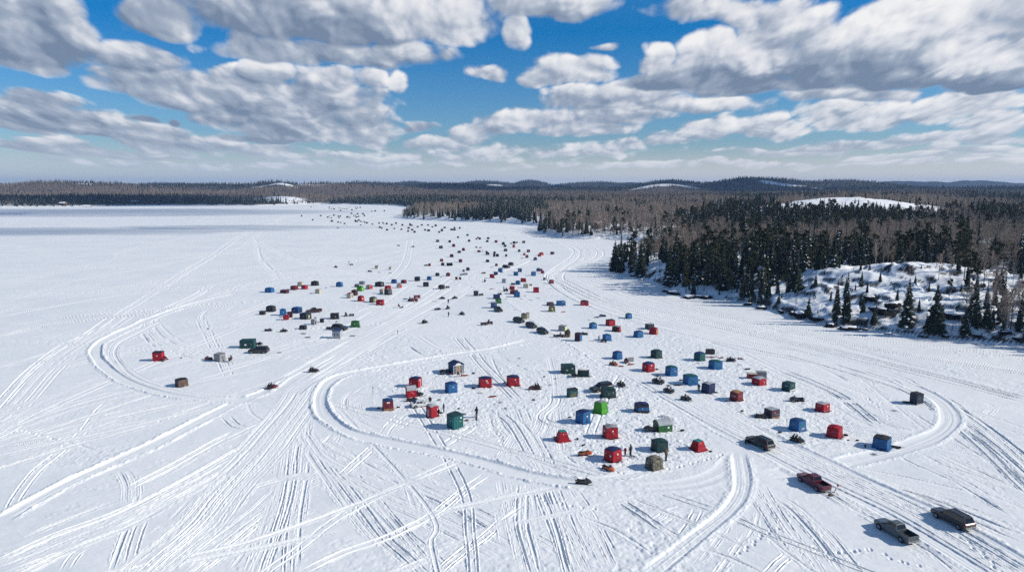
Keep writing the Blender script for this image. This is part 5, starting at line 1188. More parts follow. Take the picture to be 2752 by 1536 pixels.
def person(x, y, z, rz, pose, suit, hat, label, scale=1.0, group=None):
    k = (pose, suit, hat)
    if k not in PM: PM[k] = person_mesh(*k)
    o = new_obj('person', PM[k]); o.location = (x, y, z + ground_z(x, y)); o.rotation_euler = (0, 0, rz); o.scale = (scale,) * 3
    return tag(o, label, 'person', group)
# ------------------------------------------------------------------ small gear
def sled_proto(colour):
    e = empty('cargo_sled', (0, 0, 0)); m = MB(); out, inn = [], []
    for x, w, z in ((-1.0, .34, .30), (-.92, .40, .05), (.70, .40, .05), (1.0, .30, .34)):
        out.append([(x, -w, z), (x, -w * 1.12, z + .26 if abs(x) < .95 else z + .04), (x, -w * 1.02, z + .26 if abs(x) < .95 else z + .04), (x, -w * .92, z + .03), (x, w * .92, z + .03), (x, w * 1.02, z + .26 if abs(x) < .95 else z + .04), (x, w * 1.12, z + .26 if abs(x) < .95 else z + .04), (x, w, z)])
    m.loft(out); m.build('tub', plain(colour), e)
    m = MB()
    for s in (-1, 1): m.box((0, s * .25, .02), (1.9, .06, .05))
    m.build('runner', M_BLACK, e)
    m = MB(); m.box((-.25, 0, .26), (.9, .5, .30), taper=(.75, .8)); m.box((.45, .05, .22), (.4, .45, .24), rz=.3, taper=(.8, .8)); m.build('load', mat('canvas_load', (.05, .045, .05), .9, var=.5, scale=5), e)
    m = MB(); m.tube([(1.0, -.2, .34), (1.7, 0, .30), (1.0, .2, .34)], .02, 4); m.build('tow_bar', M_BLACK, e)
    return e
def bucket_proto(colour):
    e = empty('bucket', (0, 0, 0)); m = MB(); m.tube([(0, 0, 0), (0, 0, .38)], .14, 12, r2=.17); m.build('pail', plain(colour), e)
    m = MB(); m.tube([(0, 0, .38), (0, 0, .41)], .18, 12); m.build('lid', M_BLACK, e); return e
def bag_proto(colour):
    e = empty('gear_bag', (0, 0, 0)); m = MB(); rg = random.Random(5)
    m.loft([[(x, math.cos(a * .785) * w, .24 + math.sin(a * .785) * w * .85) for a in range(8)] for x, w in ((-.50, .10), (-.44, .24), (-.1, .29), (.25, .27), (.45, .22), (.52, .08))], smooth=True); m.build('sack', cloth(colour), e)
    m = MB(); m.tube([(-.25, -.1, .50), (-.1, -.12, .60), (.15, -.1, .50)], .02, 4); m.build('strap', M_BLACK, e); return e
def auger_proto():
    e = empty('ice_auger', (0, 0, 0)); m = MB(); pts = [(.10 * math.cos(a * .6), .10 * math.sin(a * .6), .02 + a * .027) for a in range(34)]; m.tube(pts, .035, 4); m.tube([(0, 0, 0), (0, 0, 1.25)], .03, 5); m.build('screw', M_CHROME, e)
    m = MB(); m.box((0, 0, 1.32), (.26, .24, .22), taper=(.8, .8)); m.build('engine', plain('O'), e)
    m = MB(); m.tube([(-.3, 0, 1.42), (.3, 0, 1.42)], .02, 5); m.build('handle', M_BLACK, e); return e
def hole_proto():
    e = empty('fishing_hole', (0, 0, 0)); m = MB(); m.tube([(0, 0, -.02), (0, 0, .035)], .42, 14); m.build('slush_water', mat('dark_slush', (.06, .08, .11), .25), e)
    m = MB(); n = 16; vs = []; fs = []; rg = random.Random(3)
    for k in range(n):
        a = 6.283 * k / n; h = rg.uniform(.06, .16)
        for r_, z in ((.38, .03), (.55, h), (.85, -.02)): vs.append((math.cos(a) * r_, math.sin(a) * r_, z))
    for k in range(n):
        q = (k + 1) % n; fs += [(3 * k, 3 * k + 1, 3 * q + 1, 3 * q), (3 * k + 1, 3 * k + 2, 3 * q + 2, 3 * q + 1)]
    m.add(vs, fs, 0, True); m.build('slush_rim', mat('grey_slush', (.42, .45, .50), .7, var=.3, scale=6), e); return e
def chair_proto(colour):
    e = empty('folding_chair', (0, 0, 0)); m = MB(); m.box((0, 0, .45), (.5, .5, .05)); m.build('seat', cloth(colour), e)
    m = MB(); m.box((-.26, 0, .75), (.05, .5, .55)); m.build('backrest', cloth(colour), e)
    for x in (-.22, .22):
        for y in (-.22, .22): m = MB(); m.tube([(x, y, 0), (x, y, .45)], .02, 4); m.build('leg', M_CHROME, e)
    return e
def trailer_proto(colour):
    e = empty('flatbed_trailer', (0, 0, 0)); m = MB(); m.box((0, 0, .58), (2.6, 1.6, .10)); m.build('deck', mat('deck_wood', (.16, .12, .08), .8), e)
    m = MB()
    for s in (-1, 1): m.box((0, s * .78, .75), (2.6, .04, .26))
    m.box((-1.28, 0, .75), (.04, 1.52, .26)); m.build('side_rail', plain(colour), e)
    m = MB(); m.tube([(1.3, -.5, .55), (2.2, 0, .50), (1.3, .5, .55)], .04, 5); m.build('drawbar', M_BLACK, e)
    for s in (-1, 1): wheel(e, -.1, s * .86, .30, .30, .18)
    m = MB(); m.box((-.2, 0, .92), (1.5, 1.1, .55), taper=(.85, .8)); m.build('load', mat('canvas_load', (.05, .045, .05), .9), e); return e
PROTO = {}
FIT = {'snowmobile_proto': .78, 'atv_proto': .80, 'utv_proto': .88, 'sled_proto': .68, 'bag_proto': .66, 'hole_proto': .8, 'bucket_proto': .8}
def put(fn, colour, px, py, yaw, label, cat, group, scale=1.0):
    """first use builds the thing, later ones copy it part by part"""
    k = (fn.__name__, colour); x, y = gp(px, py)
    if k not in PROTO:
        o = fn(colour) if colour else fn(); PROTO[k] = o
    else: o = copy_tree(PROTO[k])
    o.location = (x, y, ground_z(x, y) - .02); o.rotation_euler = (0, 0, R(yaw)); o.scale = (scale * FIT.get(fn.__name__, 1.0),) * 3
    tag(o, label, cat, group); return o
# ------------------------------------------------------------------ what stands where (read off enlarged pieces of the photograph)
REG = {'A': (780, 545, 9.908), 'B': (1000, 580, 9.908), 'C': (1160, 620, 9.908), 'D': (1260, 620, 9.908), 'E': (900, 700, 8.56), 'F': (1150, 700, 8.56), 'G': (1260, 760, 8.56), 'H': (1460, 790, 7.9875),
       'I': (1620, 920, 6.42), 'J': (1900, 960, 4.293), 'K': (2100, 1230, 4.293), 'L': (980, 940, 5.531), 'M': (1460, 940, 5.9925), 'N': (1460, 1120, 5.152), 'O': (380, 750, 4.358), 'P': (680, 700, 4.7925), 'Q': (1400, 960, 7.9875)}
def zz(r, x, y): a = REG[r]; return a[0] + x / a[2], a[1] + y / a[2]
def S(r, cx, by, w, h, kind, cols, yaw, label=None, extras=None, ratio=.92):
    px, py = zz(r, cx, by); k = REG[r][2]; return shelter(px, py, w / k, h / k, kind, cols, yaw, label, extras, ratio)
FR, RT, BK, LF, RF = 0, 1, 2, 3, 4
# near right
S('N', 960, 645, 250, 235, 'H', 'rB', 43, 'bright red pop-up shelter with navy roof and two white patches, beside two people', [(FR, -.05, .35, .15, .16, 'oval', 'W', 'logo'), (FR, .0, -.25, .14, .05, 'script', 'W', 'logo'), (LF, .45, .12, .17, .14, 'shield', 'W', 'logo'), (LF, -.6, .45, .06, .06, 'rect', 'W', 'patch')])
S('N', 925, 318, 200, 205, 'H', 'ry', 16, 'red pop-up shelter with pale grey peaked roof, a white shield on its front', [(FR, .05, .42, .15, .14, 'shield', 'W', 'logo'), (FR, .12, .05, .15, .05, 'script', 'W', 'logo'), (LF, 0, .3, .2, .14, 'oval', 'W', 'logo')])
S('N', 265, 360, 205, 180, 'A', 'rT', 14, 'red sloping tent with turquoise flat top, left of the two like it', [(FR, -.05, .55, .10, .12, 'oval', 'W', 'logo'), (FR, .62, .6, .06, .10, 'rect', 's', 'patch')])
S('N', 2140, 495, 230, 180, 'A', 'rT', 30, 'red sloping tent with turquoise top, right of the dark green crossed tent', [(FR, -.1, .62, .10, .12, 'oval', 'W', 'logo'), (LF, -.1, .4, .10, .10, 'oval', 's', 'logo')])
S('N', 1608, 500, 220, 200, 'H', 'GG', 20, 'dark green pop-up tent with grey poles crossing its front', [(LF, -.2, .2, .2, .2, 'rect', 'k', 'window')])
S('N', 1530, 755, 240, 215, 'S', 'cc', 32, 'grey camouflage tent with black door beside a person in brown', [(LF, .35, -.25, .28, .55, 'oval', 'k', 'door'), (LF, -.35, .15, .16, .16, 'rect', 's', 'window')])
S('N', 1650, 225, 245, 190, 'B', 'gs', 17, 'green round roofed shelter with pale grey vault and a notice on its front', [(FR, .42, .35, .14, .26, 'rect', 'W', 'notice'), (FR, .42, .35, .08, .16, 'splash', 'g', 'lettering'), (FR, .68, -.45, .05, .12, 'script', 'W', 'logo'), (LF, 0, .1, .35, .4, 'splash', 's', 'logo')], .8)
S('M', 922, 1045, 260, 230, 'F', 'ly', 47, 'lime green flared tent with grey roof, the only bright green shelter', [(FR, .25, .3, .16, .16, 'oval', 'k', 'window'), (LF, 0, .2, .10, .10, 'ring', 'W', 'logo'), (FR, .1, -.3, .14, .05, 'script', 'g', 'logo')])
S('M', 638, 1210, 240, 240, 'H', 'bB', 43, 'deep blue shelter with open black door and white badge, left of the lime tent', [(FR, .0, .28, .18, .14, 'oval', 'W', 'logo'), (FR, .0, -.45, .24, .5, 'tri', 'k', 'door'), (FR, -.02, .62, .16, .12, 'rect', 'k', 'window'), (LF, -.3, .4, .08, .12, 'rect', 's', 'patch')])
S('M', 1045, 790, 230, 190, 'S', 'GG', 10, 'dark green rounded shelter half hiding a dark pickup behind it', [(FR, -.15, .15, .18, .32, 'splash', 's', 'logo'), (FR, .52, .35, .13, .09, 'rect', 's', 'notice'), (FR, .62, -.05, .12, .10, 'splash', 's', 'logo')])
S('M', 398, 390, 222, 175, 'P', 'GG', 12, 'dark green box shelter with white ring and mark, left of the open topped one', [(FR, .5, .40, .14, .20, 'ring', 'W', 'logo'), (FR, -.45, .05, .16, .34, 'splash', 'W', 'logo')])
S('M', 645, 445, 195, 130, 'P', 'Gk', -12, 'low dark green open topped shelter right of the ringed green box', [(FR, .2, .45, .10, .12, 'script', 's', 'logo'), (RF, 0, 0, .7, .5, 'rect', 'w', 'opening')], .6)
S('M', 465, 780, 170, 155, 'X', 'vk', 24, 'small dark teal box shelter with greenish lettered front and broken snow at its foot', [(FR, -.45, .45, .22, .26, 'splash', 'T', 'logo'), (FR, .35, .25, .4, .12, 'script', 's', 'lettering'), (FR, 0, -.3, .7, .35, 'rect', 'o', 'panel')], .55)
S('I', 668, 1228, 240, 190, 'S', 'kB', 9, 'black shelter with a bright blue band and white patches', [(FR, 0, .02, .88, .42, 'rect', 'b', 'band'), (LF, 0, .02, .88, .42, 'rect', 'u', 'band'), (FR, -.12, .12, .16, .10, 'splash', 'W', 'logo')], .8)
S('I', 786, 516, 210, 184, 'H', 'ru', 33, 'red pop-up shelter with blue roof and white badge, beside the wide packed track', [(FR, -.05, .62, .18, .16, 'shield', 'W', 'logo'), (FR, -.3, .0, .10, .12, 'tri', 'W', 'logo'), (LF, 0, .35, .12, .10, 'rect', 'W', 'logo')])
S('I', 1180, 586, 200, 190, 'H', 'bt', 27, 'blue pop-up tent with teal roof and pale lettering, left of the diagonal striped one', [(FR, .15, .15, .36, .30, 'splash', 's', 'lettering'), (LF, 0, .35, .08, .12, 'rect', 's', 'patch')])
S('I', 1510, 742, 240, 196, 'H', 'bt', 18, 'blue pop-up tent with a pale diagonal stripe and round dark gear on both sides', [(FR, .3, .12, .16, .10, 'script', 'T', 'logo'), (FR, -.3, -.45, .28, .3, 'splash', 'T', 'lettering')])
S('I', 1940, 474, 220, 172, 'H', 'bt', 23, 'teal blue squat pop-up tent near the green debris, right of the lettered teal one', [(FR, -.05, -.05, .4, .5, 'splash', 'T', 'lettering')])
S('I', 1668, 326, 190, 170, 'H', 'tu', 36, 'teal pop-up shelter with two tan patches, in front of the black trailer box', [(FR, -.2, .05, .14, .10, 'splash', 'N', 'logo'), (FR, .35, .05, .14, .14, 'splash', 'N', 'logo'), (FR, .05, -.5, .4, .16, 'splash', 'o', 'lettering')])
S('I', 1850, 206, 140, 96, 'P', 'kk', 6, 'black box trailer shelter behind the teal shelter with tan patches', [(FR, 0, -.85, .9, .12, 'rect', 'n', 'sill')], .7)
S('I', 1815, 892, 230, 210, 'H', 'Bs', 38, 'navy pop-up shelter with pale grey roof and a crossed front', [(FR, .05, .1, .06, .06, 'rect', 'n', 'patch')])
S('I', 2300, 1030, 230, 200, 'H', 'RN', 41, 'maroon shelter with tan peaked roof and worn white marks', [(FR, -.35, .2, .18, .14, 'splash', 'W', 'logo'), (FR, .35, .25, .14, .08, 'script', 's', 'logo'), (FR, .15, -.5, .2, .12, 'splash', 'N', 'logo'), (LF, 0, .2, .5, .2, 'script', 's', 'lettering')])
S('H', 1590, 1408, 216, 190, 'S', 'bu', 35, 'blue shelter with one pale ring on its front, left of the snowmobiles', [(FR, .25, .2, .16, .16, 'ring', 'T', 'logo'), (LF, .1, .35, .08, .14, 'shield', 's', 'logo')])
S('H', 2425, 1390, 240, 210, 'H', 'GG', 35, 'dark green peaked shelter with teal roof panel and a yellow disc by its foot', [(FR, .3, .1, .16, .12, 'splash', 'W', 'logo')])
S('J', 598, 336, 160, 115, 'H', 'rs', 32, 'red shelter with whitish roof in front of the long grey topped folded shelter', [(FR, .25, .05, .14, .22, 'tri', 'W', 'logo'), (LF, .1, .2, .12, .12, 'rect', 's', 'patch')])
S('J', 520, 252, 110, 75, 'P', 'Rw', -8, 'low maroon folded shelter behind the red shelter with whitish roof', [], .8)
S('J', 625, 236, 120, 82, 'P', 'yy', -14, 'grey topped half folded shelter behind the red shelter with whitish roof', [], .7)
S('J', 936, 404, 150, 130, 'P', 'vv', 36, 'dark teal box shelter with white stripe low on its front', [(FR, 0, -.62, .9, .12, 'rect', 'W', 'stripe'), (FR, .05, .45, .4, .10, 'script', 's', 'lettering'), (LF, .2, .4, .4, .16, 'script', 's', 'lettering')])
S('J', 745, 712, 165, 140, 'P', 'ps', 27, 'dark purple box shelter with pale roof and orange patch, beside a parked snowmobile', [(FR, -.3, .35, .22, .16, 'rect', 'O', 'logo'), (FR, 0, -.72, .92, .13, 'rect', 'N', 'stripe'), (LF, .1, .3, .4, .14, 'script', 'd', 'lettering'), (FR, .3, -.1, .6, .10, 'script', 's', 'lettering')])
S('J', 1328, 640, 158, 130, 'P', 'rs', 33, 'red box shelter with pale grey roof and white oval badge', [(FR, .2, .45, .18, .16, 'oval', 'W', 'logo'), (LF, 0, .45, .4, .14, 'script', 's', 'lettering'), (FR, 0, -.6, .8, .07, 'script', 's', 'lettering')])
S('J', 1040, 868, 190, 160, 'S', 'bu', 34, 'blue shelter with pale swirling print and white lettering, behind two people on a snowmobile', [(FR, .15, .35, .55, .5, 'splash', 'T', 'print'), (FR, .1, -.45, .42, .22, 'script', 'W', 'lettering'), (FR, .0, -.75, .7, .07, 'script', 's', 'lettering'), (LF, 0, .3, .4, .10, 'script', 's', 'lettering')])
S('J', 1466, 950, 200, 168, 'S', 'rr', 46, 'all red shelter with red roof near the right curve of the packed loop', [(FR, .0, .25, .12, .05, 'script', 's', 'logo'), (LF, 0, .25, .14, .05, 'script', 's', 'logo')])
S('J', 2010, 1078, 230, 180, 'H', 'bk', 48, 'blue tent with dark peaked roof and open black doorway, rightmost of the blue tents', [(LF, .45, -.25, .30, .72, 'tri', 'k', 'door'), (FR, 0, .1, .04, .8, 'rect', 'u', 'zip'), (LF, -.6, .4, .12, .06, 'rect', 's', 'patch')])
S('J', 2412, 550, 125, 140, 'X', 'ek', 20, 'tall dark slate box shelter alone on the far right of the packed loop', [(FR, -.1, .3, .5, .10, 'script', 'y', 'lettering'), (FR, 0, -.85, .95, .12, 'rect', 's', 'sill')])
# near left of centre
S('L', 1360, 368, 230, 200, 'C', 'uB', 28, 'blue gabled cabin with white framed double doors and arched fanlight', [])
S('L', 757, 565, 180, 170, 'H', 'rB', -16, 'red pop-up shelter with navy roof behind the round roofed red one', [(FR, -.5, .0, .08, .14, 'shield', 'W', 'logo'), (RT, -.2, .65, .45, .14, 'rect', 's', 'logo'), (RT, 0, -.1, .14, .7, 'rect', 's', 'zip')])
S('L', 690, 716, 170, 180, 'B', 'rs', 22, 'red shelter with pale grey vaulted roof above parked snowmobiles', [(FR, .0, .5, .07, .08, 'rect', 'W', 'patch'), (FR, .35, .2, .07, .08, 'rect', 'W', 'patch'), (FR, -.4, .35, .05, .08, 'rect', 's', 'patch')], .9)
S('L', 350, 912, 178, 190, 'H', 'Ru', 17, 'maroon cabin with blue peaked roof, white sign and bare wood base', [(FR, 0, .72, .30, .14, 'rect', 'W', 'sign'), (FR, 0, .72, .24, .06, 'script', 'd', 'lettering'), (FR, 0, -.72, .92, .24, 'rect', 'N', 'wood_base')])
S('L', 1010, 1020, 190, 210, 'H', 'rs', 44, 'red shelter with pale roof and grey metal door on its left side', [(LF, -.1, -.2, .36, .68, 'rect', 's', 'door'), (LF, -.1, .1, .22, .2, 'splash', 'k', 'window'), (FR, .55, -.4, .14, .14, 'oval', 'W', 'logo'), (FR, .62, .45, .06, .2, 'rect', 'W', 'patch'), (LF, -.75, .3, .08, .2, 'rect', 's', 'patch')])
S('L', 1345, 1190, 240, 258, 'X', 'tG', 44, 'teal shelter with dark roof and yellow piping beside a standing person', [(FR, .5, .62, .16, .14, 'oval', 'W', 'logo'), (LF, .05, .22, .14, .12, 'oval', 's', 'logo'), (FR, -.3, 0, .05, .9, 'rect', 'T', 'zip'), (LF, .75, -.1, .16, .85, 'rect', 'T', 'flap'), (FR, .35, .1, .18, .03, 'rect', 'Y', 'piping')])
S('L', 1288, 650, 190, 180, 'H', 'bu', 31, 'blue pop-up tent with white print, centre of the left camp', [(FR, .0, .3, .28, .16, 'splash', 'W', 'lettering')])
S('L', 1790, 570, 200, 175, 'H', 'rB', 18, 'red pop-up shelter with navy roof, left of the similar red one', [(FR, .05, .55, .18, .14, 'shield', 'W', 'logo'), (FR, .25, .15, .2, .14, 'splash', 'W', 'logo')])
S('L', 2205, 545, 190, 170, 'H', 'rB', 15, 'red pop-up shelter with navy roof, left of the two rider red snowmobile', [(FR, .2, .55, .14, .12, 'shield', 'W', 'logo'), (FR, .45, -.05, .06, .08, 'rect', 's', 'patch')])
# far left camp
S('O', 205, 963, 108, 110, 'X', 'rk', 6, 'tall red box shelter with grey roof, leftmost of all shelters', [(FR, 0, .35, .14, .14, 'oval', 'W', 'logo')], .8)
S('O', 920, 968, 115, 105, 'X', 'yy', -24, 'grey box shelter between a red snowmobile and a seated person', [(RT, 0, .1, .2, .2, 'rect', 'u', 'window')])
S('O', 475, 1270, 150, 115, 'H', 'nk', 47, 'brown and slate shelter alone on the left with broken snow at its foot', [(LF, 0, 0, .95, .95, 'rect', 'e', 'panel'), (FR, .3, -.55, .14, .2, 'tri', 's', 'logo'), (LF, -.4, -.7, .3, .2, 'splash', 'W', 'snow_patch')])
S('O', 1253, 812, 165, 112, 'P', 'vv', 4, 'large dark teal shelter with white square window above the black covered pickup', [(FR, -.15, -.05, .15, .2, 'rect', 'W', 'window'), (FR, .65, .05, .08, .14, 'oval', 'N', 'logo'), (FR, -.85, .05, .06, .1, 'rect', 'N', 'patch'), (FR, .1, -.75, .06, .1, 'oval', 'N', 'logo')], .7)
for a in (
 ('P', 215, 415, 105, 70, 'S', 'bb', -12, 'blue shelter at the left end of the upper left camp'), ('P', 408, 425, 98, 46, 'P', 'dR', -14, 'low blackish red shelter right of the leftmost blue one'), ('P', 533, 380, 86, 58, 'P', 'Rd', -18, 'maroon shelter with round white mark left of a bright red one'),
 ('P', 615, 333, 75, 62, 'S', 'ww', -10, 'beige shelter just behind the small bright red and maroon pair'), ('P', 665, 372, 75, 56, 'P', 'rR', -22, 'bright red shelter in front of the beige one'), ('P', 798, 326, 90, 64, 'S', 'kk', -10, 'black shelter right of the beige shelter in the upper left camp'), ('P', 842, 428, 78, 64, 'S', 'ww', -14, 'beige shelter standing alone below the black one'),
 ('P', 232, 660, 106, 85, 'S', 'ke', -8, 'black rounded shelter left of the two blue ones in the left camp'), ('P', 123, 698, 68, 52, 'P', 'kk', -14, 'small low black shelter at the left end of the left camp'), ('P', 388, 710, 102, 95, 'S', 'bb', 20, 'bright blue shelter touching a small salmon red box'), ('P', 427, 765, 64, 62, 'X', 'rr', 4, 'small flat salmon red box in front of the bright blue shelter'),
 ('P', 478, 732, 62, 70, 'X', 'dd', 8, 'narrow blackish red box beside the salmon red one'), ('P', 565, 680, 125, 90, 'S', 'ub', -16, 'wide deep blue shelter left of the maroon pickup'), ('P', 677, 760, 138, 92, 'H', 'ee', -24, 'dark slate shelter with upright yellow door strip', [(RT, .0, -.1, .16, .55, 'rect', 'Y', 'door'), (FR, .2, .1, .1, .1, 'rect', 's', 'patch')]),
 ('P', 1053, 754, 115, 84, 'P', 'kk', 10, 'black shelter with small red and white badge', [(FR, .25, .0, .12, .14, 'oval', 'W', 'logo'), (FR, .25, .0, .07, .08, 'oval', 'O', 'logo')]), ('P', 1318, 858, 114, 90, 'S', 'gg', 6, 'green shelter right of the long black car', [(FR, -.05, .3, .12, .1, 'shield', 'W', 'logo'), (FR, .6, .45, .08, .1, 'rect', 'w', 'patch')]), ('P', 785, 828, 68, 72, 'X', 'yy', -26, 'small grey box shelter in the middle of the left camp'),
 ('P', 888, 796, 46, 48, 'X', 'kk', -10, 'tiny black box right of the small grey one'), ('P', 1088, 1004, 108, 112, 'X', 'su', -4, 'pale grey hut with bright blue roof in front of the long black car', [(FR, -.4, .1, .1, .25, 'rect', 'k', 'window'), (FR, .35, .1, .1, .25, 'rect', 'k', 'window')]), ('P', 645, 885, 82, 56, 'P', 'kk', -10, 'low dark open cart box right of the two parked snowmobiles')):
    S(*a)
for a in (('E', 106, 610, 144, 120, 'S', 'bb', -12, 'blue shelter standing alone right of the black and beige ones'), ('E', 626, 552, 118, 74, 'P', 'yk', -8, 'grey flat roofed shelter behind the green one'), ('E', 505, 614, 96, 64, 'P', 'ey', -20, 'low slate shelter tucked behind the green one'),
 ('E', 585, 704, 148, 124, 'S', 'lg', -14, 'grass green shelter with yellow disc in the upper middle camp', [(RT, .0, -.1, .4, .3, 'oval', 'Y', 'logo'), (FR, .5, -.1, .12, .3, 'oval', 'Y', 'logo')]), ('E', 790, 664, 150, 106, 'P', 'wr', -26, 'beige and red shelter right of the grass green one', [(RT, 0, 0, .9, .85, 'rect', 'r', 'panel'), (FR, .3, -.2, .3, .5, 'rect', 'd', 'door')]),
 ('E', 455, 806, 140, 136, 'S', 'dR', -26, 'maroon and black shelter behind the beige red edged one'), ('E', 350, 868, 146, 130, 'S', 'wr', -24, 'beige shelter with red edged roof at the left of the middle camp'), ('E', 600, 940, 150, 140, 'S', 'rR', -26, 'red shelter with white disc in the middle camp', [(RT, -.1, .1, .4, .2, 'oval', 'W', 'logo')]),
 ('E', 880, 968, 172, 138, 'H', 'ok', -34, 'olive and beige shelter left of the bright red flat topped one', [(RT, 0, .0, .8, .7, 'splash', 'w', 'panel')]), ('E', 1042, 1024, 164, 130, 'P', 'rR', -6, 'bright red flat topped shelter in front of the olive one', [(FR, .45, .0, .2, .18, 'shield', 'W', 'logo')]), ('E', 1030, 604, 200, 120, 'H', 'kk', -24, 'wide black camouflage shelter in the upper middle camp', [(FR, 0, .1, .2, .2, 'splash', 's', 'window'), (RT, 0, .1, .5, .3, 'splash', 's', 'window')]),
 ('E', 1220, 668, 130, 92, 'P', 'rr', -8, 'red shelter rising behind the slate camouflage one', [(FR, .4, -.1, .2, .25, 'rect', 'W', 'logo')]), ('E', 1085, 770, 100, 108, 'X', 'ww', -20, 'small ragged beige box left of the slate camouflage shelter'), ('E', 1225, 796, 172, 140, 'H', 'ec', -36, 'slate and camouflage shelter in front of the red one', [(RT, 0, .0, .8, .7, 'splash', 'c', 'panel')]),
 ('E', 1362, 526, 124, 100, 'S', 'bu', -14, 'blue shelter left of the red and blue one in the upper middle camp'), ('E', 1586, 526, 124, 84, 'P', 'Ru', -20, 'red and blue shelter between two others with gear at its right', [(FR, -.6, .1, .25, .6, 'rect', 'u', 'panel'), (FR, .3, 0, .35, .5, 'rect', 'd', 'door')]), ('E', 1480, 632, 118, 100, 'S', 'wR', -28, 'beige and red shelter below the blue one', [(RT, 0, 0, .9, .9, 'rect', 'r', 'panel')]),
 ('E', 1898, 472, 118, 100, 'X', 'ee', -8, 'slate box shelter with small blue badge', [(FR, .3, .1, .15, .16, 'oval', 'b', 'logo')]), ('E', 2172, 450, 110, 92, 'S', 'bb', -18, 'blue shelter right of the slate box with the blue badge'), ('E', 2362, 356, 92, 76, 'S', 'ek', -14, 'dark shelter with two white flaps above the row of blue ones'), ('E', 2096, 602, 118, 98, 'X', 'kk', -4, 'black box shelter on a wide flat skirt'), ('E', 2455, 658, 140, 104, 'P', 'kk', -12, 'black wide shelter left of the parked quad bikes'), ('E', 964, 188, 80, 68, 'X', 'wn', -8, 'tan shelter with dark overhanging top on the open upper field'), ('E', 1280, 208, 76, 64, 'P', 'wR', -22, 'small tan and red shelter on the open upper field')):
    S(*a)
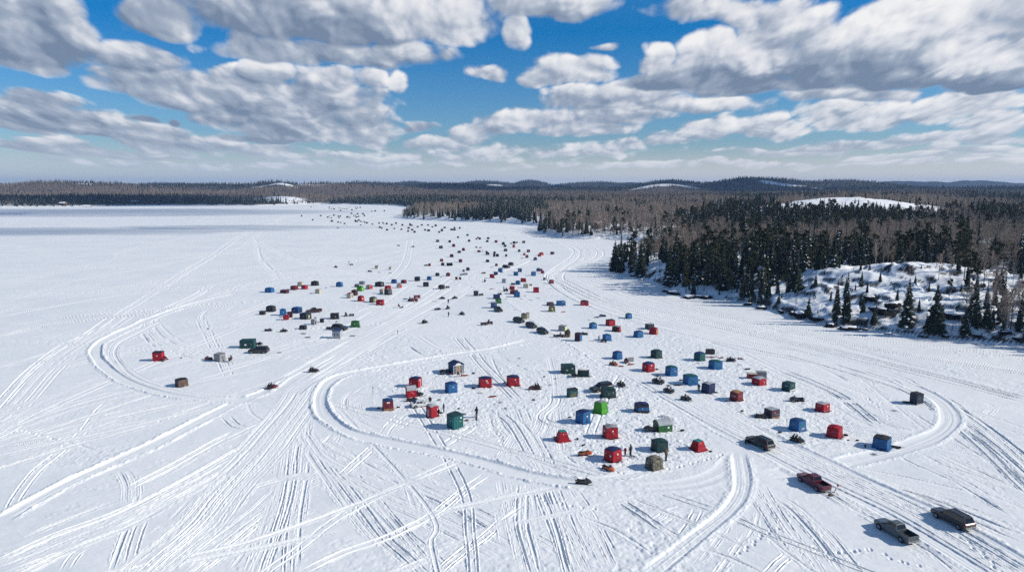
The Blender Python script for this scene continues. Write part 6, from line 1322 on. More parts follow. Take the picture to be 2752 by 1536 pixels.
for a in (('F', 1108, 816, 104, 116, 'X', 'ey', -12, 'tall slate box shelter at the fork of the packed way'), ('F', 1752, 516, 100, 94, 'S', 'se', -12, 'grey blue shelter standing alone above the dark cart'), ('F', 2070, 556, 110, 96, 'S', 'bu', -12, 'blue shelter in front of the wide red one'), ('F', 2196, 494, 130, 90, 'P', 'rr', -8, 'wide red shelter behind the small blue one'), ('F', 2260, 634, 136, 104, 'P', 'ww', -14, 'cream shelter with dark cart at its right'),
 ('F', 1936, 672, 120, 84, 'P', 'rr', -6, 'red shelter right of the loaded quad bike'), ('F', 1985, 778, 190, 84, 'P', 'Rn', -10, 'long rusty red shelter behind the tall bright blue one'), ('F', 2048, 842, 140, 126, 'P', 'bb', -6, 'bright blue box shelter in front of the long rusty red one'), ('F', 2488, 734, 126, 120, 'P', 'rR', 6, 'red square shelter with dark window right of the cream one', [(FR, .1, .35, .4, .22, 'rect', 'd', 'window')]),
 ('F', 1580, 886, 156, 110, 'P', 'Bu', 6, 'navy shelter behind the green one beside the packed way'), ('F', 1620, 988, 140, 130, 'S', 'gG', 18, 'green shelter behind the blue box and parked car'), ('F', 1516, 1096, 140, 140, 'X', 'us', 14, 'blue box shelter with pale round emblem behind the parked car', [(FR, .25, .3, .3, .25, 'ring', 's', 'logo')]), ('F', 2205, 1340, 120, 140, 'S', 'oe', 16, 'olive shelter with pale yellow patch behind the second parked car', [(FR, .35, -.55, .2, .2, 'splash', 'Y', 'logo')]), ('F', 2296, 1330, 50, 130, 'X', 'wy', 12, 'narrow cream upright box right of the olive shelter'),
 ('G', 2118, 522, 200, 104, 'P', 'bb', 6, 'long blue shelter with white strip right of the low dark one', [(FR, .5, .75, .22, .12, 'rect', 'W', 'notice'), (FR, 0, -.1, .12, .35, 'script', 's', 'logo'), (FR, -.5, .5, .3, .1, 'script', 'T', 'lettering')]), ('G', 1870, 522, 156, 70, 'P', 'pp', 10, 'low dark purple shelter behind the olive one with a yellow heart shape'), ('G', 1908, 660, 150, 140, 'S', 'oo', 8, 'olive shelter with a big yellow heart shaped patch', [(FR, 0, .2, .3, .42, 'shield', 'Y', 'patch'), (FR, .3, -.45, .2, .3, 'tri', 'Y', 'patch')]),
 ('G', 2160, 1112, 200, 154, 'P', 'yy', -24, 'grey box shelter with tall yellow panel, behind the brown dome', [(RT, 0, -.05, .75, .75, 'rect', 'Y', 'panel'), (RT, .1, -.1, .3, .35, 'splash', 'o', 'logo')]), ('G', 2266, 1250, 140, 176, 'D', 'nk', 70, 'brown domed shelter with dark top in front of the grey yellow panelled one', [(LF, 0, .1, .5, .6, 'rect', 'N', 'panel')]),
 ('H', 884, 250, 168, 124, 'S', 'rk', 6, 'red shelter with dark sagging roof and dark window band, alone by the shore track', [(FR, .1, .2, .45, .28, 'rect', 'e', 'window'), (FR, -.65, .1, .10, .25, 'splash', 'W', 'logo')]), ('H', 1830, 526, 140, 126, 'S', 'bt', 22, 'small bright blue shelter farthest right of the middle camp'), ('H', 1442, 682, 196, 154, 'P', 'rk', 24, 'red box shelter with dark grey roof behind the black and red one', [(FR, .35, .1, .16, .16, 'rect', 'd', 'window'), (FR, -.2, .2, .1, .1, 'splash', 'W', 'logo')]), ('H', 1570, 810, 205, 146, 'S', 'dy', -24, 'black and red shelter with grey roof in front of the red box', [(RT, 0, 0, .85, .85, 'rect', 'r', 'panel'), (FR, .75, -.1, .1, .3, 'splash', 'W', 'logo')]),
 ('H', 1066, 746, 166, 148, 'S', 'bt', 26, 'bright blue shelter left of the red box with grey roof'), ('H', 2280, 756, 180, 134, 'P', 'ey', 22, 'slate shelter half hidden by a red one with a tan panel', [(FR, .5, .1, .25, .25, 'splash', 'N', 'logo')]), ('H', 2366, 868, 200, 170, 'S', 'rR', -30, 'red shelter with tan panel in front of the slate one', [(RT, 0, -.05, .6, .6, 'rect', 'N', 'panel'), (RT, 0, .0, .25, .3, 'oval', 'O', 'logo')]), ('H', 2040, 940, 210, 160, 'S', 'bu', 30, 'bright blue shelter left of the red one with tan panel', [(FR, .4, .0, .2, .25, 'ring', 'T', 'logo'), (LF, 0, .3, .1, .15, 'splash', 's', 'logo')]), ('H', 1366, 1004, 190, 156, 'S', 'bb', 20, 'bright blue shelter behind the row of dark barrels and a quad', [(FR, .55, .3, .12, .14, 'splash', 's', 'logo'), (FR, -.5, .35, .1, .1, 'rect', 's', 'patch')]), ('H', 752, 1018, 160, 184, 'X', 'de', -32, 'blackish red box shelter with pale blue right side', [(RT, 0, -.05, .9, .85, 'rect', 'b', 'panel'), (FR, .1, -.2, .2, .2, 'splash', 'e', 'logo'), (FR, 0, .85, .95, .06, 'rect', 'r', 'stripe')])):
    S(*a)
# middle distance, read as single small shapes
for t in '''B 1745 700 84 66 e|B 2068 712 68 62 e|B 2174 820 84 78 R|B 1832 868 96 76 e|B 2434 926 84 78 R|B 2320 984 92 64 e|B 2120 1100 94 82 d|B 1852 1218 88 80 R|B 2354 1240 92 84 R|B 1882 1326 92 84 k|B 2025 1334 80 80 k|B 2104 1332 84 84 k|B 1530 1336 70 66 R
C 998 290 68 58 k|C 1190 236 40 40 d|C 1234 205 46 40 R|C 1284 236 60 54 d|C 1506 226 68 58 d|C 1484 302 74 56 e|C 1718 318 76 66 R|C 1910 374 88 74 e|C 1956 434 76 60 e|C 2186 450 70 84 r|C 2196 344 86 66 d|C 2118 350 40 36 d|C 2270 326 50 40 d|C 2453 328 80 62 d|C 1262 572 90 56 R|C 1464 578 60 44 d|C 1488 642 98 74 k|C 1676 612 70 66 e|C 1668 694 60 74 d|C 1752 692 84 78 d|C 1970 544 92 70 e|C 1985 692 56 64 d|C 2332 560 70 70 e|C 2466 654 66 60 r|C 2537 724 80 80 n|C 1488 840 94 76 k|C 1726 938 78 72 n|C 2110 925 150 92 p|C 1990 996 100 72 d
C 1830 1104 120 104 b|C 1710 1172 110 88 u|C 1608 1254 128 104 r|C 2350 1098 106 96 u|C 2245 1188 124 98 b|C 966 1056 94 86 d|C 852 1090 56 56 d|C 152 1206 106 92 e|C 440 1208 112 98 R|C 660 1306 64 78 R|C 758 1300 44 70 k|C 1934 1390 110 110 s
D 1586 568 84 72 d|D 1930 650 120 78 r|D 1878 688 88 70 r|D 2205 634 70 76 e|D 2255 622 44 62 R|D 1768 784 98 82 u|D 1850 1078 104 92 u|D 1930 1076 70 72 r|D 1960 1136 84 76 R|D 1720 1196 126 106 b|D 2010 1312 66 74 e|D 2200 1410 124 106 R
B 390 228 48 48 d|B 523 256 56 42 d|B 636 218 44 50 k|B 808 264 50 48 d|B 1014 262 52 62 k|B 1060 268 36 36 d|B 1214 308 50 42 k|B 1326 260 54 36 k|B 1490 262 50 36 d|B 1694 278 58 54 e|B 1605 304 54 30 d|B 1935 328 66 40 e|B 2335 346 54 52 n|B 2194 336 50 40 k|B 2106 384 46 46 k|B 2152 384 42 46 n|B 2202 386 54 44 k|B 1860 410 68 66 e|B 1788 456 50 48 R|B 400 390 60 46 k|B 593 354 42 34 d|B 784 374 54 40 d|B 974 342 58 48 R|B 960 424 52 52 d|B 1070 388 60 44 d|B 1132 450 66 54 k|B 1412 388 50 42 k|B 1506 412 78 52 e|B 2540 532 60 46 k|B 2288 592 54 50 d
A 262 106 14 7 k|A 558 116 32 22 k|A 1040 126 32 26 k|A 1144 132 14 14 k|A 1036 160 14 14 k|A 1056 160 14 14 k|A 1101 162 22 20 k|A 1168 175 38 28 k|A 1298 156 18 20 k|A 1326 152 18 22 k|A 1360 150 12 12 k|A 1396 160 24 20 k|A 1442 168 28 20 k|A 1511 172 28 24 k|A 1536 122 14 12 k|A 1576 124 16 16 k|A 1338 215 40 32 k|A 1735 130 22 20 k|A 1792 132 36 24 k|A 1866 132 36 30 e|A 1760 165 36 22 k|A 1642 198 38 30 k|A 2172 235 28 28 k|A 2266 228 46 32 k|A 2506 228 36 36 k|A 305 362 36 40 e|A 813 356 42 34 k|A 1000 394 46 36 k|A 1044 362 28 22 k|A 1095 412 34 28 k|A 1162 346 46 32 k|A 1278 362 36 28 k|A 1338 366 40 34 k|A 1300 404 38 36 k|A 1632 298 46 36 k|A 1692 346 30 26 k|A 1742 346 36 22 k|A 1794 306 54 30 e|A 1826 374 34 42 k|A 1938 308 52 36 k|A 1976 354 40 40 k|A 1518 396 48 44 k|A 1554 372 32 26 k|A 1588 404 36 30 k|A 1735 388 20 22 k|A 1776 388 48 26 k|A 601 466 50 34 e|A 1110 504 56 48 k|A 1278 526 40 34 k|A 1346 534 40 24 k|A 1448 564 50 36 k|A 1734 486 42 38 k|A 1764 508 74 34 k|A 1826 472 54 36 e|A 1878 504 42 32 k|A 1941 500 24 22 k|A 1980 526 34 34 k|A 2040 544 54 36 k|A 2187 580 42 36 R|A 2368 556 42 42 k|A 2468 546 38 36 k|A 2494 564 26 22 d|A 1874 600 36 24 k|A 2390 666 64 40 k|A 2440 690 40 36 R'''.replace('\n', '|').split('|'):
    r, cx, by, w, h, c = t.split(); px, py = zz(r, float(cx), float(by))
    rc = {'r': 'd', 'b': 'u', 'u': 'B', 'R': 'k', 'd': 'k', 's': 'e'}.get(c, 'k')
    S(r, float(cx), float(by), float(w), float(h), rng.choice('SSPP'), c + rc, rng.uniform(-28, -6) if px < 1400 else rng.uniform(-12, 26), None, None, .85)
# the blue cabin's doors and fanlight
cab_ = next(s for s in SHELTERS if s['kind'] == 'C'); e = cab_['o']
wall = next(c for c in e.children if c.name.startswith('wall')); hx = max(v.co.x for v in wall.data.vertices); hy = max(v.co.y for v in wall.data.vertices); hz_ = max(v.co.z for v in wall.data.vertices) * .80
fr = MB(); fr.box((.0, -hy - .03, hz_ * .47), (1.66 * hx, .05, hz_ * .94)); fr.build('door_frame', plain('W'), e)
for s in (-1, 0, 1):
    d = MB(); w_ = hx * (.40 if s else .50); d.box((s * hx * .54, -hy - .065, hz_ * .47), (w_, .04, hz_ * .84)); o = d.build('door' if s == 0 else 'side_window', plain('N') if s == 0 else M_GLASS, e)
    g_ = MB()
    for k in range(1, 5): g_.box((s * hx * .54, -hy - .09, hz_ * .47 - hz_ * .42 + hz_ * .84 * k / 5), (w_, .012, .03))
    if s: g_.box((s * hx * .54, -hy - .096, hz_ * .47), (.03, .012, hz_ * .84))
    g_.build('glazing_bar', plain('W'), o)
d = MB(); n = 9; d.loft([[(math.cos(math.pi * k / (n - 1)) * hx * .5, y, hz_ * .94 + math.sin(math.pi * k / (n - 1)) * hx * .36) for k in range(n)] for y in (-hy - .07, -hy - .02)]); d.build('fanlight', plain('W'), e)
m = MB()
for k in range(1, 7): m.box((-hx - .012, -hy + 2 * hy * k / 7, hz_ * .5), (.02, .05, hz_))
m.build('wall_batten', cloth('t'), e)
# pale diagonal stripe poles of crossed tents
def label_shelters():
    ORD = ['first', 'second', 'third', 'fourth', 'fifth', 'sixth', 'seventh', 'eighth', 'ninth', 'tenth', 'eleventh', 'twelfth', 'thirteenth', 'fourteenth', 'fifteenth', 'sixteenth', 'seventeenth', 'eighteenth', 'nineteenth', 'twentieth']
    bands = [(0, 562, 'of the row just below the distant shore'), (562, 572, 'of the second row from the distant shore'), (572, 582, 'of the third row from the distant shore'), (582, 590, 'of the fourth row from the distant shore'), (590, 600, 'of the fifth row from the distant shore'),
             (600, 608, 'in the row level with the far headland tip'), (608, 616, 'in the second row below the far headland'), (616, 630, 'in the third row below the far headland'), (630, 652, 'in the row level with the bay mouth'), (652, 668, 'in the row just nearer than the bay mouth'), (668, 690, 'in the row above the upper snowmobile field'),
             (690, 712, 'in the row level with the peninsula tip'), (712, 735, 'in the row with the two left blue ones'), (735, 2000, 'in the nearest row of small shelters')]
    for lo, hi, ph in bands:
        m = sorted([s for s in SHELTERS if s['label'] is None and lo <= s['py'] < hi], key=lambda s: s['px'])
        for i, s in enumerate(m):
            h = len(m) // 2; pos = (ORD[i] + ' from left') if i <= h else (ORD[len(m) - 1 - i] + ' from right')
            s['label'] = '%s %s, %s %s' % (('tiny ' if s['w'] < 5 else 'small ') + WORD[s['cols'][0]], 'shelter', pos, ph)
    for s in SHELTERS:
        tag(s['o'], s['label'], 'ice shelter' if s['kind'] != 'C' else 'cabin', 'ice fishing shelters standing on the frozen lake')
label_shelters()
# ------------------------------------------------------------------ vehicles
def V(kind, paint, tail, nose, label, group='vehicles parked on the lake', ctr=None, **k):
    x, y = gp(*(ctr or ((tail[0] + nose[0]) / 2, (tail[1] + nose[1]) / 2)))
    o = vehicle(kind, paint, x, y, head_from(*tail, *nose), label, group, **k); return o
KP = lambda x, y: zz('K', x, y)
P_GREY = carpaint('slate_grey', (.075, .092, .105)); P_DARK = carpaint('dark_umber', (.028, .024, .028)); P_RED = carpaint('wine_red', (.115, .010, .035)); P_BLK = carpaint('black', (.014, .015, .018)); P_MAR = carpaint('dark_maroon', (.035, .008, .010)); P_WHT = carpaint('white', (.62, .63, .64)); P_GRN = carpaint('black_green', (.014, .022, .022))
V('pickup', P_GREY, KP(1450, 960), KP(1180, 800), 'slate grey pickup truck with empty black bed, nearest to the viewer')
V('wagon', P_DARK, KP(2110, 815), KP(1830, 670), 'dark brown black pickup with full length cover at the right edge')
tr = V('pickup', P_RED, KP(470, 375), KP(265, 255), 'wine red pickup truck with open bed driving on the packed way')
V('wagon', P_GRN, zz('J', 690, 1060), zz('J', 530, 985), 'black covered pickup with a dark wheel beside its nose')
V('wagon', P_BLK, zz('Q', 1860, 700), zz('Q', 1600, 745), 'black pickup hidden behind the dark green rounded shelter')
V('wagon', P_BLK, zz('O', 1470, 862), zz('O', 1285, 862), 'black covered pickup in front of the big dark teal shelter')
V('pickup', P_MAR, zz('P', 860, 660), zz('P', 712, 672), 'dark maroon pickup truck by the blue shelters of the left camp')
V('wagon', P_BLK, zz('P', 1030, 880), zz('P', 1205, 898), 'long black car with snow on its bonnet behind the pale hut with blue roof')
V('sedan', P_WHT, zz('L', 730, 850), zz('L', 945, 825), 'white car among the red shelters of the left camp')
V('suv', P_BLK, zz('F', 1560, 1140), zz('F', 1680, 1185), 'black car with blue sheen by the blue box shelter, first of the four in line', 'dark cars in line on the packed way')
V('suv', P_BLK, zz('G', 1085, 885), zz('G', 1215, 915), 'black car with pale number plate, second of the four in line', 'dark cars in line on the packed way')
V('suv', P_BLK, zz('G', 1375, 1000), zz('G', 1500, 1035), 'black car, third of the four in line, between two others', 'dark cars in line on the packed way')
V('suv', P_GRN, zz('G', 1630, 1135), zz('G', 1765, 1175), 'black car nearest the viewer of the four in line', 'dark cars in line on the packed way')
V('suv', P_BLK, zz('C', 1940, 985), zz('C', 2030, 985), 'small dark car below the wide purple black shelter', 'vehicles parked on the lake')
# the bed of the wine red pickup carries a bucket
# ------------------------------------------------------------------ snowmobiles, quads, buggies and riders
SN = []
def snow(r, x, y, yaw, colour, label, rider=None, sc=1.0):
    px, py = zz(r, x, y); o = put(snowmobile_proto, colour, px, py, yaw, label, 'snowmobile', 'snowmobiles on the lake', sc); gx, gy = gp(px, py)
    if rider:
        for k, (su, la) in enumerate(rider):
            sc_ = sc * .84; d = -.5 * k * sc_; person(gx + d * math.cos(R(yaw)), gy + d * math.sin(R(yaw)), -.24 * sc_, R(yaw), 'ride', su, 'k', la, sc_, 'people on snowmobiles and quads')
    return o
def quad(r, x, y, yaw, colour, label, rider=None, sc=1.0):
    px, py = zz(r, x, y); o = put(atv_proto, colour, px, py, yaw, label, 'quad bike', 'quad bikes on the lake', sc); gx, gy = gp(px, py)
    if rider: person(gx, gy, -.06, R(yaw), 'ride', rider[0], 'k', rider[1], sc * .86, 'people on snowmobiles and quads')
    return o
def buggy(r, x, y, yaw, colour, label, sc=1.0):
    px, py = zz(r, x, y); return put(utv_proto, colour, px, py, yaw, label, 'buggy', 'side by side buggies on the lake', sc)
snow('N', 565, 915, -6, 'k', 'black touring snowmobile with tilted tall windshield on the lower packed loop', sc=1.0)
snow('N', 585, 540, 8, 'O', 'orange and black snowmobile facing right, left of the red navy roofed shelter', sc=1.0)
snow('N', 905, 740, -48, 'O', 'orange snowmobile with gear trailing behind, below the red navy roofed shelter', sc=1.0)
snow('N', 1480, 205, 155, 'k', 'black snowmobile parked by the left end of the green round roofed shelter', sc=1.1)
snow('J', 1030, 510, 170, 'k', 'dark snowmobile with low seat and raised front, right of the teal striped box', sc=1.25)
snow('J', 1045, 980, -42, 'k', 'black snowmobile carrying two people below the printed blue shelter', [('k', 'front rider in black on the two seat snowmobile below the printed blue shelter'), ('e', 'rear rider in dark clothes on the snowmobile below the printed blue shelter')], 1.05)
snow('J', 635, 700, -10, 'k', 'black snowmobile with raised cowl beside the dark purple box shelter', sc=1.1)
snow('J', 280, 45, -30, 'k', 'dark snowmobile with a rider near the pink debris', [('k', 'rider in black on the snowmobile near the pink debris')])
snow('I', 1440, 1000, -40, 'k', 'black snowmobile with rider on the right side of the main packed way', [('k', 'rider in black going down the right side of the main packed way')], 1.05)
snow('I', 320, 760, -52, 'k', 'snowmobile with upright rider in the middle of the main packed way', [('k', 'upright rider in black in the middle of the main packed way')], 1.05)
snow('I', 190, 395, -35, 'O', 'snowmobile pulling a small orange sled below the blue ringed shelter', [('k', 'rider in black on the snowmobile pulling an orange sled')])
snow('I', 405, 345, -80, 'R', 'red and white snowmobile with standing looking rider beside a grey board', [('k', 'rider in dark clothes beside the upright grey board')])
snow('Q', 290, 690, 172, 'R', 'red touring snowmobile with two riders left of the dark green shelters', [('k', 'front rider on the red touring snowmobile'), ('k', 'rear rider on the red touring snowmobile')], 1.15)
snow('L', 800, 690, 20, 'k', 'black snowmobile at the right side of the vaulted red shelter', [('d', 'person in dark red sitting on the snowmobile by the vaulted red shelter')])
snow('L', 705, 760, 8, 'k', 'black snowmobile between the vaulted red shelter and the white car')
snow('O', 1535, 1275, 28, 'R', 'red snowmobile with two dark riders on the open left snow', [('k', 'front rider of the red snowmobile on the open left snow'), ('k', 'rear rider of the red snowmobile on the open left snow')], 1.05)
snow('P', 785, 1425, 18, 'd', 'dark red snowmobile with two riders at the edge of the left track fan', [('k', 'front rider of the dark red snowmobile at the track fan'), ('k', 'rear rider of the dark red snowmobile at the track fan')], 1.05)
snow('O', 785, 940, 165, 'R', 'red snowmobile parked left of the grey box shelter')
snow('O', 1370, 772, 20, 'k', 'black snowmobile at the right end of the big dark teal shelter')
snow('O', 270, 950, 90, 'R', 'red snowmobile tucked against the leftmost red shelter')
snow('P', 200, 905, 8, 'k', 'black snowmobile, left of two parked below the left camp'); snow('P', 400, 915, 20, 'k', 'black snowmobile, right of two parked below the left camp', [('k', 'rider on the right one of two snowmobiles below the left camp')])
snow('H', 1270, 482, 165, 'u', 'blue and black snowmobile with raised nose beside a black sled'); snow('H', 870, 868, 160, 'k', 'black snowmobile behind the blackish red box shelter')
snow('A', 1270, 672, 10, 'k', 'dark snowmobile alone on the far open snow below the shelter clusters'); snow('B', 700, 800, 170, 'k', 'dark snowmobile, left of two on the upper open field'); snow('B', 1085, 828, 170, 'k', 'dark snowmobile with rider, right of two on the upper open field', [('k', 'rider on the right one of two snowmobiles on the upper open field')])
snow('B', 1440, 1332, 20, 'k', 'dark snowmobile left of the small maroon shelter on the upper field'); snow('E', 20, 158, 150, 'R', 'red snowmobile with rider at the left of the upper field', [('R', 'rider in red at the left of the upper field')]); snow('E', 800, 256, 170, 'k', 'black snowmobile left of the tan shelters on the upper field')
snow('F', 1285, 298, 20, 'n', 'brown snowmobile on the packed way below the blue shelters'); snow('F', 1312, 486, 95, 'k', 'snowmobile with upright rider on the packed way above the fork', [('k', 'upright rider on the packed way above the fork')])
snow('F', 335, 880, 25, 'k', 'dark snowmobile with rider, left of two on the middle field', [('k', 'rider on the left one of two snowmobiles on the middle field')]); snow('F', 622, 880, 30, 'k', 'dark snowmobile with rider, right of two on the middle field', [('k', 'rider on the right one of two snowmobiles on the middle field')])
snow('F', 228, 1132, 20, 'k', 'dark snowmobile without rider left of a loaded quad on the middle field'); snow('F', 790, 1245, -40, 'k', 'snowmobile with rider nearest the fork of the packed way', [('k', 'rider nearest the fork of the packed way')]); snow('E', 2070, 1435, 40, 'k', 'snowmobile with two riders alone on the wide packed way', [('k', 'front rider alone on the wide packed way'), ('k', 'rear rider alone on the wide packed way')])
snow('A', 1100, 0 + 480, 0, 'k', 'dark snowmobile beside the tall black shelter of the far field') if False else None
quad('F', 458, 1112, 70, 'k', 'black quad with rider in the middle of the open field', ('k', 'rider on the black quad in the middle of the open field')); quad('F', 1225, 806, 30, 'k', 'black quad parked right of the tall slate box at the fork'); quad('F', 450, 630, 20, 'k', 'black quad right of the wide black shelter'); quad('F', 1790, 712, 170, 'k', 'loaded black quad with rider left of the red shelter', ('k', 'rider in black on the loaded quad left of the red shelter'), 1.2); quad('F', 1960, 560, 160, 'e', 'dark quad left of the small blue shelter', None, 1.1)
quad('F', 1650, 790, 30, 'k', 'black quad behind the navy shelter'); quad('F', 2350, 578, 20, 's', 'grey quad at the right side of the cream shelter'); quad('G', 340, 968, 15, 'k', 'front quad of the loaded pair at the end of the packed way', None, 1.15); quad('G', 480, 945, 15, 'R', 'red and black quad of the loaded pair at the end of the packed way', ('k', 'rider on the red quad of the loaded pair'), 1.15)
quad('G', 2010, 1246, 175, 'k', 'black quad left of the brown dome, front one'); quad('G', 2125, 1246, 10, 'k', 'black quad touching the brown domed shelter', ('d', 'person in dark red on the quad touching the brown dome'))
quad('E', 255, 1272, 100, 'k', 'black quad with rider right of the badge shelter', ('k', 'rider on the black quad right of the badge shelter')); quad('E', 385, 1268, 10, 'B', 'navy quad with load right of the rider by the badge shelter'); quad('E', 380, 104, 30, 'k', 'black quad with person standing behind it on the upper field')
quad('C', 1190, 452, 20, 'k', 'dark quad of the small cluster in the upper field', ('k', 'rider on the dark quad of the small cluster in the upper field')); quad('C', 1300, 458, 10, 'd', 'dark red quad right of the small cluster in the upper field'); quad('C', 800, 1180, 10, 's', 'grey metal quad left of the pair below the maroon shelter'); quad('C', 900, 1172, 20, 's', 'grey metal quad right of the pair below the maroon shelter', None, 1.2)
quad('H', 1300, 1030, 170, 'k', 'black quad in front of the bright blue shelter with barrels'); quad('L', 1185, 350, 20, 'k', 'black quad left of the blue gabled cabin', None, 1.25)
quad('E', 1740, 935, 160, 'e', 'dark quad left of the big red loaded machine', None, 1.2); quad('E', 1830, 938, 170, 'r', 'bright red quad in the cluster with stacked red gear', None, 1.5); quad('E', 1890, 860, 20, 'r', 'red quad behind, with tall cage, in the red cluster', None, 1.5)
buggy('I', 955, 705, -35, 'k', 'black buggy with flat roof and raised bar right of the red blue roofed shelter'); buggy('I', 1140, 860, -35, 'k', 'black open buggy on the main packed way beside the blue striped tent', .85)
# ------------------------------------------------------------------ people on foot
def P_(r, x, y, yaw, pose, suit, hat, label, sc=1.0):
    gx, gy = gp(*zz(r, x, y)); return person(gx, gy, 0, R(yaw), pose, suit, hat, label, sc, 'people standing on the ice')
P_('N', 1208, 545, 150, 'stand', 'k', 'k', 'person in black standing on a dark mat right of the red navy roofed shelter', 1.12)
P_('N', 1133, 532, -60, 'stand', 'r', 'k', 'small person in red between the red shelter and the person in black', .72)
P_('N', 1698, 612, -30, 'stand', 'n', 'O', 'person in brown standing beside the grey camouflage tent', 1.05)
P_('L', 1668, 1008, 200, 'stand', 'k', 'k', 'person in black standing by fishing gear right of the teal shelter', 1.2)
P_('L', 1178, 930, 180, 'stand', 'k', 'k', 'person in black right of the red shelter with metal door', .95)
P_('L', 975, 808, -90, 'stand', 'd', 'n', 'person in dark red behind the red shelter with metal door', .9)
P_('O', 1058, 960, 180, 'sit', 'n', 'n', 'person in brown sitting right of the grey box shelter', 1.2)
P_('E', 325, 76, 0, 'stand', 'k', 'k', 'person in black standing behind a quad on the upper field'); P_('E', 1462, 1078, 0, 'sit', 'n', 'k', 'person in brown sitting beside a dark tub below the red flat topped shelter', 1.2)
P_('F', 470, 984, 90, 'stand', 'k', 'd', 'person standing above the black quad in the middle field', .95); P_('F', 475, 1286, 60, 'stand', 'e', 'k', 'person standing alone left of the fork of the packed way', .9); P_('C', 1360, 572, 0, 'stand', 'd', 'k', 'person in dark red between two small shelters of the upper field'); P_('I', 1655, 850, 90, 'stand', 'k', 'k', 'dark person left of the navy crossed shelter', .95)
P_('F', 1745, 690, 0, 'stand', 'k', 'k', 'person standing behind the loaded quad left of the red shelter'); P_('H', 1192, 1010, 0, 'stand', 'e', 'k', 'person standing left of the bright blue shelter with barrels', .95)
P_('E', 1725, 935, 0, 'stand', 'e', 'k', 'person in dark clothes left of the red loaded cluster', 1.1)
# ------------------------------------------------------------------ sleds, bags, buckets, holes
def T(fn, c, r, x, y, yaw, label, cat, group, sc=1.0): return put(fn, c, *zz(r, x, y), yaw, label, cat, group, sc)
SL = lambda c, r, x, y, yaw, label, sc=1.0: T(sled_proto, c, r, x, y, yaw, label, 'sled', 'cargo sleds on the ice', sc)
SL('O', 'L', 1490, 380, 8, 'orange red sled in front of the blue gabled cabin'); SL('O', 'L', 1908, 696, 12, 'long orange red sled alone between the two red navy roofed shelters'); SL('O', 'I', 483, 384, 15, 'orange sled in front of the upright grey board'); SL('k', 'I', 1295, 738, 0, 'flat black sled left of the blue striped tent')
SL('k', 'H', 1146, 502, 0, 'black sled below the blue and black snowmobile'); SL('n', 'P', 1285, 970, 8, 'dark brown sled right of the pale hut with blue roof'); SL('k', 'P', 705, 996, -5, 'dark flat sled left of the pale hut with blue roof'); SL('k', 'J', 2310, 525, -20, 'black sled lying left of the tall slate box at far right', 1.2); SL('n', 'J', 2172, 1035, -28, 'dark long sled behind the rightmost blue tent', 1.2)
SL('s', 'F', 1470, 662, 6, 'pale sled with blue load on the field above the fork', 1.2); SL('k', 'C', 2400, 738, 4, 'dark sled with hoop left of a brown shelter'); SL('R', 'C', 1600, 972, 4, 'red sled on the packed way by a brown shelter'); SL('O', 'G', 2180, 662, 5, 'orange brown sled right of the olive heart patched shelter'); SL('k', 'E', 1270, 290, 4, 'dark sled lying right of the tan shelters'); SL('e', 'E', 1620, 885, 0, 'dark sled with pale load left of the red cluster', 1.2)
SL('k', 'O', 1615, 862, 5, 'dark sled right of the black covered pickup', .7); SL('k', 'P', 650, 945, 4, 'grey blue sled below the low open cart box'); SL('k', 'J', 468, 140, 10, 'dark sled with gear above the folded grey topped shelter', .9); SL('O', 'I', 320, 415, -20, 'small orange sled hitched behind the snowmobile below the ringed blue shelter', .8)
BG = lambda c, r, x, y, yaw, label, sc=1.0: T(bag_proto, c, r, x, y, yaw, label, 'gear bag', 'bags and bundles lying on the ice', sc)
